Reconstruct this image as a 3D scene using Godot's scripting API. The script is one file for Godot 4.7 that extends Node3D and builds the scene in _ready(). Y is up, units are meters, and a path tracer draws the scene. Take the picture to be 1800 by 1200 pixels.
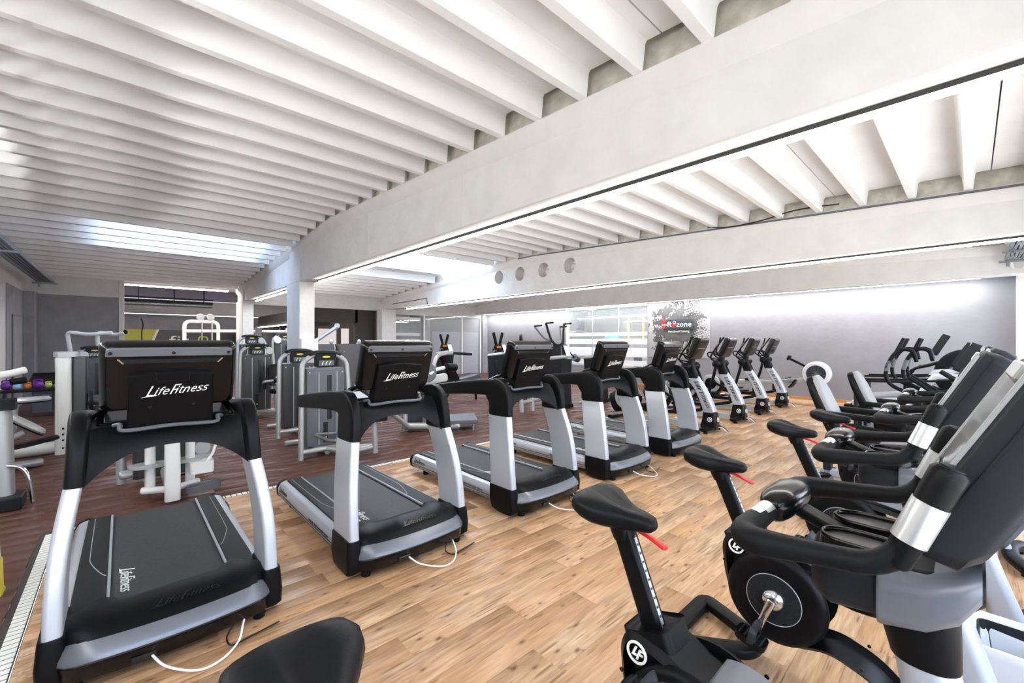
extends Node3D

const ROWZ := -2.65            # front of the treadmill row
const BEAM_Y := 2.91           # underside of the gable beams
const BEAM_X := [-2.24, 2.93, 8.10, 13.02]
const BEAM_W := 0.30
const END_Z := 1.25            # window wall behind the camera
const BACK_Z := -16.8
const WALL_X := 13.70
const LEFT_X := -1.85

var M := {}
var used := {}

# ---------------------------------------------------------------- mesh builder
class MB:
	var t := PackedVector3Array()
	var crease := 0.72

	func _close(a: PackedVector3Array) -> void:
		var vol := 0.0
		var o: Vector3 = a[0]
		for i in range(0, a.size(), 3):
			vol += (a[i] - o).dot((a[i + 1] - o).cross(a[i + 2] - o))
		if vol < 0.0:
			for i in range(0, a.size(), 3):
				var k := a[i + 1]
				a[i + 1] = a[i + 2]
				a[i + 2] = k
		t.append_array(a)

	func loft(rings: Array, caps := true, loop := false) -> MB:
		var a := PackedVector3Array()
		var n: int = rings[0].size()
		var last := rings.size() if loop else rings.size() - 1
		for i in last:
			var p: PackedVector3Array = rings[i]
			var q: PackedVector3Array = rings[(i + 1) % rings.size()]
			for j in n:
				var k := (j + 1) % n
				a.append_array([p[j], q[j], q[k], p[j], q[k], p[k]])
		if caps and not loop:
			for e in 2:
				var r: PackedVector3Array = rings[0] if e == 0 else rings[-1]
				var c := Vector3.ZERO
				for v in r:
					c += v
				c /= n
				for j in n:
					var k := (j + 1) % n
					if e == 0:
						a.append_array([c, r[j], r[k]])
					else:
						a.append_array([c, r[k], r[j]])
		_close(a)
		return self

	static func ring_se(c: Vector3, u: Vector3, v: Vector3, hu: float, hv: float, e := 2.0, n := 16) -> PackedVector3Array:
		var r := PackedVector3Array()
		for i in n:
			var f := TAU * (i + 0.5) / n
			var x := signf(cos(f)) * pow(absf(cos(f)), 2.0 / e)
			var y := signf(sin(f)) * pow(absf(sin(f)), 2.0 / e)
			r.append(c + u * hu * x + v * hv * y)
		return r

	static func ring_rr(c: Vector3, u: Vector3, v: Vector3, hu: float, hv: float, rad: float, seg := 3) -> PackedVector3Array:
		var r := PackedVector3Array()
		rad = minf(rad, minf(hu, hv))
		for q in 4:
			var sx: float = [1, -1, -1, 1][q]
			var sy: float = [1, 1, -1, -1][q]
			for i in seg + 1:
				var f := PI / 2 * (q + float(i) / seg)
				r.append(c + u * (sx * (hu - rad) + cos(f) * rad) + v * (sy * (hv - rad) + sin(f) * rad))
		return r

	func box(c: Vector3, s: Vector3, b := 0.0, bas := Basis.IDENTITY) -> MB:
		var h := s / 2
		if b <= 0.0:
			var r0 := PackedVector3Array()
			var r1 := PackedVector3Array()
			for q in [[1, 1], [-1, 1], [-1, -1], [1, -1]]:
				r0.append(c + bas * Vector3(h.x * q[0], -h.y, h.z * q[1]))
				r1.append(c + bas * Vector3(h.x * q[0], h.y, h.z * q[1]))
			return loft([r0, r1])
		b = minf(b, minf(h.x, minf(h.y, h.z)) * 0.98)
		var rs := []
		for l in [[-h.y, b], [-h.y + b, 0.0], [h.y - b, 0.0], [h.y, b]]:
			rs.append(ring_rr(c + bas * Vector3(0, l[0], 0), bas.x, bas.z, h.x - l[1], h.z - l[1], maxf(b - l[1], 0.0005), 1))
		return loft(rs)

	# rounded box: vertical axis of bas, corner radius r and edge rounding e
	func rbox(c: Vector3, s: Vector3, r: float, e: float, bas := Basis.IDENTITY, seg := 4) -> MB:
		var h := s / 2
		var out := []
		for k in 4:
			var f := PI / 2 * k / 3.0
			out.append(ring_rr(c + bas * Vector3(0, -h.y + e * (1 - sin(f)), 0), bas.x, bas.z, h.x - e + e * sqrt(maxf(0, 1 - pow(1 - sin(f), 2))), h.z - e + e * sqrt(maxf(0, 1 - pow(1 - sin(f), 2))), maxf(r - e + e * sqrt(maxf(0, 1 - pow(1 - sin(f), 2))), 0.001), seg))
		for k in 4:
			var f := PI / 2 * (3 - k) / 3.0
			out.append(ring_rr(c + bas * Vector3(0, h.y - e * (1 - sin(f)), 0), bas.x, bas.z, h.x - e + e * sqrt(maxf(0, 1 - pow(1 - sin(f), 2))), h.z - e + e * sqrt(maxf(0, 1 - pow(1 - sin(f), 2))), maxf(r - e + e * sqrt(maxf(0, 1 - pow(1 - sin(f), 2))), 0.001), seg))
		return loft(out)

	static func frames(pts: Array, up: Vector3) -> Array:
		var fr := []
		var n := pts.size()
		var v := up
		for i in n:
			var a: Vector3 = pts[maxi(i - 1, 0)]
			var b: Vector3 = pts[mini(i + 1, n - 1)]
			var d := (b - a).normalized()
			v = v - d * v.dot(d)
			if v.length() < 0.01:
				v = d.cross(Vector3(0.31, 0.2, 0.93))
			v = v.normalized()
			fr.append([d.cross(v).normalized(), v, d])
		return fr

	# sweep of a superellipse along pts; hu is across, hv is along «up»; both may be arrays
	func sweep(pts: Array, hu, hv, up := Vector3.UP, e := 2.0, seg := 12, roundness := 0.5) -> MB:
		var fr := frames(pts, up)
		var rs := []
		var n := pts.size()
		for i in n:
			var a: float = hu[i] if hu is Array else hu
			var b: float = hv[i] if hv is Array else hv
			if i == 0 and roundness > 0.0:
				for k in [0.15, 0.6]:
					rs.append(ring_se(pts[0] - fr[0][2] * minf(a, b) * roundness * sqrt(1 - pow(k + 0.1, 2)), fr[0][0], fr[0][1], a * k if k < 0.5 else a * 0.8, b * k if k < 0.5 else b * 0.8, e, seg))
			rs.append(ring_se(pts[i], fr[i][0], fr[i][1], a, b, e, seg))
			if i == n - 1 and roundness > 0.0:
				for k in [0.6, 0.15]:
					rs.append(ring_se(pts[i] + fr[i][2] * minf(a, b) * roundness * sqrt(1 - pow(k + 0.1, 2)), fr[i][0], fr[i][1], a * k if k < 0.5 else a * 0.8, b * k if k < 0.5 else b * 0.8, e, seg))
		return loft(rs)

	func tube(pts: Array, r, seg := 10, roundness := 0.5) -> MB:
		return sweep(pts, r, r, Vector3(0.02, 0.99, 0.13), 2.0, seg, roundness)

	func ring(pts: Array, r: float, up := Vector3.UP, seg := 8, e := 2.0, hv := -1.0) -> MB:   # closed loop
		var rs := []
		var n := pts.size()
		for i in n:
			var d: Vector3 = (pts[(i + 1) % n] - pts[(i + n - 1) % n]).normalized()
			var v := (up - d * up.dot(d)).normalized()
			rs.append(ring_se(pts[i], d.cross(v), v, r, r if hv < 0 else hv, e, seg))
		return loft(rs, false, true)

	func torus(c: Vector3, axis: Vector3, R: float, r: float, n := 24, seg := 8) -> MB:
		var u := axis.cross(Vector3(0.3, 0.9, 0.2)).normalized()
		var w := axis.cross(u).normalized()
		var p := []
		for i in n:
			p.append(c + u * R * cos(TAU * i / n) + w * R * sin(TAU * i / n))
		return ring(p, r, axis, seg)

	func cyl(a: Vector3, b: Vector3, r: float, seg := 16, r2 := -1.0, bev := 0.0) -> MB:
		var d := (b - a).normalized()
		var u := d.cross(Vector3(0.31, 0.13, 0.94) if absf(d.z) < 0.9 else Vector3.UP).normalized()
		var w := d.cross(u)
		var q := r if r2 < 0.0 else r2
		var rs := []
		if bev > 0.0:
			rs.append(ring_se(a, u, w, r - bev, r - bev, 2.0, seg))
			rs.append(ring_se(a + d * bev, u, w, r, r, 2.0, seg))
			rs.append(ring_se(b - d * bev, u, w, q, q, 2.0, seg))
			rs.append(ring_se(b, u, w, q - bev, q - bev, 2.0, seg))
		else:
			rs = [ring_se(a, u, w, r, r, 2.0, seg), ring_se(b, u, w, q, q, 2.0, seg)]
		return loft(rs)

	# profile: [distance along axis, radius]
	func lathe(c: Vector3, axis: Vector3, prof: Array, seg := 20) -> MB:
		var d := axis.normalized()
		var u := d.cross(Vector3(0.31, 0.13, 0.94) if absf(d.z) < 0.9 else Vector3.UP).normalized()
		var w := d.cross(u)
		var rs := []
		for p in prof:
			rs.append(ring_se(c + d * p[0], u, w, maxf(p[1], 0.0003), maxf(p[1], 0.0003), 2.0, seg))
		return loft(rs)

	func ball(c: Vector3, r: Vector3, n := 12) -> MB:
		var rs := []
		for i in range(0, n / 2 + 2):
			var f := PI * clampf(float(i) / (n / 2 + 1), 0.02, 0.98)
			rs.append(ring_se(c + Vector3(0, -cos(f) * r.y, 0), Vector3.RIGHT, Vector3.BACK, r.x * sin(f), r.z * sin(f), 2.0, n))
		return loft(rs)

	# polygon in the plane (o + x*u + y*v), extruded by w, with bevel
	func prism(poly: PackedVector2Array, o: Vector3, u: Vector3, v: Vector3, w: Vector3, bev := 0.0) -> MB:
		var n := poly.size()
		if Geometry2D.is_polygon_clockwise(poly):
			poly = poly.duplicate()
			poly.reverse()
		var ins := PackedVector2Array()
		for i in n:
			var a := (poly[i] - poly[(i + n - 1) % n]).normalized()
			var b := (poly[(i + 1) % n] - poly[i]).normalized()
			var m := (a + b)
			m = Vector2(-m.y, m.x).normalized() if m.length() > 0.001 else Vector2(-a.y, a.x)
			var s := maxf(0.5, absf(m.dot(Vector2(-a.y, a.x))))
			ins.append(poly[i] + m * (bev / s))
		var idx := Geometry2D.triangulate_polygon(ins)
		var L := w.length()
		var d := w / L
		var lv := [[ins, 0.0], [poly, bev], [poly, L - bev], [ins, L]] if bev > 0.0 else [[poly, 0.0], [poly, L]]
		var a3 := PackedVector3Array()
		var rs := []
		for l in lv:
			var r := PackedVector3Array()
			for p in l[0]:
				r.append(o + u * p.x + v * p.y + d * l[1])
			rs.append(r)
		for i in rs.size() - 1:
			for j in n:
				var k := (j + 1) % n
				a3.append_array([rs[i][j], rs[i + 1][k], rs[i + 1][j], rs[i][j], rs[i][k], rs[i + 1][k]])
		for i in range(0, idx.size(), 3):
			a3.append_array([rs[0][idx[i]], rs[0][idx[i + 1]], rs[0][idx[i + 2]]])
			a3.append_array([rs[-1][idx[i]], rs[-1][idx[i + 2]], rs[-1][idx[i + 1]]])
		# make the caps agree with the sides
		var fix := PackedVector3Array()
		var base := (rs.size() - 1) * n * 6
		var cap := idx.size()
		var nrm := (a3[base + 1] - a3[base]).cross(a3[base + 2] - a3[base]) if cap else Vector3.ZERO
		var want := -d
		var side_ok := (a3[1] - a3[0]).cross(a3[2] - a3[0])
		# outward side direction for edge 0
		var e0 := poly[1] - poly[0]
		var outw := u * e0.y - v * e0.x
		if rs.size() > 2:
			side_ok = (a3[n * 6 + 1] - a3[n * 6]).cross(a3[n * 6 + 2] - a3[n * 6])
		var flip_s := side_ok.dot(outw) < 0
		var flip_c := nrm.dot(want) < 0
		for i in range(0, a3.size(), 3):
			var fl := flip_s if i < base else flip_c
			if i >= base and ((i - base) / 3) % 2 == 1:
				fl = flip_c
			if fl:
				fix.append_array([a3[i], a3[i + 2], a3[i + 1]])
			else:
				fix.append_array([a3[i], a3[i + 1], a3[i + 2]])
		t.append_array(fix)
		return self

	func moved(x: Transform3D) -> MB:
		for i in t.size():
			t[i] = x * t[i]
		return self

	func mesh() -> ArrayMesh:
		var n := t.size()
		var fn := PackedVector3Array()
		fn.resize(n / 3)
		var at := {}
		for i in n / 3:
			fn[i] = (t[i * 3 + 1] - t[i * 3]).cross(t[i * 3 + 2] - t[i * 3])
			if fn[i].length_squared() < 1e-16:
				continue
			for k in 3:
				var key := Vector3i((t[i * 3 + k] * 20000.0).round())
				if at.has(key):
					at[key].append(i)
				else:
					at[key] = PackedInt32Array([i])
		var V := PackedVector3Array()
		var N := PackedVector3Array()
		var un := PackedVector3Array()
		un.resize(fn.size())
		for i in fn.size():
			un[i] = fn[i].normalized()
		for i in n / 3:
			if fn[i].length_squared() < 1e-16:
				continue
			for k in [0, 2, 1]:
				var p := t[i * 3 + k]
				var key := Vector3i((p * 20000.0).round())
				var s := Vector3.ZERO
				for f in at[key]:
					if un[f].dot(un[i]) > crease:
						s += fn[f]
				V.append(p)
				N.append(s.normalized())
		var arr := []
		arr.resize(Mesh.ARRAY_MAX)
		arr[Mesh.ARRAY_VERTEX] = V
		arr[Mesh.ARRAY_NORMAL] = N
		var am := ArrayMesh.new()
		am.add_surface_from_arrays(Mesh.PRIMITIVE_TRIANGLES, arr)
		return am

# ---------------------------------------------------------------- scene helpers
func numbered(n: String) -> String:
	if not used.has(n):
		used[n] = 0
		return n
	used[n] += 1
	return "%s_%03d" % [n, used[n]]

func thing(called: String, label: String, category: String, at := Vector3.ZERO, turn := 0.0, group := "") -> Node3D:
	var o := Node3D.new()
	o.name = numbered(called)
	add_child(o, true)
	o.position = at
	o.rotation.y = turn
	tag(o, label, category, group)
	return o

func tag(o: Node, label: String, category: String, group := "") -> Node:
	o.set_meta("label", label)
	o.set_meta("category", category)
	if group:
		o.set_meta("group", group)
	return o

func part(parent: Node, called: String, m: MB, mat: Material, label := "") -> MeshInstance3D:
	var o := MeshInstance3D.new()
	o.mesh = m.mesh()
	o.material_override = mat
	o.name = called if parent != self else numbered(called)
	parent.add_child(o, true)
	if label:
		o.set_meta("label", label)
	return o

func inst(parent: Node, called: String, mesh: Mesh, mat: Material, x: Transform3D) -> MeshInstance3D:
	var o := MeshInstance3D.new()
	o.mesh = mesh
	o.material_override = mat
	o.name = called
	o.transform = x
	parent.add_child(o, true)
	return o

func struct_node(called: String) -> Node3D:
	var o := Node3D.new()
	o.name = numbered(called)
	add_child(o, true)
	o.set_meta("kind", "structure")
	return o

func struct(called: String, m: MB, mat: Material) -> MeshInstance3D:
	var o := part(self, called, m, mat)
	o.set_meta("kind", "structure")
	return o

func copy(o: Node3D, at: Vector3, label := "", turn := 0.0) -> Node3D:
	var c: Node3D = o.duplicate()
	var base := str(o.name)
	c.name = numbered(base)
	add_child(c, true)
	c.position = at
	c.rotation.y = turn
	if label:
		c.set_meta("label", label)
	return c

# Catmull-Rom through points
func cr(p: Array, per := 6) -> Array:
	var out := []
	for i in p.size() - 1:
		var a: Vector3 = p[maxi(i - 1, 0)]
		var b: Vector3 = p[i]
		var c: Vector3 = p[i + 1]
		var d: Vector3 = p[mini(i + 2, p.size() - 1)]
		for k in per:
			var f := float(k) / per
			out.append(0.5 * ((2 * b) + (c - a) * f + (2 * a - 5 * b + 4 * c - d) * f * f + (3 * b - a - 3 * c + d) * f * f * f))
	out.append(p[-1])
	return out

# polyline with rounded corners
func fil(p: Array, r: float, seg := 5, closed := false) -> Array:
	var out := []
	var n := p.size()
	for i in n:
		if not closed and (i == 0 or i == n - 1):
			out.append(p[i])
			continue
		var a: Vector3 = p[(i + n - 1) % n]
		var b: Vector3 = p[i]
		var c: Vector3 = p[(i + 1) % n]
		var q := minf(r, minf(a.distance_to(b), b.distance_to(c)) * 0.49)
		var s := b + (a - b).normalized() * q
		var e := b + (c - b).normalized() * q
		for k in seg + 1:
			var f := float(k) / seg
			out.append(s.lerp(b, f).lerp(b.lerp(e, f), f))
	return out

func P2(a: Array) -> PackedVector2Array:
	var r := PackedVector2Array()
	for i in range(0, a.size(), 2):
		r.append(Vector2(a[i], a[i + 1]))
	return r

# polygon corners rounded
func round2(a: PackedVector2Array, r: float, seg := 4) -> PackedVector2Array:
	var p := []
	for v in a:
		p.append(Vector3(v.x, v.y, 0))
	var out := PackedVector2Array()
	for v in fil(p, r, seg, true):
		if out.is_empty() or out[-1].distance_to(Vector2(v.x, v.y)) > 0.0005:
			out.append(Vector2(v.x, v.y))
	return out

var fonts := {}
func text(parent: Node, called: String, s: String, size: float, mat: Material, x: Transform3D, font := "Droid Sans", bold := true, depth := 0.002, shear := 0.0, stretch := 1.0) -> MeshInstance3D:
	var key := font + str(bold)
	if not fonts.has(key):
		var f := SystemFont.new()
		f.font_names = PackedStringArray([font])
		f.font_weight = 700 if bold else 400
		fonts[key] = f
	var tm := TextMesh.new()
	tm.text = s
	tm.font = fonts[key]
	tm.font_size = 64
	tm.pixel_size = size / 64.0
	tm.depth = depth
	tm.curve_step = 2.0
	var b := Basis(Vector3(stretch, 0, 0), Vector3(shear, 1, 0), Vector3(0, 0, 1))
	var o := MeshInstance3D.new()
	o.mesh = tm
	o.material_override = mat
	o.name = called
	o.transform = x * Transform3D(b, Vector3.ZERO)
	parent.add_child(o, true)
	return o

# the brush-like maker's wordmark: slanted bold letters with a tall first letter and an underline stroke
func wordmark(parent: Node, size: float, mat: Material, x: Transform3D, depth := 0.002) -> void:
	# tall slanted capitals and small slanted letters set tight, as if brushed
	for q in [["L", -2.12, 0.10, 1.5], ["ife", -1.25, -0.02, 1.12], ["F", -0.22, 0.08, 1.5], ["itness", 1.28, -0.02, 1.12]]:
		text(parent, "lettering", q[0], size * q[3], mat, x * Transform3D(Basis.IDENTITY, Vector3(q[1] * size, q[2] * size, 0)), "Droid Sans", false, depth, 0.5, 0.98)
	var u := MB.new()
	u.prism(P2([-size * 3.0, -size * 0.52, -size * 1.75, -size * 0.47, -size * 1.75, -size * 0.38, -size * 2.5, -size * 0.4]), Vector3.ZERO, Vector3.RIGHT, Vector3.UP, Vector3(0, 0, depth))
	var o := part(parent, "lettering_stroke", u, mat)
	o.transform = x

func emblem(parent: Node, r: float, mat: Material, x: Transform3D) -> void:
	var e := MB.new()
	e.torus(Vector3.ZERO, Vector3.BACK, r * 0.88, r * 0.12, 28, 6)
	e.prism(P2([-0.5, -0.3, 0.0, -0.3, 0.12, -0.08, -0.18, -0.08, 0.1, 0.55, -0.12, 0.55]), Vector3.ZERO, Vector3.RIGHT * r, Vector3.UP * r, Vector3(0, 0, 0.002))
	e.prism(P2([-0.05, -0.55, 0.15, -0.55, 0.3, -0.12, 0.62, -0.12, 0.66, 0.05, 0.36, 0.05, 0.43, 0.24, 0.75, 0.24, 0.8, 0.42, 0.26, 0.42]), Vector3.ZERO, Vector3.RIGHT * r, Vector3.UP * r, Vector3(0, 0, 0.002))
	var o := part(parent, "emblem", e, mat)
	o.transform = x

func facing(pos: Vector3, normal: Vector3, up := Vector3.UP) -> Transform3D:
	var z := normal.normalized()
	var xx := up.cross(z).normalized()
	return Transform3D(Basis(xx, z.cross(xx), z), pos)

# ---------------------------------------------------------------- materials
func noise_tex(freq: float, a: float, b: float, size := 256, normal := false, octaves := 3, strength := 4.0) -> NoiseTexture2D:
	var fn := FastNoiseLite.new()
	fn.seed = int(freq * 1000) + size
	fn.frequency = freq
	fn.fractal_octaves = octaves
	var nt := NoiseTexture2D.new()
	nt.width = size
	nt.height = size
	nt.seamless = true
	nt.noise = fn
	if normal:
		nt.as_normal_map = true
		nt.bump_strength = strength
	else:
		var g := Gradient.new()
		g.set_color(0, Color(a, a, a))
		g.set_color(1, Color(b, b, b))
		nt.color_ramp = g
	return nt

func mat(called: String, c: Color, rough := 0.5, metal := 0.0) -> StandardMaterial3D:
	var m := StandardMaterial3D.new()
	m.albedo_color = c
	m.roughness = rough
	m.metallic = metal
	M[called] = m
	return m

func tri(m: StandardMaterial3D, s: float) -> StandardMaterial3D:
	m.uv1_triplanar = true
	m.uv1_world_triplanar = false
	m.uv1_scale = Vector3(s, s, s)
	return m

func make_materials() -> void:
	var grain := noise_tex(0.22, 0, 1, 256, true, 2, 2.5)
	var coarse := noise_tex(0.02, 0.955, 1.0, 256, false, 4)
	var plaster := noise_tex(0.05, 0, 1, 256, true, 4, 1.2)
	var worn := noise_tex(0.03, 0.8, 1.0, 256, false, 5)
	var m: StandardMaterial3D = mat("white_paint", Color(0.835, 0.832, 0.825), 0.75)
	m.albedo_texture = coarse; m.normal_enabled = true; m.normal_texture = plaster; m.normal_scale = 0.25; tri(m, 0.5)
	m = mat("ceiling", Color(0.935, 0.935, 0.935), 0.8)
	m.albedo_texture = noise_tex(0.015, 0.97, 1.0, 256, false, 4); tri(m, 0.4)
	m = mat("infill", Color(0.85, 0.83, 0.78), 0.85)
	m.albedo_texture = worn; tri(m, 0.8)
	m = mat("patch", Color(0.815, 0.81, 0.795), 0.7)
	m = mat("grey_wall", Color(0.525, 0.525, 0.545), 0.7)
	m.albedo_texture = noise_tex(0.012, 0.94, 1.0, 256, false, 4); m.normal_enabled = true; m.normal_texture = plaster; m.normal_scale = 0.2; tri(m, 0.35)
	m = mat("dark_wall", Color(0.57, 0.57, 0.59), 0.7)
	m.albedo_texture = noise_tex(0.02, 0.88, 1.0, 256, false, 4); tri(m, 0.4)
	mat("brown_dark", Color(0.19, 0.17, 0.165), 0.6)
	mat("lilac_grey", Color(0.62, 0.61, 0.66), 0.7)
	# machines
	m = mat("black", Color(0.045, 0.047, 0.052), 0.4)
	m.normal_enabled = true; m.normal_texture = grain; m.normal_scale = 0.25; tri(m, 9.0)
	m = mat("black_gloss", Color(0.04, 0.04, 0.044), 0.24)
	m.clearcoat_enabled = true; m.clearcoat = 0.3; m.clearcoat_roughness = 0.15
	m = mat("rubber", Color(0.07, 0.073, 0.08), 0.5)
	m.normal_enabled = true; m.normal_texture = grain; m.normal_scale = 0.5; tri(m, 12.0)
	m = mat("vinyl", Color(0.07, 0.073, 0.08), 0.38)
	m.normal_enabled = true; m.normal_texture = grain; m.normal_scale = 0.35; tri(m, 10.0)
	m = mat("charcoal", Color(0.13, 0.134, 0.142), 0.45)
	m.normal_enabled = true; m.normal_texture = grain; m.normal_scale = 0.2; tri(m, 9.0)
	m = mat("belt", Color(0.2, 0.205, 0.215), 0.62)
	m.albedo_texture = noise_tex(0.035, 0.78, 1.0, 512, false, 5); tri(m, 1.6)
	m = mat("mid_grey", Color(0.36, 0.37, 0.39), 0.42, 0.2)
	m = mat("bumper", Color(0.42, 0.435, 0.46), 0.35, 0.35)
	m = mat("silver", Color(0.66, 0.68, 0.71), 0.34, 0.35)
	m = mat("silver_light", Color(0.73, 0.745, 0.77), 0.33, 0.3)
	m = mat("frame_silver", Color(0.66, 0.67, 0.67), 0.36, 0.35)
	m = mat("frame_white", Color(0.86, 0.865, 0.85), 0.32)
	m = mat("chrome", Color(0.86, 0.87, 0.88), 0.12, 1.0)
	m = mat("steel", Color(0.75, 0.75, 0.74), 0.28, 0.9)
	m = mat("brushed", Color(0.83, 0.83, 0.82), 0.3, 0.8)
	m = mat("white_plastic", Color(0.9, 0.9, 0.9), 0.4)
	m = mat("white_mark", Color(0.92, 0.92, 0.9), 0.5)
	m = mat("dark_mark", Color(0.06, 0.06, 0.065), 0.3)
	m = mat("grey_mark", Color(0.48, 0.49, 0.5), 0.5)
	m = mat("red", Color(0.78, 0.1, 0.13), 0.4)
	m = mat("yellow", Color(0.9, 0.82, 0.3), 0.45)
	m = mat("orange", Color(0.85, 0.48, 0.13), 0.45)
	m = mat("lime", Color(0.72, 0.72, 0.28), 0.55)
	m = mat("purple", Color(0.42, 0.1, 0.55), 0.35)
	m = mat("light_blue", Color(0.55, 0.75, 0.85), 0.4)
	m = mat("green_yellow", Color(0.78, 0.82, 0.4), 0.4)
	m = mat("blue", Color(0.13, 0.2, 0.5), 0.4)
	m = mat("ball_blue", Color(0.35, 0.6, 0.82), 0.35)
	m = mat("beige_pad", Color(0.54, 0.53, 0.515), 0.45)
	m = mat("shroud", Color(0.2, 0.205, 0.215), 0.32)
	m = mat("shroud_grey", Color(0.36, 0.375, 0.4), 0.35)
	m = mat("shroud_brown", Color(0.33, 0.31, 0.3), 0.5)
	m = mat("galvanised", Color(0.55, 0.58, 0.61), 0.4, 0.6)
	m.albedo_texture = worn; tri(m, 3.0)
	m = mat("sign_dark", Color(0.16, 0.19, 0.22), 0.4)
	m = mat("screen_glass", Color(0.03, 0.032, 0.036), 0.06)
	m.clearcoat_enabled = true
	m = mat("baseboard", Color(0.72, 0.5, 0.26), 0.45)
	m = mat("seam", Color(0.12, 0.08, 0.06), 0.9)
	m = mat("bag", Color(0.93, 0.93, 0.94, 0.72), 0.35)
	m.transparency = BaseMaterial3D.TRANSPARENCY_ALPHA
	m = mat("shield", Color(0.85, 0.86, 0.88, 0.16), 0.05)
	m.transparency = BaseMaterial3D.TRANSPARENCY_ALPHA
	m = mat("pane", Color(0.9, 0.93, 0.95, 0.1), 0.02)
	m.transparency = BaseMaterial3D.TRANSPARENCY_ALPHA
	m = mat("frosted", Color(0.93, 0.94, 0.95, 0.8), 0.7)
	m.transparency = BaseMaterial3D.TRANSPARENCY_ALPHA
	m = mat("led", Color(1, 1, 1), 0.5)
	m.emission_enabled = true; m.emission = Color(1.0, 0.995, 0.985); m.emission_energy_multiplier = 14.0
	m = mat("tablet_screen", Color(0.8, 0.85, 0.9), 0.3)
	m.emission_enabled = true; m.emission = Color(0.8, 0.88, 0.96); m.emission_energy_multiplier = 0.6
	for k in ["black", "rubber", "vinyl", "charcoal", "black_gloss"]:
		M[k].metallic_specular = 0.26
	wood_materials()

# wood-print vinyl planks: grain streaks, knots and cracks along the plank (colour only)
func wood_image(sd: int, lo: Color, hi: Color, dark: Color, knots: int, streak: float) -> ImageTexture:
	var w := 768
	var h := 112
	var im := Image.create(w, h, false, Image.FORMAT_RGB8)
	var n1 := FastNoiseLite.new(); n1.seed = sd; n1.frequency = 0.02; n1.fractal_octaves = 4
	var n2 := FastNoiseLite.new(); n2.seed = sd + 7; n2.frequency = 0.05; n2.fractal_octaves = 3
	var n3 := FastNoiseLite.new(); n3.seed = sd + 19; n3.frequency = 0.04; n3.fractal_octaves = 2
	var rng := RandomNumberGenerator.new(); rng.seed = sd
	var kn := []
	for i in knots:
		kn.append([rng.randf_range(30, w - 30), rng.randf_range(12, h - 12), rng.randf_range(2.5, 6.5)])
	for y in h:
		for x in w:
			var wob := 0.0
			var kd := 0.0
			for k in kn:
				var dx: float = (x - k[0]) / 2.2
				var dy: float = y - k[1]
				var d2 := dx * dx + dy * dy
				var g: float = exp(-d2 / (k[2] * k[2] * 9.0))
				wob += g * signf(dy) * 9.0
				kd = maxf(kd, exp(-d2 / (k[2] * k[2])))
			var a := n1.get_noise_2d(x * 0.22, (y + wob) * 2.6)
			var b := n2.get_noise_2d(x * 0.12 + 300, (y + wob) * 5.0)
			var v := clampf(0.5 + a * 0.75 + b * 0.25, 0, 1)
			var c := lo.lerp(hi, v)
			var cr := smoothstep(0.16, 0.5, n3.get_noise_2d(x * 0.06 + 900, (y + wob) * 1.5)) * smoothstep(-0.15, 0.3, n1.get_noise_2d(x * 0.25 + 50, y * 0.5)) * streak
			c = c.lerp(dark, clampf(cr + kd * 0.85, 0, 0.9))
			im.set_pixel(x, y, c)
	return ImageTexture.create_from_image(im)

func wood_materials() -> void:
	var i := 0
	for p in [[Color(0.61, 0.465, 0.335), Color(0.76, 0.62, 0.475)], [Color(0.61, 0.45, 0.315), Color(0.75, 0.60, 0.445)], [Color(0.65, 0.51, 0.38), Color(0.78, 0.65, 0.51)], [Color(0.60, 0.45, 0.32), Color(0.77, 0.63, 0.485)], [Color(0.65, 0.495, 0.355), Color(0.76, 0.61, 0.455)]]:
		var m := mat("wood_%d" % i, Color.WHITE, 0.36)
		m.albedo_texture = wood_image(11 + i * 5, p[0], p[1], Color(0.36, 0.235, 0.14), 2 + i % 3, 0.5)
		m.metallic_specular = 0.42
		i += 1
	i = 0
	for p in [[Color(0.35, 0.235, 0.195), Color(0.37, 0.25, 0.21)], [Color(0.34, 0.226, 0.187), Color(0.36, 0.242, 0.202)], [Color(0.36, 0.243, 0.202), Color(0.38, 0.26, 0.218)]]:
		var m := mat("dark_wood_%d" % i, Color.WHITE, 0.34)
		m.metallic_specular = 0.22
		m.albedo_texture = wood_image(71 + i * 5, p[0], p[1], Color(0.27, 0.18, 0.15), 0, 0.08)
		i += 1

# ---------------------------------------------------------------- the room
func roof_y(z: float) -> float:      # underside of the roof ribs
	return 3.90 - 0.045 * (z + 8.2) if z > -8.2 else 3.90 - 0.063 * (-8.2 - z)

func plank_mesh(l: float, w: float, b := 0.0012) -> ArrayMesh:
	var th := 0.012
	var st := SurfaceTool.new()
	st.begin(Mesh.PRIMITIVE_TRIANGLES)
	var top := [Vector3(-l / 2 + b, 0, -w / 2 + b), Vector3(l / 2 - b, 0, -w / 2 + b), Vector3(l / 2 - b, 0, w / 2 - b), Vector3(-l / 2 + b, 0, w / 2 - b)]
	var mid := [Vector3(-l / 2, -b, -w / 2), Vector3(l / 2, -b, -w / 2), Vector3(l / 2, -b, w / 2), Vector3(-l / 2, -b, w / 2)]
	var quad := func(a: Vector3, b2: Vector3, c: Vector3, d: Vector3):
		for v in [a, b2, c, a, c, d]:
			st.set_uv(Vector2(v.x / l + 0.5, v.z / w + 0.5))
			st.add_vertex(v)
	quad.call(top[0], top[1], top[2], top[3])
	for i in 4:
		var k := (i + 1) % 4
		quad.call(mid[i], mid[k], top[k], top[i])
		quad.call(mid[i] - Vector3(0, th, 0), mid[k] - Vector3(0, th, 0), mid[k], mid[i])
	st.generate_normals()
	return st.commit()

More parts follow.
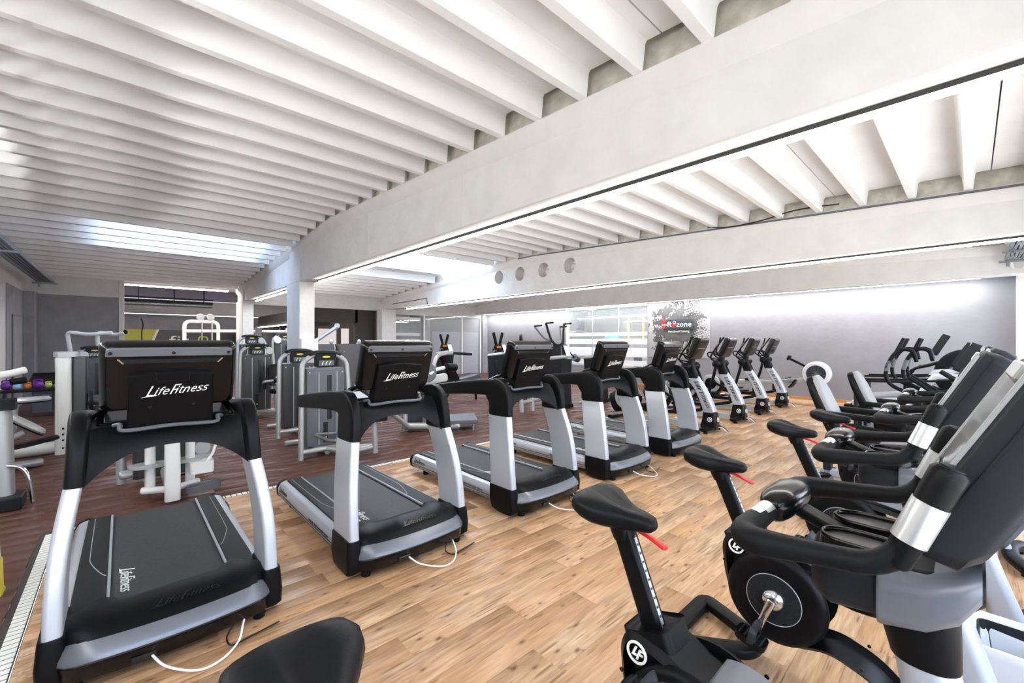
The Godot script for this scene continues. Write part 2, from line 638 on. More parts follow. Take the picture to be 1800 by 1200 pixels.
func lay_planks(root: Node3D, x0: float, x1: float, z0: float, z1: float, mats: Array, limit: int, sd: int, w := 0.185, l := 1.22, bev := 0.0012) -> void:
	var rng := RandomNumberGenerator.new()
	rng.seed = sd
	var cache := {}
	var list := []
	var z := z1
	while z > z0 + 0.01:
		var zz := maxf(z - w, z0)
		var x := x0 - rng.randf() * l
		while x < x1:
			var a := maxf(x, x0)
			var e := minf(x + l, x1)
			if e - a > 0.03:
				list.append([a, e, zz, z, rng.randi() % mats.size(), rng.randi() % 4])
			x += l
		z = zz
	list.sort_custom(func(p, q): return Vector2((p[0] + p[1]) / 2, (p[2] + p[3]) / 2).length() < Vector2((q[0] + q[1]) / 2, (q[2] + q[3]) / 2).length())
	var g := bev * 1.2
	var rest := []
	for i in mats.size():
		var st := SurfaceTool.new()
		st.begin(Mesh.PRIMITIVE_TRIANGLES)
		rest.append([st, 0])
	for i in list.size():
		var p: Array = list[i]
		var sl: float = snappedf(p[1] - p[0] - g, 0.01)
		var sw: float = snappedf(p[3] - p[2] - g, 0.001)
		var key := Vector2(sl, sw)
		if not cache.has(key):
			cache[key] = plank_mesh(sl, sw, bev)
		var fl: float = 1.0 if p[5] % 2 == 0 else -1.0
		var x := Transform3D(Basis(Vector3(fl, 0, 0), Vector3.UP, Vector3(0, 0, fl)), Vector3((p[0] + p[1]) / 2, 0, (p[2] + p[3]) / 2))
		if i < limit:
			inst(root, "plank", cache[key], M[mats[p[4]]], x)
		else:
			rest[p[4]][0].append_from(cache[key], 0, x)
			rest[p[4]][1] += 1
	for i in mats.size():
		if rest[i][1] > 0:
			var o := inst(root, "planks", rest[i][0].commit(), M[mats[i]], Transform3D.IDENTITY)
			o.set_meta("kind", "stuff")

func build_floor() -> void:
	var f := struct_node("floor")
	part(f, "screed", MB.new().box(Vector3((-0.39 + WALL_X) / 2, -0.11, (-5.12 + END_Z) / 2), Vector3(WALL_X + 0.39, 0.19, END_Z + 5.12)), M.seam)
	lay_planks(f, -0.385, WALL_X, -5.10, END_Z, ["wood_0", "wood_1", "wood_2", "wood_3", "wood_4"], 300, 5)
	var d := struct_node("floor_dark")
	var s := MB.new()
	s.box(Vector3((LEFT_X + WALL_X) / 2 - 0.2, -0.11, (-25.5 - 5.2) / 2), Vector3(WALL_X - LEFT_X + 1.0, 0.19, 20.3))
	s.box(Vector3((LEFT_X - 0.49) / 2, -0.11, (-5.2 + END_Z) / 2), Vector3(-0.49 - LEFT_X, 0.19, END_Z + 5.2))
	part(d, "screed", s, M.seam)
	lay_planks(d, LEFT_X, WALL_X, -25.5, -5.2, ["dark_wood_0", "dark_wood_1", "dark_wood_2"], 300, 9, 0.185, 1.22, 0.0005)
	var d2 := struct_node("floor_dark")
	lay_planks(d2, LEFT_X, -0.49, -5.2, END_Z, ["dark_wood_0", "dark_wood_1", "dark_wood_2"], 120, 19, 0.185, 1.22, 0.0005)
	# border strip of white marks on a dark band round the wooden floor
	var b := struct_node("floor_border")
	var band := MB.new()
	band.box(Vector3(-0.44, -0.008, (-5.2 + END_Z) / 2), Vector3(0.098, 0.014, END_Z + 5.2))
	band.box(Vector3((WALL_X - 0.39) / 2, -0.008, -5.15), Vector3(WALL_X + 0.39, 0.014, 0.098))
	part(b, "band", band, M.brown_dark)
	var tile := MB.new().box(Vector3.ZERO, Vector3(0.062, 0.003, 0.039), 0.001).mesh()
	var z := -5.10
	while z < -0.6:
		inst(b, "white_mark", tile, M.white_mark, Transform3D(Basis.IDENTITY, Vector3(-0.425, 0.0, z)))
		z += 0.048
	var rest := MB.new()
	var x := -0.40
	var k := 0
	while x < WALL_X - 0.03:
		if k < 150:
			inst(b, "white_mark", tile, M.white_mark, Transform3D(Basis(Vector3.UP, PI / 2), Vector3(x, 0.0, -5.135)))
		else:
			rest.box(Vector3(x, 0.0, -5.135), Vector3(0.043, 0.003, 0.058))
		k += 1
		x += 0.048
	var o := part(b, "white_marks", rest, M.white_mark)
	o.set_meta("kind", "stuff")

func rib_mesh(l: float) -> ArrayMesh:
	# trapezoid rib with small fillets into the slab, running along X
	var m := MB.new()
	m.prism(P2([-0.042, 0.006, -0.036, 0.0, 0.036, 0.0, 0.042, 0.006, 0.062, 0.19, 0.085, 0.225, -0.085, 0.225, -0.062, 0.19]), Vector3(-l / 2, 0, 0), Vector3.BACK, Vector3.UP, Vector3(l, 0, 0))
	return m.mesh()

func build_ceiling() -> void:
	var bays := [[LEFT_X - 0.1, BEAM_X[1] - 0.055, -0.15, 0.52, -10.7, -12.9, 0.0, 2.9], [BEAM_X[1] + BEAM_W + 0.055, BEAM_X[2] - 0.055, -0.02, 0.53, -9.6, -12.3, 0.0, 9.0], [BEAM_X[2] + BEAM_W + 0.055, BEAM_X[3] + 0.1, -0.02, 0.53, 9.0, 9.0, 0.0, 0.0]]
	for bi in 3:
		var b: Array = bays[bi]
		var c := struct_node("ceiling")
		var l: float = b[1] - b[0]
		var cx: float = (b[0] + b[1]) / 2
		var rm := rib_mesh(l)
		var z: float = b[2] + 2 * b[3]
		var k := 0
		while z > BACK_Z - 0.1:
			var sky: bool = z < b[4] and z > b[5]
			if not (sky and bi == 1):
				inst(c, "rib", rm, M.ceiling, Transform3D(Basis.IDENTITY, Vector3(cx, roof_y(z), z)))
			# slab to the next rib; every third interval shows the joint between two roof panels
			var z2: float = z - b[3]
			var sky2: bool = z2 < b[4] and z > b[5] + 0.3
			var y1 := roof_y(z) + 0.215
			var y2 := roof_y(z2) + 0.215
			if not sky2:
				var cuts := [[z, z2]] if k % 3 != 1 else [[z, z - b[3] * 0.62], [z - b[3] * 0.62 - 0.012, z2]]
				for q in cuts:
					var ya := lerpf(y1, y2, (q[0] - z) / (z2 - z))
					var yb := lerpf(y1, y2, (q[1] - z) / (z2 - z))
					part(c, "slab", MB.new().prism(P2([q[0], ya, q[1], yb, q[1], yb + 0.12, q[0], ya + 0.12]), Vector3(b[0], 0, 0), Vector3.BACK, Vector3.UP, Vector3(l, 0, 0)), M.ceiling)
			elif bi == 0:
				# beside the roof light the slab goes on at both ends
				for e in [[b[0], -0.4], [2.5, b[1]]]:
					part(c, "slab", MB.new().prism(P2([z, y1, z2, y2, z2, y2 + 0.12, z, y1 + 0.12]), Vector3(e[0], 0, 0), Vector3.BACK, Vector3.UP, Vector3(e[1] - e[0], 0, 0)), M.ceiling)
			else:
				part(c, "slab", MB.new().prism(P2([z, y1, z2, y2, z2, y2 + 0.12, z, y1 + 0.12]), Vector3(b[0], 0, 0), Vector3.BACK, Vector3.UP, Vector3(0.5, 0, 0)), M.ceiling)
			k += 1
			z = z2
		# outer roof skin, so that daylight enters only through the openings
		var skin := MB.new()
		for seg in ([[END_Z + 0.2, b[4] + 0.1], [b[5] - 0.25, BACK_Z - 0.2]] if bi < 2 else [[END_Z + 0.2, -8.2], [-8.2, BACK_Z - 0.2]]):
			var parts := [[seg[0], seg[1]]]
			if seg[0] > -8.2 and seg[1] < -8.2:
				parts = [[seg[0], -8.2], [-8.2, seg[1]]]
			for q in parts:
				skin.prism(P2([q[0], roof_y(q[0]) + 0.34, q[1], roof_y(q[1]) + 0.34, q[1], roof_y(q[1]) + 0.5, q[0], roof_y(q[0]) + 0.5]), Vector3(b[0] - 0.25, 0, 0), Vector3.BACK, Vector3.UP, Vector3(l + 0.5, 0, 0))
		part(c, "roof_skin", skin, M.ceiling)
		if bi == 1:
			# roof light: curb and glazing bars under open sky
			var g := MB.new()
			var ym: float = roof_y(-11.0) + 0.25
			g.box(Vector3(cx + 0.25, ym, -10.95), Vector3(l - 0.5, 0.035, 0.04))
			g.box(Vector3(cx + 0.6, ym, -10.2), Vector3(0.035, 0.035, 1.5))
			part(c, "glazing_bar", g, M.white_paint)
			part(c, "roof_glazing", MB.new().box(Vector3(cx + 0.2, ym + 0.12, -10.9), Vector3(l - 0.5, 0.01, 3.2)), M.pane)
		elif bi == 0:
			part(c, "roof_glazing", MB.new().box(Vector3(1.05, roof_y(-12.0) + 0.36, -11.8), Vector3(2.9, 0.01, 2.6)), M.pane)

func build_beams() -> void:
	for i in 4:
		var x: float = BEAM_X[i]
		var z1 := END_Z + 0.3
		var zb := BACK_Z - 0.25
		var poly := P2([z1, BEAM_Y, z1, roof_y(z1), -8.2, roof_y(-8.2), zb, roof_y(zb), zb, BEAM_Y])
		var b: Node3D
		if i == 2:
			b = struct_node("trim_beam")
			var cg := CSGCombiner3D.new()
			cg.name = "web"
			b.add_child(cg)
			var pg := CSGPolygon3D.new()
			pg.name = "web_profile"
			var pl := PackedVector2Array()
			for v in poly:
				pl.append(Vector2(v.x, v.y))
			pg.polygon = pl
			pg.mode = CSGPolygon3D.MODE_DEPTH
			pg.depth = BEAM_W
			pg.material = M.white_paint
			# polygon x is world z, so turn it about Y
			pg.transform = Transform3D(Basis(Vector3(0, 0, 1), Vector3.UP, Vector3(-1, 0, 0)), Vector3(x, 0, 0))
			cg.add_child(pg)
			for hz in [-9.34, -8.46, -7.57, -6.69]:
				var cy := CSGCylinder3D.new()
				cy.name = "hole"
				cy.operation = CSGShape3D.OPERATION_SUBTRACTION
				cy.radius = 0.19
				cy.height = 1.2
				cy.sides = 32
				cy.material = M.white_paint
				cy.transform = Transform3D(Basis(Vector3.BACK, PI / 2), Vector3(x + 0.15, 3.45, hz))
				cg.add_child(cy, true)
		else:
			b = struct_node("trim_beam")
			part(b, "web", MB.new().prism(poly, Vector3(x, 0, 0), Vector3.BACK, Vector3.UP, Vector3(BEAM_W, 0, 0), 0.012), M.white_paint)
		# top flange: a band that stands proud of the web, with a sloping lower edge
		for s in [-1, 1]:
			var fx: float = x if s < 0 else x + BEAM_W
			var fl := MB.new()
			for q in [[z1, -8.2], [-8.2, zb]]:
				var r0 := PackedVector3Array()
				var r1 := PackedVector3Array()
				for pnt in [[0.0, 0.0], [0.06, 0.0], [0.06, -0.10], [0.0, -0.19]]:
					r0.append(Vector3(fx + s * pnt[0], roof_y(q[0]) + pnt[1], q[0]))
					r1.append(Vector3(fx + s * pnt[0], roof_y(q[1]) + pnt[1], q[1]))
				fl.loft([r0, r1])
			part(b, "flange", fl, M.white_paint)
		# infill between the rib ends, set back on top of the beam
		var inf := MB.new()
		for q in [[z1, -8.2], [-8.2, zb]]:
			inf.prism(P2([q[0], roof_y(q[0]), q[1], roof_y(q[1]), q[1], roof_y(q[1]) + 0.34, q[0], roof_y(q[0]) + 0.34]), Vector3(x + 0.02, 0, 0), Vector3.BACK, Vector3.UP, Vector3(BEAM_W - 0.04, 0, 0))
		part(b, "infill", inf, M.infill)
		if i == 2:
			part(b, "repair_patch", MB.new().box(Vector3(x - 0.001, 3.26, -2.05), Vector3(0.006, 0.52, 0.4)), M.patch)
			part(b, "repair_patch", MB.new().box(Vector3(x - 0.001, 3.15, -13.9), Vector3(0.006, 0.38, 1.0)), M.patch)
		if i == 3:
			part(b, "repair_patch", MB.new().box(Vector3(x - 0.001, 3.22, -2.1), Vector3(0.006, 0.5, 0.42)), M.patch)
		if i == 1:
			part(b, "cast_joint", MB.new().box(Vector3(x - 0.001, 3.3, -4.05), Vector3(0.008, 0.72, 0.035), 0.003), M.white_paint)
			part(b, "cast_joint", MB.new().box(Vector3(x - 0.001, 3.3, -6.6), Vector3(0.006, 0.76, 0.02), 0.002), M.white_paint)
	# cable run along the second beam
	var cab := MB.new()
	var pts := []
	for k in 18:
		var zz := 0.9 - k * 0.55
		pts.append(Vector3(BEAM_X[2] - 0.075, roof_y(zz) - 0.03, zz))
	cab.tube(pts, 0.016, 6)
	var conduit := part(self, "conduit", cab, M.mid_grey)
	tag(conduit, "grey conduit pipe fixed along the upper edge of the beam with round holes", "conduit")
	var loosecab := MB.new().tube(cr([Vector3(7.98, 3.66, -1.35), Vector3(7.96, 3.69, -1.9), Vector3(7.97, 3.63, -2.4), Vector3(7.96, 3.62, -2.9), Vector3(7.98, 3.69, -3.3)], 5), 0.01, 6)
	tag(part(self, "loose_cable", loosecab, M.charcoal), "thin dark cable lying loose on the ledge of the second beam", "cable")
	var con2 := MB.new().tube([Vector3(BEAM_X[2] - 0.016, 3.1, -15.9), Vector3(BEAM_X[2] - 0.016, 3.14, -13.3), Vector3(BEAM_X[2] - 0.016, 2.93, -13.25)], 0.012, 6)
	tag(part(self, "conduit", con2, M.charcoal), "thin dark conduit angled down the beam end by the dark back wall", "conduit")

func led_strip(called_label: String, x: float, z0: float, z1: float, energy: float, side: float, y := BEAM_Y) -> void:
	var zc := (z0 + z1) / 2
	var l := absf(z1 - z0)
	var t := thing("led_strip", called_label, "light", Vector3(x, y - 0.004, zc))
	part(t, "channel", MB.new().box(Vector3(0, -0.014, 0), Vector3(0.05, 0.028, l), 0.004), M.dark_mark)
	part(t, "diffuser", MB.new().sweep([Vector3(0, -0.04, -l / 2 + 0.06), Vector3(0, -0.04, l / 2 - 0.06)], 0.024, 0.018, Vector3.UP, 2.5, 10, 0.2), M.led)
	var a := AreaLight3D.new()
	a.name = "glow"
	a.area_size = Vector2(0.045, l)
	a.light_energy = energy
	a.light_color = Color(1.0, 0.995, 0.985)
	a.area_range = 30.0
	a.area_attenuation = 2.0
	a.shadow_enabled = true
	a.rotation = Vector3(-PI / 2, 0, 0)
	a.position = Vector3(0, -0.062, 0)
	t.add_child(a)
	# the tube shines sideways into the bay as well
	var b: AreaLight3D = a.duplicate()
	b.name = "side_glow"
	b.light_energy = side
	b.basis = Basis(Vector3.BACK, Vector3(-0.57, 0.82, 0), Vector3(-0.82, -0.57, 0))
	b.area_size = Vector2(l, 0.03)
	b.position = Vector3(0.034, -0.03, 0)
	t.add_child(b)

func build_leds() -> void:
	led_strip("long white light strip under the beam nearest the treadmill consoles", BEAM_X[1] + 0.2, 0.95, -9.55, 6.0, 11.0)
	led_strip("short white light strip between the two white columns", BEAM_X[1] + 0.2, -10.7, -15.4, 4.0, 6.0)
	led_strip("long white light strip under the beam with four round holes", BEAM_X[2] + 0.2, 1.0, -15.2, 4.0, 9.0)
	led_strip("white light strip washing the grey wall behind the ellipticals", BEAM_X[3] + BEAM_W + 0.028, 0.2, -16.6, 22.0, 0.8, 2.97)
	led_strip("white light strip on the side wall above the strength machines", LEFT_X + 0.027, 0.9, -8.2, 4.0, 7.0)

func build_walls() -> void:
	# right wall with the opening of the glazed studio
	var w := struct_node("wall_right")
	var X := WALL_X + 0.12
	var wl := MB.new()
	wl.box(Vector3(X, 1.95, (-7.77 + END_Z) / 2), Vector3(0.24, 3.9, END_Z + 7.77))
	wl.box(Vector3(X, 1.95, (-11.35 + BACK_Z) / 2 - 0.1), Vector3(0.24, 3.9, absf(BACK_Z + 11.35) + 0.2))
	wl.box(Vector3(X, 0.3, -9.56), Vector3(0.24, 0.6, 3.6))
	wl.box(Vector3(X, 3.45, -9.56), Vector3(0.24, 0.9, 3.6))
	part(w, "plaster", wl, M.grey_wall)
	var bb := struct_node("baseboard_right")
	for q in [[0.6, -2.0], [-2.0, -4.6], [-4.6, -7.2], [-7.2, -9.8], [-9.8, -12.4], [-12.4, -16.7]]:
		part(bb, "board", MB.new().box(Vector3(WALL_X - 0.009, 0.035, (q[0] + q[1]) / 2), Vector3(0.018, 0.07, absf(q[0] - q[1]) - 0.004), 0.003), M.baseboard)
	# corner pier at the window end
	struct("wall_corner_pier", MB.new().box(Vector3(WALL_X - 0.2, 1.75, 1.0), Vector3(0.45, 3.5, 0.72), 0.01), M.white_paint)
	# window wall behind the camera: sill, head, piers, mullions, panes
	var ww := struct_node("wall_window_side")
	var wm := MB.new()
	wm.box(Vector3(6, 0.14, END_Z + 0.15), Vector3(16.5, 0.28, 0.3))
	wm.box(Vector3(6, 3.3, END_Z + 0.15), Vector3(16.5, 1.2, 0.3))
	for x in [-2.1, 3.08, 8.25]:
		wm.box(Vector3(x, 1.5, END_Z + 0.12), Vector3(0.42, 3.0, 0.36))
	part(ww, "plaster", wm, M.white_paint)
	var n := 1
	for b in [[-1.89, 2.87], [3.29, 8.04], [8.46, 13.3]]:
		var wn := struct_node("window_%d" % n)
		n += 1
		var wf := MB.new()
		var cx: float = (b[0] + b[1]) / 2
		var l: float = b[1] - b[0]
		wf.box(Vector3(cx, 0.31, END_Z + 0.12), Vector3(l, 0.06, 0.07), 0.006)
		wf.box(Vector3(cx, 2.67, END_Z + 0.12), Vector3(l, 0.06, 0.07), 0.006)
		for k in 5:
			wf.box(Vector3(b[0] + 0.03 + (l - 0.06) * k / 4.0, 1.49, END_Z + 0.12), Vector3(0.06, 2.4, 0.07), 0.006)
		part(wn, "frame", wf, M.white_plastic)
		for k in 4:
			part(wn, "pane", MB.new().box(Vector3(b[0] + 0.03 + (l - 0.06) * (k + 0.5) / 4.0, 1.49, END_Z + 0.12), Vector3((l - 0.06) / 4.0 - 0.05, 2.32, 0.006)), M.pane)
	# left wall, seen only at its far end
	var lw := struct_node("wall_left")
	var lm := MB.new()
	lm.box(Vector3(LEFT_X - 0.15, 1.95, (END_Z + BACK_Z) / 2), Vector3(0.3, 3.9, END_Z - BACK_Z + 0.6))
	part(lw, "plaster", lm, M.white_paint)
	part(lw, "painted_panel", MB.new().box(Vector3(LEFT_X + 0.005, 1.43, -15.4), Vector3(0.03, 2.86, 2.4)), M.dark_wall)
	part(lw, "pilaster", MB.new().box(Vector3(LEFT_X + 0.1, 1.43, -16.45), Vector3(0.26, 2.86, 0.5), 0.01), M.dark_wall)
	part(lw, "notice_board_frame", MB.new().box(Vector3(LEFT_X + 0.03, 1.25, -15.3), Vector3(0.03, 1.9, 1.15), 0.006), M.mid_grey)
	part(lw, "notice_board", MB.new().box(Vector3(LEFT_X + 0.047, 1.25, -15.3), Vector3(0.006, 1.84, 1.09)), M.dark_wall)
	# back wall
	var bw := struct_node("wall_back")
	part(bw, "painted_wall", MB.new().box(Vector3((LEFT_X - 0.06) / 2, 1.43, BACK_Z - 0.1), Vector3(-0.06 - LEFT_X, 2.86, 0.2)), M.dark_wall)
	part(bw, "upper_wall", MB.new().box(Vector3((LEFT_X - 0.06) / 2, 3.2, BACK_Z - 0.1), Vector3(-0.06 - LEFT_X, 0.7, 0.22)), M.white_paint)
	part(bw, "jamb", MB.new().box(Vector3(0.0, 1.75, BACK_Z - 0.35), Vector3(0.12, 3.5, 0.75), 0.006), M.white_paint)
	var fs := MB.new()
	fs.box(Vector3(5.6, 3.2, BACK_Z - 0.15), Vector3(4.8, 0.66, 0.24))
	part(bw, "fascia", fs, M.white_paint)
	part(bw, "fascia", MB.new().box(Vector3(11.0, 3.15, BACK_Z - 0.15), Vector3(5.4, 0.8, 0.26)), M.white_paint)
	# dark partition with a doorway, between the column lines
	var dp := MB.new()
	dp.box(Vector3(7.45, 1.45, BACK_Z - 0.3), Vector3(0.9, 2.9, 0.2))
	dp.box(Vector3(6.0, 2.62, BACK_Z - 0.3), Vector3(2.2, 0.56, 0.2))
	part(bw, "dark_partition", dp, M.brown_dark)
	part(bw, "beige_pier", MB.new().box(Vector3(8.0, 1.45, BACK_Z - 0.05), Vector3(0.34, 2.9, 0.3)), M.shroud_brown)
	# grey glazed partition at the right end of the back wall
	part(bw, "grey_wall", MB.new().box(Vector3(11.95, 1.4, BACK_Z - 0.2), Vector3(3.5, 2.8, 0.12)), M.grey_wall)
	part(bw, "corner_post", MB.new().box(Vector3(13.55, 1.45, BACK_Z + 0.02), Vector3(0.3, 2.9, 0.2)), M.dark_wall)
	part(bw, "low_panel", MB.new().box(Vector3(11.9, 1.02, BACK_Z - 0.12), Vector3(2.7, 2.04, 0.04)), M.lilac_grey)
	for x in [10.1, 12.2, 13.35]:
		part(bw, "mullion", MB.new().box(Vector3(x, 1.42, BACK_Z - 0.02), Vector3(0.06, 2.84, 0.06), 0.004), M.white_plastic)
	for q in [[10.1, 12.2], [12.2, 13.35]]:
		part(bw, "pane", MB.new().box(Vector3((q[0] + q[1]) / 2, 1.42, BACK_Z - 0.02), Vector3(q[1] - q[0] - 0.07, 2.8, 0.008)), M.pane)
	# striped interior window beside the column
	part(bw, "window_pane", MB.new().box(Vector3(9.2, 1.75, BACK_Z - 0.2), Vector3(1.6, 1.9, 0.008)), M.pane)
	for y in [1.35, 1.62, 1.9, 2.6]:
		part(bw, "frosted_band", MB.new().box(Vector3(9.2, y, BACK_Z - 0.19), Vector3(1.6, 0.12, 0.006)), M.frosted)
	part(bw, "lower_wall", MB.new().box(Vector3(9.2, 0.4, BACK_Z - 0.2), Vector3(1.7, 0.8, 0.12)), M.grey_wall)
	part(bw, "window_post", MB.new().box(Vector3(10.06, 1.45, BACK_Z - 0.2), Vector3(0.12, 2.9, 0.12)), M.dark_wall)
	# columns
	for c in [[3.03, -10.48, 0.32, 0.96], [3.03, -16.45, 0.32, 1.0], [8.08, -16.45, 0.62, 0.5], [BEAM_X[1] + 0.15, END_Z + 0.1, 0.32, 0.5]]:
		var cl := struct_node("wall_column")
		part(cl, "shaft", MB.new().box(Vector3(c[0], BEAM_Y / 2, c[1]), Vector3(c[2], BEAM_Y, c[3]), 0.012), M.white_paint)
		if c[1] < -5 and c[0] < 5:
			part(cl, "upper_shaft", MB.new().box(Vector3(c[0] - 0.01, (BEAM_Y + roof_y(c[1])) / 2 - 0.05, c[1] + 0.1), Vector3(c[2] - 0.04, roof_y(c[1]) - BEAM_Y - 0.1, c[3] - 0.2), 0.012), M.white_paint)
	# the section beyond the back wall: far wall, flat ceiling, side walls
	var fw := struct_node("wall_far")
	part(fw, "painted_wall", MB.new().box(Vector3(5.5, 1.4, -24.9), Vector3(17, 2.8, 0.2)), M.dark_wall)
	part(fw, "upper_band", MB.new().box(Vector3(5.5, 3.15, -24.88), Vector3(17, 0.66, 0.24)), M.white_paint)
	part(fw, "top_wall", MB.new().box(Vector3(5.5, 4.0, -24.9), Vector3(17, 1.0, 0.2)), M.lilac_grey)
	struct("wall_far_side", MB.new().box(Vector3(-2.0, 1.95, -21), Vector3(0.2, 3.9, 8.2)), M.lilac_grey)
	struct("wall_far_side", MB.new().box(Vector3(13.9, 1.95, -21), Vector3(0.2, 3.9, 8.2)), M.grey_wall)
	var fc := struct_node("ceiling_far")
	part(fc, "slab", MB.new().box(Vector3(5.9, 3.72, -19.0), Vector3(16.2, 0.15, 3.9)), M.ceiling)
	part(fc, "slab", MB.new().box(Vector3(5.9, 4.15, -22.9), Vector3(16.2, 0.15, 4.2)), M.ceiling)
	part(fc, "drop", MB.new().box(Vector3(5.9, 3.95, -20.95), Vector3(16.2, 0.5, 0.12)), M.lilac_grey)

func build_far_section() -> void:
	# transverse light strips of the flat ceiling
	for q in [[1.55, 3.60, -17.4, 3.0, "pinkish white ceiling light strip just behind the back opening"], [1.55, 3.52, -19.4, 3.0, "narrow white ceiling light strip above the pipes in the far section"], [6.2, 3.6, -18.4, 3.6, "warm ceiling light strip behind the white columns"], [11.2, 3.6, -18.6, 3.4, "ceiling light strip behind the striped glass at the back"]]:
		var t := thing("ceiling_light", q[4], "light", Vector3(q[0], q[1], q[2]))
		part(t, "housing", MB.new().box(Vector3(0, 0.02, 0), Vector3(q[3], 0.04, 0.16), 0.006), M.white_plastic)
		part(t, "diffuser", MB.new().box(Vector3(0, -0.015, 0), Vector3(q[3] - 0.06, 0.03, 0.12), 0.006), M.led)
		var a := AreaLight3D.new()
		a.name = "glow"
		a.area_size = Vector2(q[3] - 0.06, 0.12)
		a.light_energy = 8.0
		a.light_color = Color(1, 0.95, 0.93)
		a.area_range = 30.0
		a.area_attenuation = 2.0
		a.shadow_enabled = true
		a.rotation = Vector3(-PI / 2, 0, 0)
		a.position = Vector3(0, -0.04, 0)
		t.add_child(a)
	# pipes under the far ceiling
	for k in 3:
		var p := MB.new()
		var y: float = [3.34, 3.22, 3.1][k]
		var r: float = [0.03, 0.05, 0.085][k]
		var zz: float = -22.4 + [0.25, 0.1, 0.0][k]
		if k == 2:
			for j in 40:
				p.lathe(Vector3(-1.5 + j * 0.11, y, zz), Vector3.RIGHT, [[0, r * 0.9], [0.03, r], [0.08, r], [0.11, r * 0.9]], 10)
		else:
			p.tube([Vector3(-1.6, y, zz), Vector3(2.9, y, zz)], r, 8)
		var t := thing("ceiling_pipe", ["thin dark pipe, topmost of the pipes across the far section", "medium dark pipe, middle one across the far section", "ribbed grey flexible duct, lowest pipe across the far section"][k], "pipe", Vector3.ZERO, 0.0, "")
		part(t, "pipe", p, [M.charcoal, M.charcoal, M.galvanised][k])
		var h := MB.new()
		for xx in [0.5, 1.6, 2.6]:
			h.box(Vector3(xx, (y + 3.9) / 2, zz), Vector3(0.02, 3.9 - y, 0.02))
		part(t, "hanger", h, M.charcoal)
	# painted club name on the far wall
	var sg := thing("wall_sign", "dark wall sign with lime panel and white lettering on the far wall", "sign", Vector3(0, 0, -24.79))
	part(sg, "panel", MB.new().prism(P2([0.86, 1.0, 4.6, 1.0, 4.6, 2.1, 1.25, 2.1]), Vector3.ZERO, Vector3.RIGHT, Vector3.UP, Vector3(0, 0, 0.03)), M.sign_dark)
	part(sg, "lime_panel", MB.new().prism(P2([0.1, 1.0, 0.78, 1.0, 1.17, 2.12, 0.1, 2.12]), Vector3.ZERO, Vector3.RIGHT, Vector3.UP, Vector3(0, 0, 0.03)), M.lime)
	part(sg, "white_edge", MB.new().prism(P2([0.78, 1.0, 0.86, 1.0, 1.25, 2.12, 1.17, 2.12]), Vector3.ZERO, Vector3.RIGHT, Vector3.UP, Vector3(0, 0, 0.032)), M.white_mark)
	text(sg, "lettering", "fit", 0.62, M.white_mark, Transform3D(Basis.IDENTITY, Vector3(1.95, 1.58, 0.04)), "Droid Sans", false, 0.02, 0.0, 1.3)
	var oo := MB.new()
	var pts := []
	for v in fil([Vector3(-0.17, -0.2, 0), Vector3(0.17, -0.2, 0), Vector3(0.17, 0.2, 0), Vector3(-0.17, 0.2, 0)], 0.1, 5, true):
		pts.append(v + Vector3(2.85, 1.6, 0.04))
	oo.ring(pts, 0.035, Vector3.BACK, 6)
	part(sg, "lettering", oo, M.green_yellow)
	# white side shelf with taps in front of the lime panel
	var wb := thing("wash_stand", "small white stand with a thin dark tap below the lime panel", "stand", Vector3(0.62, 0, -24.0))
	part(wb, "cabinet", MB.new().box(Vector3(0, 0.78, 0), Vector3(0.5, 1.56, 0.4), 0.01), M.white_plastic)
	part(wb, "top", MB.new().box(Vector3(0, 1.6, 0), Vector3(0.6, 0.07, 0.45), 0.01), M.white_plastic)
	part(wb, "tap", MB.new().tube(cr([Vector3(0.02, 1.62, 0), Vector3(0.02, 2.0, 0), Vector3(0.06, 2.3, 0), Vector3(0.0, 2.55, 0)], 4), 0.022, 6), M.charcoal)
	# dark bar soffit with a light line, mirror and fridge beyond the columns
	var so := struct_node("trim_soffit")
	part(so, "box", MB.new().box(Vector3(5.6, 2.5, -20.6), Vector3(1.6, 0.5, 5.0), 0.01), M.brown_dark)
	part(so, "light_line", MB.new().box(Vector3(4.79, 2.24, -20.6), Vector3(0.05, 0.03, 4.9)), M.led)
	var mr := thing("wall_mirror", "tall framed mirror panels on the wall past the second column", "mirror", Vector3(5.7, 0, -23.5))
	for k in 3:
		part(mr, "mirror_panel", MB.new().box(Vector3(-1.1 + k * 0.9, 1.25, 0), Vector3(0.86, 1.9, 0.03), 0.004), M.galvanised)
		part(mr, "frame", MB.new().box(Vector3(-0.66 + k * 0.9, 1.25, 0.01), Vector3(0.04, 1.96, 0.04), 0.004), M.charcoal)
	# the pinkish doorways seen in the dark partition
	var dr := struct_node("door_1")
	part(dr, "dark_surround", MB.new().box(Vector3(7.6, 1.4, -21.3), Vector3(4.6, 2.8, 0.15)), M.brown_dark)
	part(dr, "light_wall", MB.new().box(Vector3(7.35, 1.15, -21.2), Vector3(0.85, 2.1, 0.04)), M.white_plastic)
	part(dr, "light_wall", MB.new().box(Vector3(8.2, 1.85, -21.2), Vector3(0.38, 0.75, 0.04)), M.white_plastic)
	part(dr, "cooler", MB.new().box(Vector3(8.15, 0.75, -21.1), Vector3(0.4, 1.3, 0.3), 0.01), M.white_plastic)

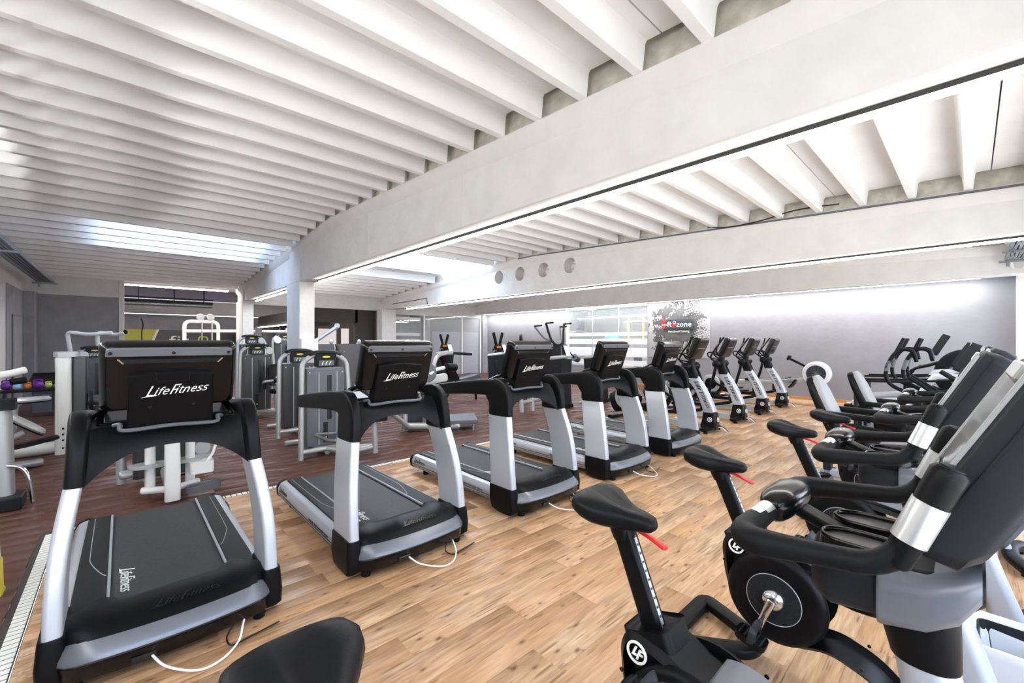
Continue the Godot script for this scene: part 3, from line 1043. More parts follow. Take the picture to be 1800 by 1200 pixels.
func build_studio() -> void:
	# glazed front of the neighbouring studio in the right wall
	var g := struct_node("window_studio")
	var z0 := -11.35
	var z1 := -7.77
	part(g, "rail", MB.new().box(Vector3(WALL_X + 0.02, 2.98, (z0 + z1) / 2), Vector3(0.05, 0.05, z1 - z0), 0.004), M.silver)
	part(g, "rail", MB.new().box(Vector3(WALL_X + 0.02, 0.62, (z0 + z1) / 2), Vector3(0.05, 0.05, z1 - z0), 0.004), M.silver)
	part(g, "post", MB.new().box(Vector3(WALL_X - 0.01, 1.8, z0 - 0.06), Vector3(0.08, 2.4, 0.12), 0.004), M.white_plastic)
	for k in 3:
		var a := lerpf(z0, z1, k / 3.0)
		var b := lerpf(z0, z1, (k + 1) / 3.0)
		part(g, "pane", MB.new().box(Vector3(WALL_X + 0.02, 1.8, (a + b) / 2), Vector3(0.01, 2.32, b - a - 0.015)), M.pane)
		if k > 0:
			part(g, "mullion", MB.new().box(Vector3(WALL_X + 0.02, 1.8, a), Vector3(0.03, 2.34, 0.035), 0.003), M.silver)
		for y in [[1.86, 0.13], [1.58, 0.2], [1.18, 0.34], [0.78, 0.2]]:
			part(g, "frosted_band", MB.new().box(Vector3(WALL_X + 0.011, y[0], (a + b) / 2), Vector3(0.004, y[1], b - a - 0.03)), M.frosted)
	# room behind the glass
	var r := struct_node("wall_studio")
	var rm := MB.new()
	rm.box(Vector3(18.6, 1.6, -10), Vector3(0.15, 3.2, 8.5))
	part(r, "rear_wall", rm, M.white_paint)
	part(r, "side_wall", MB.new().box(Vector3(16.2, 1.6, -14.2), Vector3(4.7, 3.2, 0.15)), M.white_paint)
	part(r, "side_wall", MB.new().box(Vector3(16.2, 1.6, -5.8), Vector3(4.7, 3.2, 0.15)), M.white_paint)
	part(r, "ceiling", MB.new().box(Vector3(16.2, 3.2, -10), Vector3(4.8, 0.12, 8.5)), M.dark_wall)
	part(r, "floor", MB.new().box(Vector3(16.2, -0.08, -10), Vector3(4.8, 0.14, 8.5)), M.charcoal)
	part(r, "header", MB.new().box(Vector3(17.6, 3.0, -10), Vector3(0.15, 0.28, 8.3)), M.charcoal)
	for q in [[14.6, -8.6], [15.6, -11.6]]:
		var t := thing("studio_light", "round ceiling lamp inside the glazed studio, over the " + ("yellow straps" if q[1] > -9 else "blue curtain"), "light", Vector3(q[0], 3.1, q[1]))
		part(t, "diffuser", MB.new().lathe(Vector3.ZERO, Vector3.DOWN, [[0, 0.2], [0.04, 0.2], [0.07, 0.16], [0.08, 0.0]], 20), M.led)
		var a := AreaLight3D.new()
		a.name = "glow"
		a.area_size = Vector2(0.35, 0.35)
		a.light_energy = 4.5
		a.area_range = 20.0
		a.area_attenuation = 2.0
		a.shadow_enabled = true
		a.rotation = Vector3(-PI / 2, 0, 0)
		a.position = Vector3(0, -0.1, 0)
		t.add_child(a)
	for q in [[15.0, -9.34], [15.0, -8.68]]:
		var s := MB.new().box(Vector3(q[0], 2.15, q[1]), Vector3(0.03, 0.95, 0.07), 0.004)
		tag(part(self, "training_strap", s, M.yellow), "yellow training strap behind the glass, " + ("second from the splash mural" if q[1] < -9.0 else "nearest the splash mural"), "strap", "yellow straps in the studio")
	var bar := MB.new().tube([Vector3(15.0, 2.62, -6.4), Vector3(15.0, 2.62, -11.0)], 0.03, 8)
	tag(part(self, "pull_up_bar", bar, M.steel), "long horizontal steel bar carrying the yellow straps behind the glass", "bar")
	var cur := MB.new()
	for k in 6:
		cur.box(Vector3(17.75 + k * 0.1, 2.5, -14.09), Vector3(0.1, 0.6, 0.08), 0.03)
	tag(part(self, "curtain", cur, M.blue), "dark blue pleated curtain on the side wall of the glazed studio", "curtain")
	var ball := MB.new().ball(Vector3(14.8, 1.5, -10.0), Vector3(0.4, 0.4, 0.4), 20)
	tag(part(self, "exercise_ball", ball, M.ball_blue), "large light blue exercise ball behind the striped glass", "ball")
	var rk := thing("ball_rack", "low dark rack carrying the blue ball behind the striped glass", "rack", Vector3(14.8, 0, -9.9))
	part(rk, "shelf", MB.new().box(Vector3(0, 1.06, 0), Vector3(0.6, 0.08, 2.4), 0.01), M.charcoal)
	part(rk, "shelf", MB.new().box(Vector3(0, 0.5, 0), Vector3(0.6, 0.08, 2.4), 0.01), M.charcoal)
	for zz in [-1.1, 1.1]:
		part(rk, "post", MB.new().box(Vector3(0, 0.55, zz), Vector3(0.5, 1.1, 0.08), 0.01), M.charcoal)
	for k in 4:
		var bx := MB.new().box(Vector3(14.9 + 0.2 * (k % 2), [1.2, 1.2, 0.68, 0.68][k], -9.2 + k * 0.42), Vector3(0.3, 0.2, 0.32), 0.02)
		tag(part(self, "storage_box", bx, [M.red, M.orange, M.blue, M.light_blue][k]), ["small red box on the dark rack behind the glass", "small orange box on the dark rack behind the glass", "dark blue box low on the rack behind the glass", "pale blue box low on the rack behind the glass"][k], "box")
	# mural with ink splash and half-tone dots
	var im := Image.create(512, 448, false, Image.FORMAT_RGB8)
	var n := FastNoiseLite.new(); n.seed = 4; n.frequency = 0.011; n.fractal_octaves = 5
	var n2 := FastNoiseLite.new(); n2.seed = 9; n2.frequency = 0.05; n2.fractal_octaves = 3
	for y in 448:
		for x in 512:
			var u := (x - 235.0) / 235.0
			var v := (y - 215.0) / 215.0
			var d := sqrt(u * u * 1.05 + v * v * 0.95)
			var f := d + n.get_noise_2d(x, y) * 0.75 + n2.get_noise_2d(x, y) * 0.35
			var c := 0.6
			if f < 0.74:
				c = 0.29 + 0.08 * n.get_noise_2d(x * 0.6 + 90, y * 0.6)
			elif f < 0.81:
				c = 0.22
			elif f < 0.86 and n2.get_noise_2d(x * 2 + 33, y * 2) > 0.1:
				c = 0.15
			if x > 330 and absf(y - 215.0 + (x - 390) * 0.4) < 205.0 and f > 0.5:
				var cell := 13.0
				var dx := fposmod(x + y * 0.3, cell) - cell / 2
				var dy := fposmod(y - x * 0.3, cell) - cell / 2
				var rad: float = clampf(5.4 - (x - 330) * 0.025 + n.get_noise_2d(x, y) * 3.0, 0, 5.2)
				if sqrt(dx * dx + dy * dy) < rad:
					c = 0.1
			im.set_pixel(x, y, Color(c, c, c * 1.01))
	var mm := mat("mural", Color.WHITE, 0.6)
	mm.albedo_texture = ImageTexture.create_from_image(im)
	var q := QuadMesh.new()
	q.size = Vector2(2.13, 1.87)
	var mu := thing("wall_mural", "grey ink splash mural with half-tone dots on the wall behind the ellipticals", "mural", Vector3(WALL_X - 0.006, 1.98, -6.66))
	part(mu, "backing", MB.new().box(Vector3(0.003, 0, 0), Vector3(0.004, 1.87, 2.13)), M.grey_wall)
	inst(mu, "print", q, mm, facing(Vector3(-0.002, 0, 0), Vector3.LEFT))
	var sn := thing("club_sign", "dark sign with red corner and the word ending in zone on the mural", "sign", Vector3(WALL_X - 0.03, 2.16, -6.66))
	part(sn, "board", MB.new().box(Vector3.ZERO, Vector3(0.03, 0.32, 1.06), 0.004), M.sign_dark)
	var R := func(p: Vector3) -> Transform3D: return facing(Vector3(-0.02 + p.z, p.y, p.x), Vector3.LEFT)
	part(sn, "red_corner", MB.new().prism(P2([-0.53, -0.16, -0.45, -0.16, -0.39, 0.16, -0.53, 0.16]), Vector3(-0.02, 0, 0), Vector3.BACK, Vector3.UP, Vector3(0.006, 0, 0)), M.red)
	part(sn, "white_stroke", MB.new().box(Vector3(-0.018, -0.02, -0.43), Vector3(0.008, 0.02, 0.18)), M.white_mark)
	text(sn, "lettering", "ft", 0.21, M.white_mark, R.call(Vector3(-0.27, 0.0, 0)), "Droid Sans", false, 0.006, 0.0, 1.2)
	text(sn, "lettering", "zone", 0.2, M.white_mark, R.call(Vector3(0.24, -0.015, 0)), "Droid Sans", false, 0.006, 0.0, 1.2)
	var kb := MB.new()
	kb.lathe(Vector3(-0.022, -0.02, -0.09), Vector3.RIGHT, [[0, 0.07], [0.008, 0.075]], 20)
	part(sn, "kettlebell_mark", kb, M.red)
	part(sn, "kettlebell_handle", MB.new().torus(Vector3(-0.02, 0.06, -0.09), Vector3.RIGHT, 0.045, 0.01, 20, 6), M.silver)
	text(sn, "lettering", "Functional Training", 0.085, M.white_mark, R.call(Vector3(0.05, -0.24, 0.02)), "Droid Sans", false, 0.004)

func build_trays() -> void:
	# perforated cable trays along the left beam and along the window wall
	for q in [[Vector3(LEFT_X + 0.42, 3.12, -8.0), Vector3(0.3, 0.07, 16.6), "long galvanised cable tray along the side wall above the kettlebell shelf"], [Vector3(5.6, 3.30, 0.78), Vector3(4.3, 0.07, 0.3), "galvanised cable tray crossing the bay by the windows between the near beams"], [Vector3(10.8, 3.22, 0.6), Vector3(4.3, 0.07, 0.3), "galvanised cable tray by the windows above the white steps"]]:
		var c: Vector3 = q[0]
		var s: Vector3 = q[1]
		var t := thing("cable_tray", q[2], "cable tray", c)
		var along := Vector3(0, 0, 1) if s.z > s.x else Vector3(1, 0, 0)
		var ac := Vector3(1, 0, 0) if s.z > s.x else Vector3(0, 0, 1)
		var L := maxf(s.x, s.z)
		for k in 2:
			part(t, "side", MB.new().box(ac * (0.14 if k else -0.14), along * L + Vector3(0, 0.07, 0) + ac * 0.008), M.galvanised)
		var slats := MB.new()
		for k in 6:
			slats.box(ac * (-0.12 + k * 0.048) + Vector3(0, -0.03, 0), along * L + Vector3(0, 0.004, 0) + ac * 0.03)
		part(t, "perforated_base", slats, M.galvanised)
		for e in [-0.5, -0.17, 0.17, 0.5]:
			var brk := MB.new()
			brk.box(along * L * e * 0.96 + Vector3(0, -0.06, 0), ac * 0.44 + along * 0.04 + Vector3(0, 0.04, 0), 0.003)
			brk.box(along * L * e * 0.96 + Vector3(0, -0.11, 0) - ac * 0.1, ac * 0.04 + along * 0.04 + Vector3(0, 0.1, 0), 0.003)
			part(t, "bracket", brk, M.galvanised)
		var cb := MB.new()
		for k in 4:
			var a := c
			cb.tube(cr([along * -L * 0.5 + ac * (-0.09 + k * 0.05) + Vector3(0, 0.0, 0), along * -L * 0.2 + ac * (-0.07 + k * 0.05), along * L * 0.2 + ac * (-0.1 + k * 0.06), along * L * 0.49 + ac * (-0.06 + k * 0.04)], 4), 0.011, 6)
		part(t, "cable", cb, M.charcoal)
		if s.x > s.z:
			var lp := MB.new()
			for k in 3:
				lp.tube(cr([along * L * 0.48 + Vector3(0, 0, -0.05 - 0.03 * k), along * (L * 0.5 + 0.02) + Vector3(0, -0.16 - 0.03 * k, -0.02), along * (L * 0.5 - 0.03) + Vector3(0, -0.2, 0.1), along * L * 0.49 + Vector3(0, 0.0, 0.12)], 5), 0.008, 6)
			part(t, "loose_cable", lp, M.white_plastic)
	# white steps in the window corner
	var st := thing("white_steps", "white two-step block by the window corner beyond the bikes", "steps", Vector3(11.3, 0, 0.82))
	part(st, "lower_step", MB.new().box(Vector3(0, 0.2, -0.1), Vector3(1.7, 0.4, 0.7), 0.008), M.white_plastic)
	part(st, "upper_step", MB.new().box(Vector3(0.35, 0.5, 0.1), Vector3(1.0, 0.2, 0.4), 0.008), M.white_plastic)

func build_dispenser() -> void:
	var t := thing("towel_dispenser", "white towel dispenser on the near white column", "dispenser", Vector3(3.03, 1.36, -9.998))
	part(t, "cover", MB.new().rbox(Vector3(0, 0.13, 0.1), Vector3(0.36, 0.3, 0.2), 0.03, 0.02), M.white_plastic)
	part(t, "slot", MB.new().box(Vector3(0, -0.03, 0.12), Vector3(0.3, 0.03, 0.15), 0.004), M.mid_grey)
	part(t, "mark", MB.new().box(Vector3(0.02, 0.0, 0.2), Vector3(0.06, 0.02, 0.004)), M.blue)

# ---------------------------------------------------------------- treadmill (front of the hood at z = 0, deck runs to -z)
func make_treadmill(at: Vector3, label: String, group: String) -> Node3D:
	var t := thing("treadmill", label, "treadmill", at, 0.0, group)
	var m: MB
	# deck
	part(t, "deck", MB.new().box(Vector3(0, 0.125, -1.13), Vector3(0.74, 0.11, 1.56), 0.01), M.charcoal)
	var bl := MB.new()
	bl.prism(round2(P2([-0.30, 0.19, -0.30, 0.207, -1.90, 0.207, -1.93, 0.19, -1.93, 0.1, -1.90, 0.09, -1.86, 0.19]), 0.012, 3), Vector3(-0.255, 0, 0), Vector3.BACK, Vector3.UP, Vector3(0.51, 0, 0))
	var belt := part(t, "belt", bl, M.belt, "worn dark grey running belt")
	wordmark(belt, 0.06, M.white_mark, Transform3D(Basis(Vector3(0, 0, 1), Vector3(1, 0, 0), Vector3(0, 1, 0)) * Basis(Vector3(1, 0, 0), Vector3(0, 1, 0), Vector3(0, 0, 1)), Vector3(-0.19, 0.2085, -0.66)), 0.002)
	for s in [-1, 1]:
		# side rail
		m = MB.new()
		m.prism(round2(P2([0.352 * s, 0.2, 0.40 * s, 0.218, 0.445 * s, 0.2, 0.468 * s, 0.155, 0.462 * s, 0.085, 0.42 * s, 0.055, 0.352 * s, 0.055]), 0.012, 3), Vector3(0, 0, -1.92), Vector3.RIGHT, Vector3.UP, Vector3(0, 0, 1.66), 0.004)
		var rail := part(t, "side_rail", m, M.silver, "silver rounded side rail")
		part(rail, "groove", MB.new().box(Vector3(0.4665 * s, 0.118, -1.1), Vector3(0.006, 0.005, 1.6)), M.dark_mark)
		part(rail, "groove", MB.new().box(Vector3(0.4665 * s, 0.098, -1.1), Vector3(0.006, 0.004, 1.6)), M.mid_grey)
		m = MB.new()
		m.prism(round2(P2([0.345 * s, 0.205, 0.40 * s, 0.224, 0.448 * s, 0.205, 0.473 * s, 0.155, 0.466 * s, 0.082, 0.42 * s, 0.05, 0.345 * s, 0.05]), 0.012, 3), Vector3(0, 0, -1.965), Vector3.RIGHT, Vector3.UP, Vector3(0, 0, 0.05), 0.008)
		part(rail, "end_cap", m, M.black)
		var face := facing(Vector3(0.468 * s, 0.162, -1.74), Vector3(s, 0.12, 0))
		wordmark(rail, 0.045, M.dark_mark, face, 0.002)
		text(rail, "lettering", "FlexDeck  Shock Absorption System", 0.028, M.dark_mark, facing(Vector3(0.4675 * s, 0.14, -0.78), Vector3(s, 0.05, 0)), "Droid Sans", false, 0.002)
		# foot platform beside the belt
		m = MB.new()
		var a: float = 0.268 * s
		var b: float = 0.405 * s
		m.prism(round2(P2([a, -0.34, b, -0.34, b, -0.55, b - 0.012 * s, -1.90, a, -1.90]), 0.03, 4), Vector3(0, 0.21, 0), Vector3.RIGHT, Vector3.BACK, Vector3(0, 0.016, 0), 0.005)
		var fp := part(t, "foot_platform", m, M.charcoal, "dark ribbed foot platform")
		part(fp, "edge_strip", MB.new().box(Vector3(0.262 * s, 0.219, -1.12), Vector3(0.014, 0.02, 1.55), 0.004), M.silver)
		m = MB.new()
		m.tube(cr([Vector3(0.355 * s, 0.2265, -1.88), Vector3(0.355 * s, 0.2265, -1.15), Vector3(0.345 * s, 0.2265, -0.98), Vector3(0.30 * s, 0.2265, -0.80), Vector3(0.275 * s, 0.2265, -0.74)], 5), 0.0022, 5)
		part(fp, "inlay_line", m, M.frame_silver)
		part(fp, "roller_bracket", MB.new().box(Vector3(0.268 * s, 0.2, -1.88), Vector3(0.03, 0.05, 0.05), 0.004), M.black)
		# boot and upright
		m = MB.new()
		var rs := []
		for q in [[0.015, 0.04, 0.10, -0.25, 0.444], [0.04, 0.05, 0.145, -0.265, 0.444], [0.12, 0.052, 0.16, -0.275, 0.445], [0.235, 0.046, 0.16, -0.285, 0.442], [0.245, 0.043, 0.158, -0.286, 0.442]]:
			rs.append(MB.ring_rr(Vector3(q[4] * s, q[0], q[3]), Vector3.RIGHT, Vector3.BACK, q[1], q[2], 0.03, 4))
		m.loft(rs)
		part(t, "upright_boot", m, M.black)
		m = MB.new()
		rs = []
		for k in 9:
			var f := k / 8.0
			rs.append(MB.ring_rr(Vector3((lerpf(0.44, 0.378, f) + 0.018 * sin(PI * f)) * s, lerpf(0.235, 0.90, f), lerpf(-0.285, -0.405, f) + 0.02 * sin(PI * f)), Vector3.RIGHT, Vector3.BACK, 0.034, lerpf(0.152, 0.142, f), 0.02, 3))
		m.loft(rs)
		var up := part(t, "upright", m, M.silver_light, "silver aluminium upright")
		emblem(up, 0.032, M.grey_mark, facing(Vector3(0.4335 * s, 0.71, -0.37), Vector3(s, 0.1, 0.0)))
		for k in 2:
			part(up, "bolt", MB.new().ball(Vector3(0.352 * s, 0.87, -0.44 + k * 0.075), Vector3(0.01, 0.01, 0.01), 10), M.dark_mark)
		# elbow and padded handlebar: broad at the elbow, slimmer towards the user
		m = MB.new()
		var pts := cr([Vector3(0.379, 0.875, -0.398), Vector3(0.372, 0.99, -0.402), Vector3(0.37, 1.06, -0.42), Vector3(0.37, 1.115, -0.475), Vector3(0.37, 1.128, -0.60), Vector3(0.37, 1.105, -0.9), Vector3(0.37, 1.06, -1.3), Vector3(0.37, 1.035, -1.50)], 4)
		var hv := []
		var hu := []
		for k in pts.size():
			var f := float(k) / (pts.size() - 1)
			hv.append(lerpf(0.150, 0.144, f / 0.3) if f < 0.3 else lerpf(0.142, 0.078, smoothstep(0.3, 0.58, f)) if f < 0.58 else lerpf(0.078, 0.055, (f - 0.58) / 0.42))
			hu.append(lerpf(0.0405, 0.04, f))
			pts[k].x *= s
		m.sweep(pts, hu, hv, Vector3(0, 0.05, 1), 5.0, 22, 0.3)
		part(t, "handlebar", m, M.black, "black padded handlebar")
		# side tray and reading bar
		m = MB.new()
		var tilt := Basis(Vector3.RIGHT, 0.18)
		m.rbox(Vector3(0.225 * s, 1.135, -0.60), Vector3(0.17, 0.05, 0.26), 0.03, 0.012, tilt)
		var tr := part(t, "accessory_tray", m, M.black_gloss)
		part(tr, "tray_well", MB.new().box(Vector3(0.225 * s, 1.158, -0.60), Vector3(0.11, 0.012, 0.19), 0.004, tilt), M.dark_mark)
		m = MB.new()
		m.sweep(cr([Vector3(0.33 * s, 1.12, -0.78), Vector3(0.30 * s, 1.17, -0.68), Vector3(0.24 * s, 1.235, -0.56), Vector3(0.19 * s, 1.26, -0.5)], 4), 0.022, 0.013, Vector3.UP, 2.4, 10)
		part(t, "reading_bar", m, M.black_gloss)
		part(t, "sensor_strip", MB.new().sweep([Vector3(0.292 * s, 1.198, -0.655), Vector3(0.255 * s, 1.238, -0.575)], 0.017, 0.008, Vector3.UP, 3.0, 8), M.chrome)
	# motor hood
	var N := 24
	var zf := func(x: float) -> float: return -0.06 * pow(absf(x) / 0.46, 2.2) - 0.10 * pow(smoothstep(0.30, 0.46, absf(x)), 2.0)
	var bump := func(x: float) -> float: return exp(-pow((absf(x) - 0.285) / 0.055, 2.0))
	var hood := []
	var bump_rs := []
	var skirt := []
	for k in N + 1:
		var x := lerpf(-0.43, 0.43, float(k) / N)
		var F: float = zf.call(x)
		var B: float = bump.call(x)
		var e := smoothstep(0.33, 0.43, absf(x))
		var drop := 0.03 * e
		var r := PackedVector3Array()
		for q in [[-0.36, 0.07], [-0.40 - 0.09 * B, 0.20], [-0.385 - 0.09 * B, 0.218 + 0.008 * B], [-0.34 - 0.05 * B, 0.246 + 0.014 * B - drop * 0.3], [-0.26, 0.268 - drop * 0.6], [-0.18, 0.262 - drop], [-0.11 + F * 0.5, 0.243 - drop], [-0.055 + F, 0.212 - drop], [-0.04 + F, 0.19 - drop], [-0.06 + F, 0.10]]:
			r.append(Vector3(x, q[1], q[0]))
		hood.append(r)
		var rb := PackedVector3Array()
		for q in [[-0.075 + F, 0.222 - drop], [-0.035 + F, 0.20 - drop], [-0.004 + F, 0.168 - drop], [0.002 + F, 0.145 - drop * 0.8], [-0.012 + F, 0.128 - drop * 0.6], [-0.075 + F, 0.12]]:
			rb.append(Vector3(x * 1.012, q[1], q[0]))
		bump_rs.append(rb)
		var rk := PackedVector3Array()
		for q in [[-0.09 + F, 0.15 - drop], [-0.02 + F, 0.135 - drop * 0.7], [-0.01 + F, 0.125 - drop * 0.7], [-0.03 + F, 0.06 + 0.02 * cos(x * 6.0)], [-0.06 + F, 0.035], [-0.15 + F, 0.03], [-0.3, 0.04]]:
			rk.append(Vector3(x * 1.03, q[1], q[0]))
		skirt.append(rk)
	var hd := part(t, "motor_hood", MB.new().loft(hood), M.black, "black moulded motor hood")
	wordmark(hd, 0.052, M.dark_mark, facing(Vector3(0.05, 0.2545, -0.135), Vector3(0, 1, 0.16), Vector3(0, 0.2, -1)), 0.003)
	part(hd, "bumper", MB.new().loft(bump_rs), M.bumper, "grey bumper band")
	var sk := part(hd, "lower_skirt", MB.new().loft(skirt), M.black_gloss)
	part(sk, "rating_plate", MB.new().box(Vector3(-0.405, 0.135, -0.118), Vector3(0.05, 0.03, 0.006), 0.0, Basis(Vector3.UP, -0.9)), M.white_plastic)
	part(sk, "rating_mark", MB.new().box(Vector3(-0.4055, 0.135, -0.1165), Vector3(0.045, 0.014, 0.006), 0.0, Basis(Vector3.UP, -0.9)), M.red)
	part(sk, "power_switch", MB.new().box(Vector3(0.31, 0.075, -0.068), Vector3(0.03, 0.022, 0.012), 0.003, Basis(Vector3.UP, 0.35)), M.red)
	part(sk, "socket", MB.new().box(Vector3(-0.13, 0.072, -0.03), Vector3(0.09, 0.03, 0.012), 0.003), M.dark_mark)
	# dashboard arch between the uprights
	var arch := []
	for k in 25:
		var x := lerpf(-0.365, 0.365, k / 24.0)
		var f := pow(absf(x) / 0.365, 2.6)
		var yb := lerpf(1.005, 0.84, f)
		var yt := lerpf(1.135, 1.125, pow(absf(x) / 0.365, 3.0))
		var r := PackedVector3Array()
		var zfr := lerpf(-0.40, -0.285, f)
		var zbk := -0.66
		for q in [[zfr, yb], [zfr - 0.01, lerpf(yb, yt, 0.35)], [zfr - 0.045, lerpf(yb, yt, 0.72)], [zfr - 0.10, yt], [zbk, yt + 0.01], [zbk - 0.03, yt - 0.02], [zbk, yt - 0.05], [-0.52, yb + 0.05], [zfr - 0.06, yb + 0.01]]:
			r.append(Vector3(x, q[1], q[0]))
		arch.append(r)
	part(t, "dashboard_arch", MB.new().loft(arch), M.black, "black arched dashboard")
	# console: its back faces the front of the machine
	var th := deg_to_rad(19.0)
	var cb := Basis(Vector3.RIGHT, th)
	var C := Transform3D(cb, Vector3(0, 1.395, -0.40))
	var con := Node3D.new()
	con.name = "console"
	t.add_child(con, true)
	con.transform = C
	m = MB.new()
	var rs2 := []
	for q in [[-0.045, 0.285, 0.18, 0.02], [-0.05, 0.292, 0.187, 0.03], [-0.02, 0.297, 0.192, 0.035], [0.012, 0.295, 0.19, 0.035], [0.04, 0.278, 0.176, 0.04], [0.045, 0.265, 0.165, 0.04]]:
		rs2.append(MB.ring_rr(Vector3(0, 0, q[0]), Vector3.RIGHT, Vector3.UP, q[1], q[2], q[3], 4))
	m.loft(rs2)
	part(con, "housing", m, M.black_gloss, "black display housing")
	part(con, "screen", MB.new().box(Vector3(0, 0, -0.05), Vector3(0.52, 0.32, 0.006), 0.002), M.screen_glass)
	m = MB.new()
	m.prism(round2(P2([-0.272, 0.128, 0.272, 0.128, 0.268, 0.168, 0.25, 0.176, -0.25, 0.176, -0.268, 0.168]), 0.008, 3), Vector3(0, 0, 0.034), Vector3.RIGHT, Vector3.UP, Vector3(0, 0, 0.018), 0.004)
	part(con, "top_band", m, M.bumper, "grey band along the upper back")
	for x in [-0.252, 0.0, 0.252]:
		part(con, "screw", MB.new().cyl(Vector3(x, 0.149, 0.05), Vector3(x, 0.149, 0.0545), 0.009, 12), M.dark_mark)
	m = MB.new()
	m.prism(P2([-0.225, 0.112, 0.225, 0.112, 0.205, 0.088, -0.205, 0.088]), Vector3(0, 0, 0.04), Vector3.RIGHT, Vector3.UP, Vector3(0, 0, 0.008), 0.002)
	part(con, "vent", m, M.charcoal)
	for s in [-1, 1]:
		part(con, "vent_trim", MB.new().box(Vector3(0.214 * s, 0.1, 0.047), Vector3(0.007, 0.034, 0.006), 0.001, Basis(Vector3.BACK, -0.7 * s)), M.chrome)
	# rear cover: trapezoid with an arched top
	m = MB.new()
	var pv := PackedVector2Array()
	pv.append_array(P2([-0.19, -0.275, 0.19, -0.275, 0.182, 0.02]))
	for k in 9:
		var f := k / 8.0
		pv.append(Vector2(lerpf(0.178, -0.178, f), 0.028 + 0.018 * sin(PI * f)))
	pv.append(Vector2(-0.182, 0.02))
	m.prism(pv, Vector3(0, 0, -0.01), Vector3.RIGHT, Vector3.UP, Vector3(0, 0, 0.088), 0.007)
	var rc := part(con, "rear_cover", m, M.black, "black rear cover with white lettering")
	wordmark(rc, 0.052, M.white_mark, Transform3D(Basis(Vector3.BACK, 0.06), Vector3(0.02, -0.06, 0.078)), 0.002)
	m = MB.new()
	m.tube(fil([Vector3(-0.07, 0.04, 0.078), Vector3(-0.07, -0.005, 0.078), Vector3(0.07, -0.005, 0.078), Vector3(0.07, 0.04, 0.078)], 0.01, 3), 0.0015, 5)
	part(rc, "hatch_seam", m, M.dark_mark)
	for x in [-0.095, 0.095]:
		part(rc, "hole", MB.new().cyl(Vector3(x, -0.155, 0.074), Vector3(x, -0.155, 0.0795), 0.008, 12), M.dark_mark)
	m = MB.new()
	m.tube(cr([Vector3(-0.24, 1.13, -0.46), Vector3(-0.215, 1.135, -0.43), Vector3(-0.2, 1.105, -0.405), Vector3(0.0, 1.112, -0.4), Vector3(0.2, 1.105, -0.405), Vector3(0.215, 1.135, -0.43), Vector3(0.24, 1.13, -0.46)], 5), 0.011, 8)
	part(t, "console_base_trim", m, M.mid_grey)
	# cords and feet
	part(t, "power_cord", MB.new().tube(cr([Vector3(-0.1, 0.068, -0.025), Vector3(-0.05, 0.03, 0.05), Vector3(0.06, 0.012, 0.15), Vector3(0.16, 0.012, 0.14), Vector3(0.24, 0.02, 0.06), Vector3(0.27, 0.05, -0.01), Vector3(0.29, 0.06, -0.07)], 6), 0.0055, 7), M.white_plastic, "white power cord")
	part(t, "network_cord", MB.new().tube(cr([Vector3(0.24, 0.05, -0.06), Vector3(0.2, 0.015, -0.02), Vector3(0.21, 0.012, 0.06), Vector3(0.3, 0.012, 0.05), Vector3(0.44, 0.012, 0.02)], 5), 0.0045, 6), M.dark_mark, "black cord")
	for q in [[-0.37, -0.12], [0.37, -0.12], [-0.38, -1.75], [0.38, -1.75]]:
		part(t, "foot", MB.new().cyl(Vector3(q[0], 0.0, q[1]), Vector3(q[0], 0.06, q[1]), 0.03, 12, -1, 0.004), M.black)
	return t

# ---------------------------------------------------------------- upright bike (rider faces +z, saddle at z = -0.86)
func make_saddle(c: Vector3) -> MB:
	var m := MB.new()
	var rs := []
	for q in [[-0.138, 0.05, 0.012, 0.012], [-0.132, 0.085, 0.026, 0.008], [-0.115, 0.112, 0.038, 0.004], [-0.08, 0.124, 0.046, 0.002], [-0.045, 0.119, 0.048, 0.0], [-0.01, 0.095, 0.045, -0.004], [0.03, 0.066, 0.040, -0.008], [0.07, 0.049, 0.034, -0.01], [0.11, 0.040, 0.029, -0.009], [0.14, 0.031, 0.023, -0.010], [0.152, 0.015, 0.012, -0.012]]:
		var r := PackedVector3Array()
		var n := 28
		for i in n:
			var f := TAU * i / n
			var x: float = signf(cos(f)) * pow(absf(cos(f)), 0.8) * q[1]
			var y: float = sin(f) * q[2]
			if sin(f) > 0:
				y -= 0.017 * exp(-pow(x / 0.02, 2.0)) * smoothstep(-0.14, -0.06, q[0]) * smoothstep(0.1, 0.02, q[0])
				y += 0.010 * pow(absf(x) / 0.12, 2.0)
			else:
				y *= 1.15
			r.append(c + Vector3(x, y + q[3] + 0.012 * smoothstep(0.0, -0.12, q[0]), q[0]))
		rs.append(r)
	m.crease = 0.4
	return m.loft(rs)

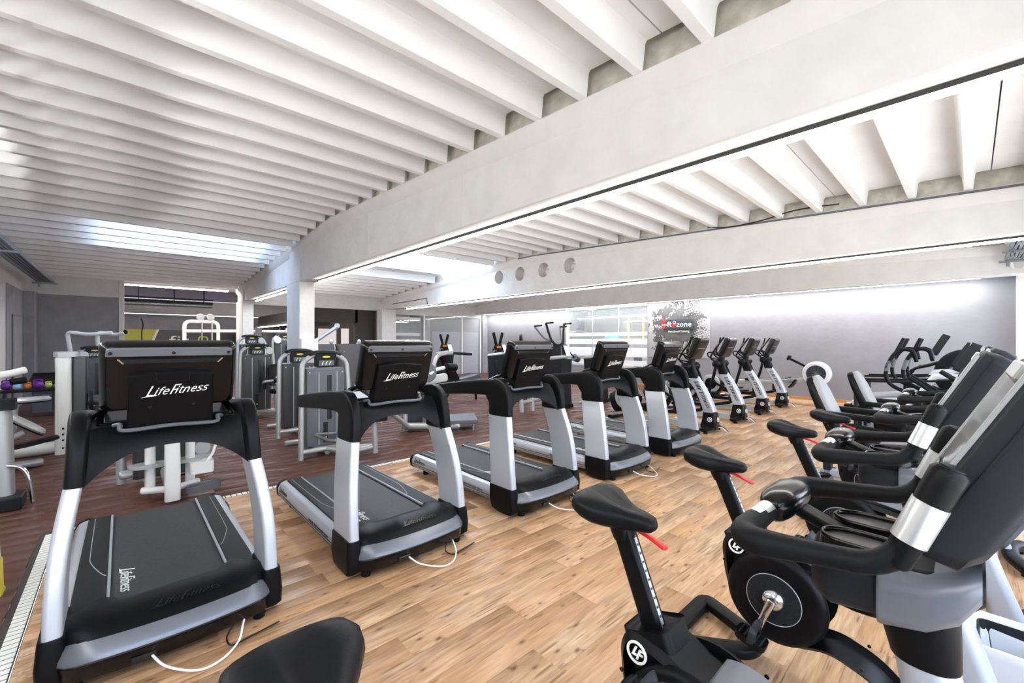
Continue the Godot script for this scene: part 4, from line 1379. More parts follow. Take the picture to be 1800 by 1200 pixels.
func make_bike(at: Vector3, label: String, seat_y: float, crank: float, group: String) -> Node3D:
	var t := thing("exercise_bike", label, "exercise bike", at, 0.0, group)
	var m: MB
	var sy := seat_y
	part(t, "saddle", make_saddle(Vector3(0, sy, -0.865)), M.vinyl, "black padded saddle")
	m = MB.new()
	m.sweep([Vector3(0, sy - 0.05, -0.838), Vector3(0, 0.52, -0.675)], 0.028, 0.036, Vector3(0, 0, 1), 4.0, 16, 0.0)
	var post := part(t, "seat_post", m, M.black)
	var d := (Vector3(0, 0.52, -0.675) - Vector3(0, sy - 0.05, -0.838)).normalized()
	var nz := Vector3(0, -d.z, d.y).normalized()
	var scale_b := Basis(Vector3.RIGHT, -d, Vector3.RIGHT.cross(-d))
	var mid := Vector3(0, (sy - 0.05 + 0.52) / 2, (-0.838 - 0.675) / 2)
	part(post, "height_scale", MB.new().box(mid - nz * 0.0362, Vector3(0.014, sy - 0.62, 0.002), 0.0, scale_b), M.frame_silver)
	var tick := MB.new()
	for k in 14:
		tick.box(mid - nz * 0.0374 + d * ((k - 6.5) * 0.028), Vector3(0.009, 0.007, 0.002), 0.0, scale_b)
	part(post, "scale_marks", tick, M.dark_mark)
	part(t, "saddle_clamp", MB.new().lathe(Vector3(0, sy - 0.09, -0.832), Vector3(0, 1, -0.28), [[0, 0.036], [0.03, 0.042], [0.055, 0.045], [0.06, 0.02]], 16), M.black)
	m = MB.new()
	m.sweep(cr([Vector3(0.015, sy - 0.05, -0.80), Vector3(0.02, sy - 0.062, -0.755), Vector3(0.022, sy - 0.08, -0.705), Vector3(0.022, sy - 0.083, -0.688)], 3), [0.009, 0.011, 0.012, 0.012, 0.012, 0.013, 0.015, 0.016, 0.017, 0.014], 0.007, Vector3.UP, 2.2, 10)
	part(t, "release_lever", m, M.red, "red saddle lever")
	# body shell
	m = MB.new()
	var out := round2(P2([-0.80, 0.57, -0.77, 0.635, -0.63, 0.62, -0.56, 0.58, -0.42, 0.57, -0.25, 0.54, -0.12, 0.47, -0.02, 0.36, 0.03, 0.20, 0.02, 0.12, -0.12, 0.11, -0.22, 0.20, -0.36, 0.245, -0.5, 0.20, -0.64, 0.195, -0.735, 0.28, -0.785, 0.42]), 0.05, 5)
	m.prism(out, Vector3(-0.098, 0, 0), Vector3.BACK, Vector3.UP, Vector3(0.196, 0, 0), 0.022)
	var body := part(t, "body_shell", m, M.black, "black moulded body")
	part(body, "post_collar", MB.new().rbox(Vector3(0, 0.56, -0.69), Vector3(0.15, 0.18, 0.17), 0.03, 0.015, Basis(Vector3.RIGHT, -0.33)), M.black)
	m = MB.new()
	m.prism(round2(P2([-0.50, 0.55, -0.52, 0.60, -0.46, 0.615, -0.26, 0.575, -0.1, 0.505, -0.11, 0.44, -0.26, 0.51]), 0.02, 3), Vector3(-0.075, 0, 0), Vector3.BACK, Vector3.UP, Vector3(0.15, 0, 0), 0.012)
	part(body, "step_cover", m, M.mid_grey, "grey step-through cover")
	for s in [-1, 1]:
		var ax := Vector3(s, 0, 0)
		var cc := Vector3(0.088 * s, 0.405, -0.56)
		part(body, "chain_cover", MB.new().lathe(cc, ax, [[0, 0.205], [0.014, 0.202], [0.026, 0.188], [0.03, 0.17], [0.026, 0.15], [0.024, 0.13]], 40), M.black)
		var disc := part(body, "crank_disc", MB.new().lathe(cc + ax * 0.012, ax, [[0, 0.112], [0.018, 0.112], [0.022, 0.108], [0.023, 0.05]], 36), M.charcoal)
		var dots := MB.new()
		for rr in 5:
			for k in 36:
				var f := TAU * (k + 0.5 * (rr % 2)) / 36
				var R := 0.058 + rr * 0.010
				if (k + rr) % 4 != 3:
					dots.box(cc + ax * 0.0352 + Vector3(0, sin(f) * R, cos(f) * R), Vector3(0.003, 0.0035, 0.0035))
		part(disc, "perforation", dots, M.dark_mark)
		part(disc, "rim", MB.new().torus(cc + ax * 0.032, ax, 0.111, 0.0018, 36, 6), M.frame_silver)
		part(body, "crank_hub", MB.new().lathe(cc + ax * 0.03, ax, [[0, 0.047], [0.012, 0.046], [0.024, 0.036], [0.03, 0.02], [0.034, 0.019]], 24), M.chrome, "chrome hub")
		var pd := (Vector3(0, -0.158, -0.06) * (1.0 if s < 0 else -1.0)).rotated(Vector3.RIGHT, crank)
		m = MB.new()
		m.sweep([cc + ax * 0.062, cc + ax * 0.066 + pd * 0.5, cc + ax * 0.07 + pd], [0.019, 0.015, 0.016], 0.010, ax, 3.0, 12, 0.8)
		part(body, "crank_arm", m, M.chrome)
		var pc := cc + ax * 0.125 + pd
		var ped := part(body, "pedal", MB.new().rbox(pc, Vector3(0.095, 0.028, 0.125), 0.03, 0.008, Basis(Vector3.RIGHT, 0.25)), M.black)
		var rib := MB.new()
		for k in 5:
			rib.box(pc + Basis(Vector3.RIGHT, 0.25) * Vector3(0, 0.0155, -0.045 + k * 0.022), Vector3(0.075, 0.004, 0.006), 0.001, Basis(Vector3.RIGHT, 0.25))
		part(ped, "tread", rib, M.charcoal)
		m = MB.new()
		m.sweep(fil([pc + Vector3(-0.05, 0.0, 0.01), pc + Vector3(-0.05, 0.06, 0.02), pc + Vector3(0.05, 0.06, 0.02), pc + Vector3(0.05, -0.03, 0.01)], 0.03, 4), 0.017, 0.003, Vector3(0.3, 1, 0), 3.0, 8, 0.0)
		part(ped, "strap", m, M.charcoal)
		emblem(body, 0.036, M.white_mark, facing(Vector3(0.0985 * s, 0.585, -0.725), ax))
		for q in [[-0.41, 0.585], [-0.78, 0.5], [-0.25, 0.25], [-0.14, 0.17]]:
			part(body, "screw", MB.new().cyl(Vector3(0.096 * s, q[1], q[0]), Vector3(0.1 * s, q[1], q[0]), 0.007, 10), M.dark_mark)
	# rear stabiliser: a triangular loop
	m = MB.new()
	m.ring(fil([Vector3(-0.25, 0.045, -1.02), Vector3(0.25, 0.045, -1.02), Vector3(0.06, 0.075, -0.68), Vector3(-0.06, 0.075, -0.68)], 0.05, 5, true), 0.042, Vector3.UP, 10, 4.0, 0.028)
	part(t, "rear_stabiliser", m, M.black, "black triangular rear foot")
	for s in [-1, 1]:
		part(t, "leveller", MB.new().cyl(Vector3(0.22 * s, 0, -1.01), Vector3(0.22 * s, 0.03, -1.01), 0.022, 12), M.black)
	# front mast
	m = MB.new()
	var rs := []
	for q in [[0.10, 0.13, 0.07], [0.3, 0.07, 0.062], [0.6, -0.015, 0.055], [0.905, -0.072, 0.05]]:
		rs.append(MB.ring_rr(Vector3(0, q[0], q[1]), Vector3.RIGHT, Vector3.BACK, 0.062, q[2], 0.04, 5))
	m.loft(rs)
	part(t, "mast", m, M.silver, "silver front mast")
	m = MB.new()
	rs = []
	for q in [[0.885, -0.068, 0.067, 0.057], [0.94, -0.075, 0.073, 0.063], [1.03, -0.087, 0.082, 0.072]]:
		rs.append(MB.ring_rr(Vector3(0, q[0], q[1]), Vector3.RIGHT, Vector3.BACK, q[2], q[3], 0.05, 5))
	m.loft(rs)
	part(t, "mast_collar", m, M.black)
	part(t, "front_stabiliser", MB.new().sweep(cr([Vector3(-0.28, 0.05, 0.27), Vector3(-0.1, 0.065, 0.2), Vector3(0.1, 0.065, 0.2), Vector3(0.28, 0.05, 0.27)], 4), 0.045, 0.03, Vector3.UP, 3.0, 12), M.black)
	for s in [-1, 1]:
		part(t, "wheel", MB.new().cyl(Vector3(0.27 * s, 0.03, 0.30), Vector3(0.30 * s, 0.03, 0.30), 0.03, 14), M.charcoal)
		part(t, "leveller", MB.new().cyl(Vector3(0.23 * s, 0, 0.25), Vector3(0.23 * s, 0.03, 0.25), 0.02, 12), M.black)
	# cup holder fairing under the handlebar
	m = MB.new()
	rs = []
	for q in [[-0.265, 0.07, 1.0, 1.09], [-0.255, 0.11, 0.985, 1.10], [-0.22, 0.135, 0.975, 1.105], [-0.12, 0.14, 0.99, 1.10], [-0.03, 0.14, 1.02, 1.12], [0.02, 0.12, 1.07, 1.14]]:
		rs.append(MB.ring_rr(Vector3(0, (q[2] + q[3]) / 2, q[0]), Vector3.RIGHT, Vector3.UP, q[1], (q[3] - q[2]) / 2, 0.045, 4))
	m.loft(rs)
	var fa := part(t, "fairing", m, M.charcoal, "cup holder housing")
	for s in [-1, 1]:
		var oc := Vector3(0.073 * s, 1.115, -0.165)
		var cup := MB.new()
		var lo := []
		for k in 24:
			var f := TAU * k / 24
			lo.append(oc + Vector3(cos(f) * 0.047, 0.012, signf(sin(f)) * pow(absf(sin(f)), 0.7) * 0.076))
		cup.ring(lo, 0.005, Vector3.UP, 8, 2.0, 0.007)
		cup.loft([MB.ring_se(oc + Vector3(0, -0.03, 0), Vector3.RIGHT, Vector3.BACK, 0.056, 0.084, 2.6, 24), MB.ring_se(oc + Vector3(0, 0.008, 0), Vector3.RIGHT, Vector3.BACK, 0.05, 0.079, 2.6, 24)])
		part(fa, "cup_rim", cup, M.black_gloss)
		part(fa, "cup_well", MB.new().loft([MB.ring_se(oc + Vector3(0, 0.0, 0), Vector3.RIGHT, Vector3.BACK, 0.043, 0.072, 2.6, 24), MB.ring_se(oc + Vector3(0, 0.0095, 0), Vector3.RIGHT, Vector3.BACK, 0.043, 0.072, 2.6, 24)]), M.dark_mark)
	m = MB.new()
	rs = []
	for q in [[-0.135, 0.146, 0.978, 1.104], [-0.13, 0.149, 0.978, 1.106], [-0.06, 0.152, 0.995, 1.113], [-0.015, 0.153, 1.03, 1.135], [0.015, 0.14, 1.08, 1.152]]:
		rs.append(MB.ring_rr(Vector3(0, (q[2] + q[3]) / 2, q[0]), Vector3.RIGHT, Vector3.UP, q[1], (q[3] - q[2]) / 2, 0.04, 4))
	m.loft(rs)
	part(fa, "side_housing", m, M.bumper, "grey side housing")
	m = MB.new()
	m.prism(round2(P2([-0.12, -0.15, 0.12, -0.15, 0.12, 0.02, -0.12, 0.02]), 0.03, 4), Vector3(0, 1.112, 0), Vector3.RIGHT, Vector3(0, 0.16, 0.98), Vector3(0, 0.014, 0), 0.004)
	part(fa, "tray_top", m, M.charcoal)
	part(fa, "under_cup", MB.new().lathe(Vector3(0, 0.985, -0.17), Vector3.DOWN, [[-0.01, 0.10], [0.012, 0.098], [0.022, 0.07], [0.024, 0.0]], 24), M.black_gloss)
	# handlebar: rear cross bar with a pod, sides running forward, grips turned up beside the console
	for s in [-1, 1]:
		m = MB.new()
		var hp := fil([Vector3(0.09 * s, 1.155, -0.345), Vector3(0.262 * s, 1.125, -0.375), Vector3(0.262 * s, 1.145, -0.22), Vector3(0.262 * s, 1.16, -0.10), Vector3(0.245 * s, 1.35, -0.025)], 0.07, 7)
		var hw := []
		for v in hp:
			hw.append(0.0225 + 0.008 * exp(-pow(v.distance_to(Vector3(0.25 * s, 1.13, -0.34)) / 0.085, 2.0)))
		m.tube(hp, hw, 14, 0.7)
		var hb := part(t, "handlebar", m, M.rubber, "black rubber handlebar")
		part(hb, "sensor_grip", MB.new().tube([Vector3(0.107 * s, 1.155, -0.349), Vector3(0.165 * s, 1.145, -0.359)], 0.0235, 14, 0.0), M.brushed)
		part(hb, "sensor_grip", MB.new().tube([Vector3(0.2565 * s, 1.218, -0.077), Vector3(0.250 * s, 1.292, -0.048)], 0.0275, 14, 0.0), M.brushed)
		part(hb, "grip_end", MB.new().tube([Vector3(0.2605 * s, 1.175, -0.094), Vector3(0.2465 * s, 1.332, -0.032), Vector3(0.245 * s, 1.35, -0.025)], [0.023, 0.027, 0.0275], 14, 0.4), M.black)
	m = MB.new()
	m.crease = 0.4
	m.sweep(cr([Vector3(-0.09, 1.152, -0.342), Vector3(-0.05, 1.166, -0.335), Vector3(0.05, 1.166, -0.335), Vector3(0.09, 1.152, -0.342)], 3), [0.03, 0.037, 0.042, 0.044, 0.045, 0.045, 0.044, 0.042, 0.037, 0.03], 0.034, Vector3.UP, 2.4, 16)
	part(t, "handlebar_pod", m, M.black_gloss, "glossy pod in the middle of the handlebar")
	part(t, "handlebar_strut", MB.new().sweep([Vector3(0, 1.145, -0.31), Vector3(0, 1.07, -0.12)], 0.032, 0.014, Vector3.UP, 3.5, 12), M.black)
	# console, screen towards the rider
	var con := Node3D.new()
	con.name = "console"
	t.add_child(con, true)
	con.transform = Transform3D(Basis(Vector3.RIGHT, deg_to_rad(27.0)), Vector3(0, 1.35, 0.03))
	m = MB.new()
	rs = []
	for q in [[-0.045, 0.195, 0.19, 0.02], [-0.038, 0.205, 0.2, 0.03], [0.0, 0.207, 0.203, 0.03], [0.045, 0.2, 0.197, 0.04], [0.065, 0.175, 0.175, 0.05]]:
		rs.append(MB.ring_rr(Vector3(0, 0, q[0]), Vector3.RIGHT, Vector3.UP, q[1], q[2], q[3], 4))
	m.loft(rs)
	part(con, "housing", m, M.charcoal, "black console housing")
	part(con, "screen", MB.new().box(Vector3(0, 0.045, -0.047), Vector3(0.34, 0.21, 0.006), 0.002), M.screen_glass, "dark glass display")
	part(con, "key_panel", MB.new().box(Vector3(0, -0.125, -0.047), Vector3(0.34, 0.085, 0.006), 0.002), M.black_gloss)
	for s in [-1, 1]:
		part(con, "side_trim", MB.new().box(Vector3(0.185 * s, 0.03, -0.047), Vector3(0.018, 0.3, 0.01), 0.003), M.frame_silver)
		part(con, "seam", MB.new().box(Vector3(0.2065 * s, 0.0, -0.012), Vector3(0.004, 0.38, 0.004)), M.dark_mark)
	m = MB.new()
	for r in 3:
		for k in 4:
			m.box(Vector3(-0.12 + k * 0.08, -0.1 - r * 0.022, -0.0505), Vector3(0.045, 0.005, 0.001))
	part(con, "key_print", m, M.grey_mark)
	part(con, "back_panel", MB.new().rbox(Vector3(0, -0.02, 0.07), Vector3(0.24, 0.02, 0.24), 0.03, 0.006, Basis(Vector3.RIGHT, PI / 2)), M.bumper)
	part(con, "top_plate", MB.new().box(Vector3(0, 0.17, -0.05), Vector3(0.24, 0.035, 0.012), 0.004), M.frame_silver)
	return t

# ---------------------------------------------------------------- elliptical (column at z = 0, drive wheel at -z)
func make_elliptical(at: Vector3, label: String, group: String) -> Node3D:
	var t := thing("elliptical_trainer", label, "elliptical", at, 0.0, group)
	var m := MB.new()
	var rs := []
	for k in 9:
		var f := k / 8.0
		rs.append(MB.ring_rr(Vector3(0, lerpf(0.32, 0.93, f), lerpf(0.0, -0.30, f) + 0.03 * sin(PI * f)), Vector3.RIGHT, Vector3(0, -0.42, -1).normalized(), lerpf(0.075, 0.06, f), lerpf(0.1, 0.085, f), 0.04, 4))
	m.loft(rs)
	var col := part(t, "column", m, M.silver_light, "silver curved column")
	for s in [-1, 1]:
		var xx := facing(Vector3(0.072 * s, 0.64, -0.12), Vector3(s, 0, 0))
		xx.basis = xx.basis * Basis(Vector3.BACK, (-1.1 if s < 0 else 1.1 + PI))
		text(col, "lettering", "Life Fitness", 0.088, M.dark_mark, xx, "Droid Serif", true, 0.004, 0.35)
	m = MB.new()
	rs = []
	for q in [[0.05, 0.10, 0.13, -0.02], [0.1, 0.11, 0.14, -0.015], [0.2, 0.095, 0.125, -0.005], [0.335, 0.082, 0.112, -0.002]]:
		rs.append(MB.ring_rr(Vector3(0, q[0], q[3]), Vector3.RIGHT, Vector3.BACK, q[1], q[2], 0.05, 4))
	m.loft(rs)
	var boot := part(t, "column_boot", m, M.black_gloss)
	for s in [-1, 1]:
		emblem(boot, 0.042, M.white_mark, facing(Vector3(0.098 * s, 0.22, 0.02), Vector3(s, 0.12, 0)))
	emblem(boot, 0.042, M.white_mark, facing(Vector3(0, 0.22, 0.124), Vector3(0, 0.1, 1)))
	m = MB.new()
	rs = []
	for q in [[0.92, -0.29, 0.066, 0.09], [1.05, -0.34, 0.062, 0.08], [1.18, -0.36, 0.06, 0.07], [1.28, -0.33, 0.05, 0.05]]:
		rs.append(MB.ring_rr(Vector3(0, q[0], q[1]), Vector3.RIGHT, Vector3.BACK, q[2], q[3], 0.04, 4))
	m.loft(rs)
	part(t, "neck", m, M.black)
	var con := Node3D.new()
	con.name = "console"
	t.add_child(con, true)
	con.transform = Transform3D(Basis(Vector3.RIGHT, deg_to_rad(24)), Vector3(0, 1.46, -0.22))
	m = MB.new()
	rs = []
	for q in [[-0.05, 0.22, 0.19, 0.03], [-0.02, 0.235, 0.205, 0.04], [0.03, 0.235, 0.205, 0.04], [0.055, 0.2, 0.17, 0.05]]:
		rs.append(MB.ring_rr(Vector3(0, 0, q[0]), Vector3.RIGHT, Vector3.UP, q[1], q[2], q[3], 4))
	m.loft(rs)
	part(con, "housing", m, M.black_gloss)
	part(con, "screen", MB.new().box(Vector3(0, 0, -0.052), Vector3(0.4, 0.34, 0.005), 0.002), M.screen_glass)
	part(con, "top_band", MB.new().box(Vector3(0, 0.185, 0.03), Vector3(0.36, 0.03, 0.05), 0.006), M.mid_grey)
	part(con, "lower_band", MB.new().box(Vector3(0, 0.02, 0.056), Vector3(0.3, 0.02, 0.012), 0.003), M.mid_grey)
	for s in [-1, 1]:
		# pivot and swinging arm
		part(t, "pivot_cover", MB.new().lathe(Vector3(0.06 * s, 1.13, -0.36), Vector3(s, 0, 0), [[0, 0.05], [0.09, 0.055], [0.15, 0.075], [0.19, 0.07], [0.215, 0.04], [0.22, 0.0]], 20), M.black)
		var sw: float = 0.12 * s
		m = MB.new()
		m.sweep(cr([Vector3(0.23 * s, 1.1, -0.36), Vector3(0.235 * s, 0.9, -0.34 + sw * 0.5), Vector3(0.235 * s, 0.62, -0.36 + sw), Vector3(0.235 * s, 0.42, -0.38 + sw * 1.2)], 4), 0.022, 0.03, Vector3(0, 0, 1), 2.5, 12)
		part(t, "swing_arm", m, M.black)
		part(t, "arm_joint", MB.new().rbox(Vector3(0.235 * s, 0.42, -0.38 + sw * 1.2), Vector3(0.07, 0.2, 0.1), 0.03, 0.015), M.charcoal)
		m = MB.new()
		m.tube(cr([Vector3(0.2 * s, 1.17, -0.37), Vector3(0.235 * s, 1.25, -0.46), Vector3(0.25 * s, 1.38, -0.47 - sw * 0.6), Vector3(0.235 * s, 1.55, -0.38 - sw * 0.8), Vector3(0.23 * s, 1.66, -0.33 - sw)], 5), 0.017, 10)
		var ah := part(t, "arm_handle", m, M.rubber)
		part(ah, "sensor_grip", MB.new().tube([Vector3(0.243 * s, 1.44, -0.45 - sw * 0.66), Vector3(0.2365 * s, 1.55, -0.385 - sw * 0.8)], 0.0185, 10, 0.0), M.shroud_brown)
		m = MB.new()
		m.tube(cr([Vector3(0.12 * s, 1.22, -0.36), Vector3(0.17 * s, 1.25, -0.5), Vector3(0.15 * s, 1.33, -0.56), Vector3(0.1 * s, 1.36, -0.5), Vector3(0.09 * s, 1.3, -0.38)], 5), 0.014, 8)
		part(t, "fixed_handle", m, M.black)
		# pedal bar from the arm joint to the crank
		m = MB.new()
		m.sweep(cr([Vector3(0.2 * s, 0.33, -0.4 + sw * 1.2), Vector3(0.19 * s, 0.26 - 0.03 * s, -0.75), Vector3(0.19 * s, 0.30 - 0.06 * s, -1.25), Vector3(0.2 * s, 0.42 - 0.12 * s, -1.6)], 4), 0.022, 0.032, Vector3.UP, 3.0, 10)
		part(t, "pedal_bar", m, M.black)
		part(t, "foot_pedal", MB.new().rbox(Vector3(0.2 * s, 0.34 - 0.05 * s, -1.0), Vector3(0.15, 0.035, 0.36), 0.04, 0.012, Basis(Vector3.RIGHT, -0.1)), M.charcoal)
	# drive housing at the rear: ring disc
	part(t, "drive_housing", MB.new().sweep([Vector3(0, 0.3, -1.45), Vector3(0, 0.42, -1.7), Vector3(0, 0.3, -2.0)], 0.085, [0.22, 0.27, 0.2], Vector3.UP, 2.6, 20), M.black)
	for s in [-1, 1]:
		var w := Vector3(0.09 * s, 0.45, -1.66)
		part(t, "drive_ring", MB.new().lathe(w, Vector3(s, 0, 0), [[0, 0.24], [0.02, 0.235], [0.028, 0.22], [0.03, 0.15]], 32), M.frame_silver, "silver ring disc")
		part(t, "drive_disc", MB.new().lathe(w + Vector3(0.02 * s, 0, 0), Vector3(s, 0, 0), [[0, 0.155], [0.016, 0.15], [0.02, 0.03], [0.03, 0.02]], 28), M.black_gloss)
	part(t, "base_rail", MB.new().rbox(Vector3(0, 0.085, -0.85), Vector3(0.12, 0.09, 1.7), 0.02, 0.012), M.silver)
	part(t, "front_base", MB.new().sweep(cr([Vector3(-0.3, 0.06, -0.02), Vector3(-0.12, 0.075, 0.03), Vector3(0.12, 0.075, 0.03), Vector3(0.3, 0.06, -0.02)], 4), 0.07, 0.03, Vector3.UP, 3.0, 12), M.black)
	part(t, "rear_base", MB.new().box(Vector3(0, 0.05, -1.9), Vector3(0.56, 0.06, 0.14), 0.012), M.black)
	for q in [[-0.27, 0.02], [0.27, 0.02], [-0.24, -1.9], [0.24, -1.9]]:
		part(t, "leveller", MB.new().lathe(Vector3(q[0], 0.0, q[1]), Vector3.UP, [[0, 0.04], [0.015, 0.04], [0.03, 0.03], [0.06, 0.012]], 12), M.black)
	for k in 2:
		part(t, "power_cord", MB.new().tube(cr([Vector3(0.02 + k * 0.05, 0.07, 0.08), Vector3(0.05 + k * 0.06, 0.085, 0.15), Vector3(0.08 + k * 0.05, 0.05, 0.2), Vector3(0.1 + k * 0.04, 0.008, 0.24)], 4), 0.007, 6), [M.white_plastic, M.dark_mark][k])
	return t

# ---------------------------------------------------------------- recumbent bike
func make_recumbent(at: Vector3, label: String, group: String) -> Node3D:
	var t := thing("recumbent_bike", label, "exercise bike", at, 0.0, group)
	var m := MB.new()
	var rs := []
	for q in [[0.62, -0.93, 0.17, 0.03], [0.66, -0.945, 0.19, 0.045], [0.8, -1.0, 0.2, 0.05], [1.0, -1.08, 0.19, 0.048], [1.13, -1.135, 0.15, 0.042], [1.18, -1.155, 0.09, 0.03]]:
		rs.append(MB.ring_rr(Vector3(0, q[0], q[1]), Vector3.RIGHT, Vector3(0, 0.37, 0.93), q[2], q[3], 0.04, 4))
	m.loft(rs)
	var sb := part(t, "backrest", m, M.beige_pad, "pale grey padded backrest")
	m = MB.new()
	rs = []
	for q in [[0.58, -0.98, 0.18, 0.03], [0.66, -0.995, 0.205, 0.045], [0.8, -1.045, 0.215, 0.05], [1.0, -1.125, 0.205, 0.045], [1.13, -1.175, 0.16, 0.04], [1.17, -1.19, 0.1, 0.03]]:
		rs.append(MB.ring_rr(Vector3(0, q[0], q[1]), Vector3.RIGHT, Vector3(0, 0.37, 0.93), q[2], q[3], 0.04, 4))
	m.loft(rs)
	part(sb, "shell", m, M.black)
	part(t, "seat", MB.new().rbox(Vector3(0, 0.58, -0.76), Vector3(0.4, 0.1, 0.4), 0.1, 0.035, Basis(Vector3.RIGHT, 0.1)), M.vinyl)
	for s in [-1, 1]:
		part(t, "armrest", MB.new().sweep([Vector3(0.27 * s, 0.79, -1.0), Vector3(0.275 * s, 0.785, -0.8), Vector3(0.27 * s, 0.775, -0.52)], 0.036, 0.032, Vector3.UP, 3.5, 14), M.black)
		m = MB.new()
		m.tube(fil([Vector3(0.27 * s, 0.775, -0.52), Vector3(0.275 * s, 0.8, -0.45), Vector3(0.27 * s, 0.94, -0.33)], 0.05), 0.02, 10)
		var g := part(t, "side_grip", m, M.black)
		part(g, "sensor_grip", MB.new().tube([Vector3(0.2725 * s, 0.86, -0.40), Vector3(0.271 * s, 0.92, -0.35)], 0.0215, 10, 0.0), M.brushed)
		part(t, "seat_arm", MB.new().tube([Vector3(0.2 * s, 0.55, -0.9), Vector3(0.26 * s, 0.76, -0.96)], 0.02, 8), M.charcoal)
		m = MB.new()
		m.tube(cr([Vector3(0.06 * s, 0.62, 0.1), Vector3(0.1 * s, 0.85, 0.03), Vector3(0.16 * s, 0.98, -0.03), Vector3(0.17 * s, 1.08, -0.16), Vector3(0.14 * s, 1.22, -0.34)], 5), 0.018, 10)
		part(t, "console_handle", m, M.black)
		part(t, "leveller", MB.new().cyl(Vector3(0.22 * s, 0, -1.05), Vector3(0.22 * s, 0.04, -1.05), 0.025, 10), M.black)
		part(t, "leveller", MB.new().cyl(Vector3(0.22 * s, 0, 0.3), Vector3(0.22 * s, 0.04, 0.3), 0.025, 10), M.black)
		part(t, "pedal", MB.new().rbox(Vector3(0.2 * s, 0.36 + 0.12 * s, 0.1), Vector3(0.1, 0.03, 0.12), 0.03, 0.008), M.black)
		part(t, "crank_arm", MB.new().sweep([Vector3(0.13 * s, 0.38, 0.08), Vector3(0.14 * s, 0.36 + 0.12 * s, 0.1)], 0.015, 0.01, Vector3(1, 0, 0), 3.0, 8), M.chrome)
	part(t, "seat_rail", MB.new().sweep([Vector3(0, 0.3, -1.05), Vector3(0, 0.36, -0.4), Vector3(0, 0.42, 0.0)], 0.06, 0.05, Vector3.UP, 4.0, 12), M.silver_light)
	part(t, "seat_carriage", MB.new().rbox(Vector3(0, 0.46, -0.8), Vector3(0.26, 0.18, 0.3), 0.05, 0.02), M.black)
	part(t, "drive_housing", MB.new().prism(round2(P2([-0.25, 0.15, -0.2, 0.5, 0.0, 0.65, 0.2, 0.62, 0.32, 0.4, 0.3, 0.12]), 0.08, 5), Vector3(-0.12, 0, 0), Vector3.BACK, Vector3.UP, Vector3(0.24, 0, 0), 0.02), M.black)
	part(t, "rear_base", MB.new().box(Vector3(0, 0.06, -1.05), Vector3(0.56, 0.06, 0.1), 0.012), M.black)
	part(t, "front_base", MB.new().box(Vector3(0, 0.06, 0.3), Vector3(0.56, 0.06, 0.1), 0.012), M.black)
	part(t, "base_rail", MB.new().box(Vector3(0, 0.09, -0.4), Vector3(0.1, 0.08, 1.4), 0.012), M.silver)
	part(t, "rear_support", MB.new().box(Vector3(0, 0.2, -1.03), Vector3(0.1, 0.25, 0.08), 0.012), M.charcoal)
	part(t, "mast", MB.new().tube([Vector3(0, 0.6, 0.12), Vector3(0, 1.05, 0.16)], 0.05, 12), M.silver_light)
	var con := Node3D.new()
	con.name = "console"
	t.add_child(con, true)
	con.transform = Transform3D(Basis(Vector3.RIGHT, deg_to_rad(24)), Vector3(0, 1.18, 0.14))
	part(con, "housing", MB.new().rbox(Vector3.ZERO, Vector3(0.4, 0.09, 0.34), 0.04, 0.02, Basis(Vector3.RIGHT, PI / 2)), M.charcoal)
	part(con, "screen", MB.new().box(Vector3(0, 0, -0.047), Vector3(0.32, 0.26, 0.005)), M.screen_glass)
	return t

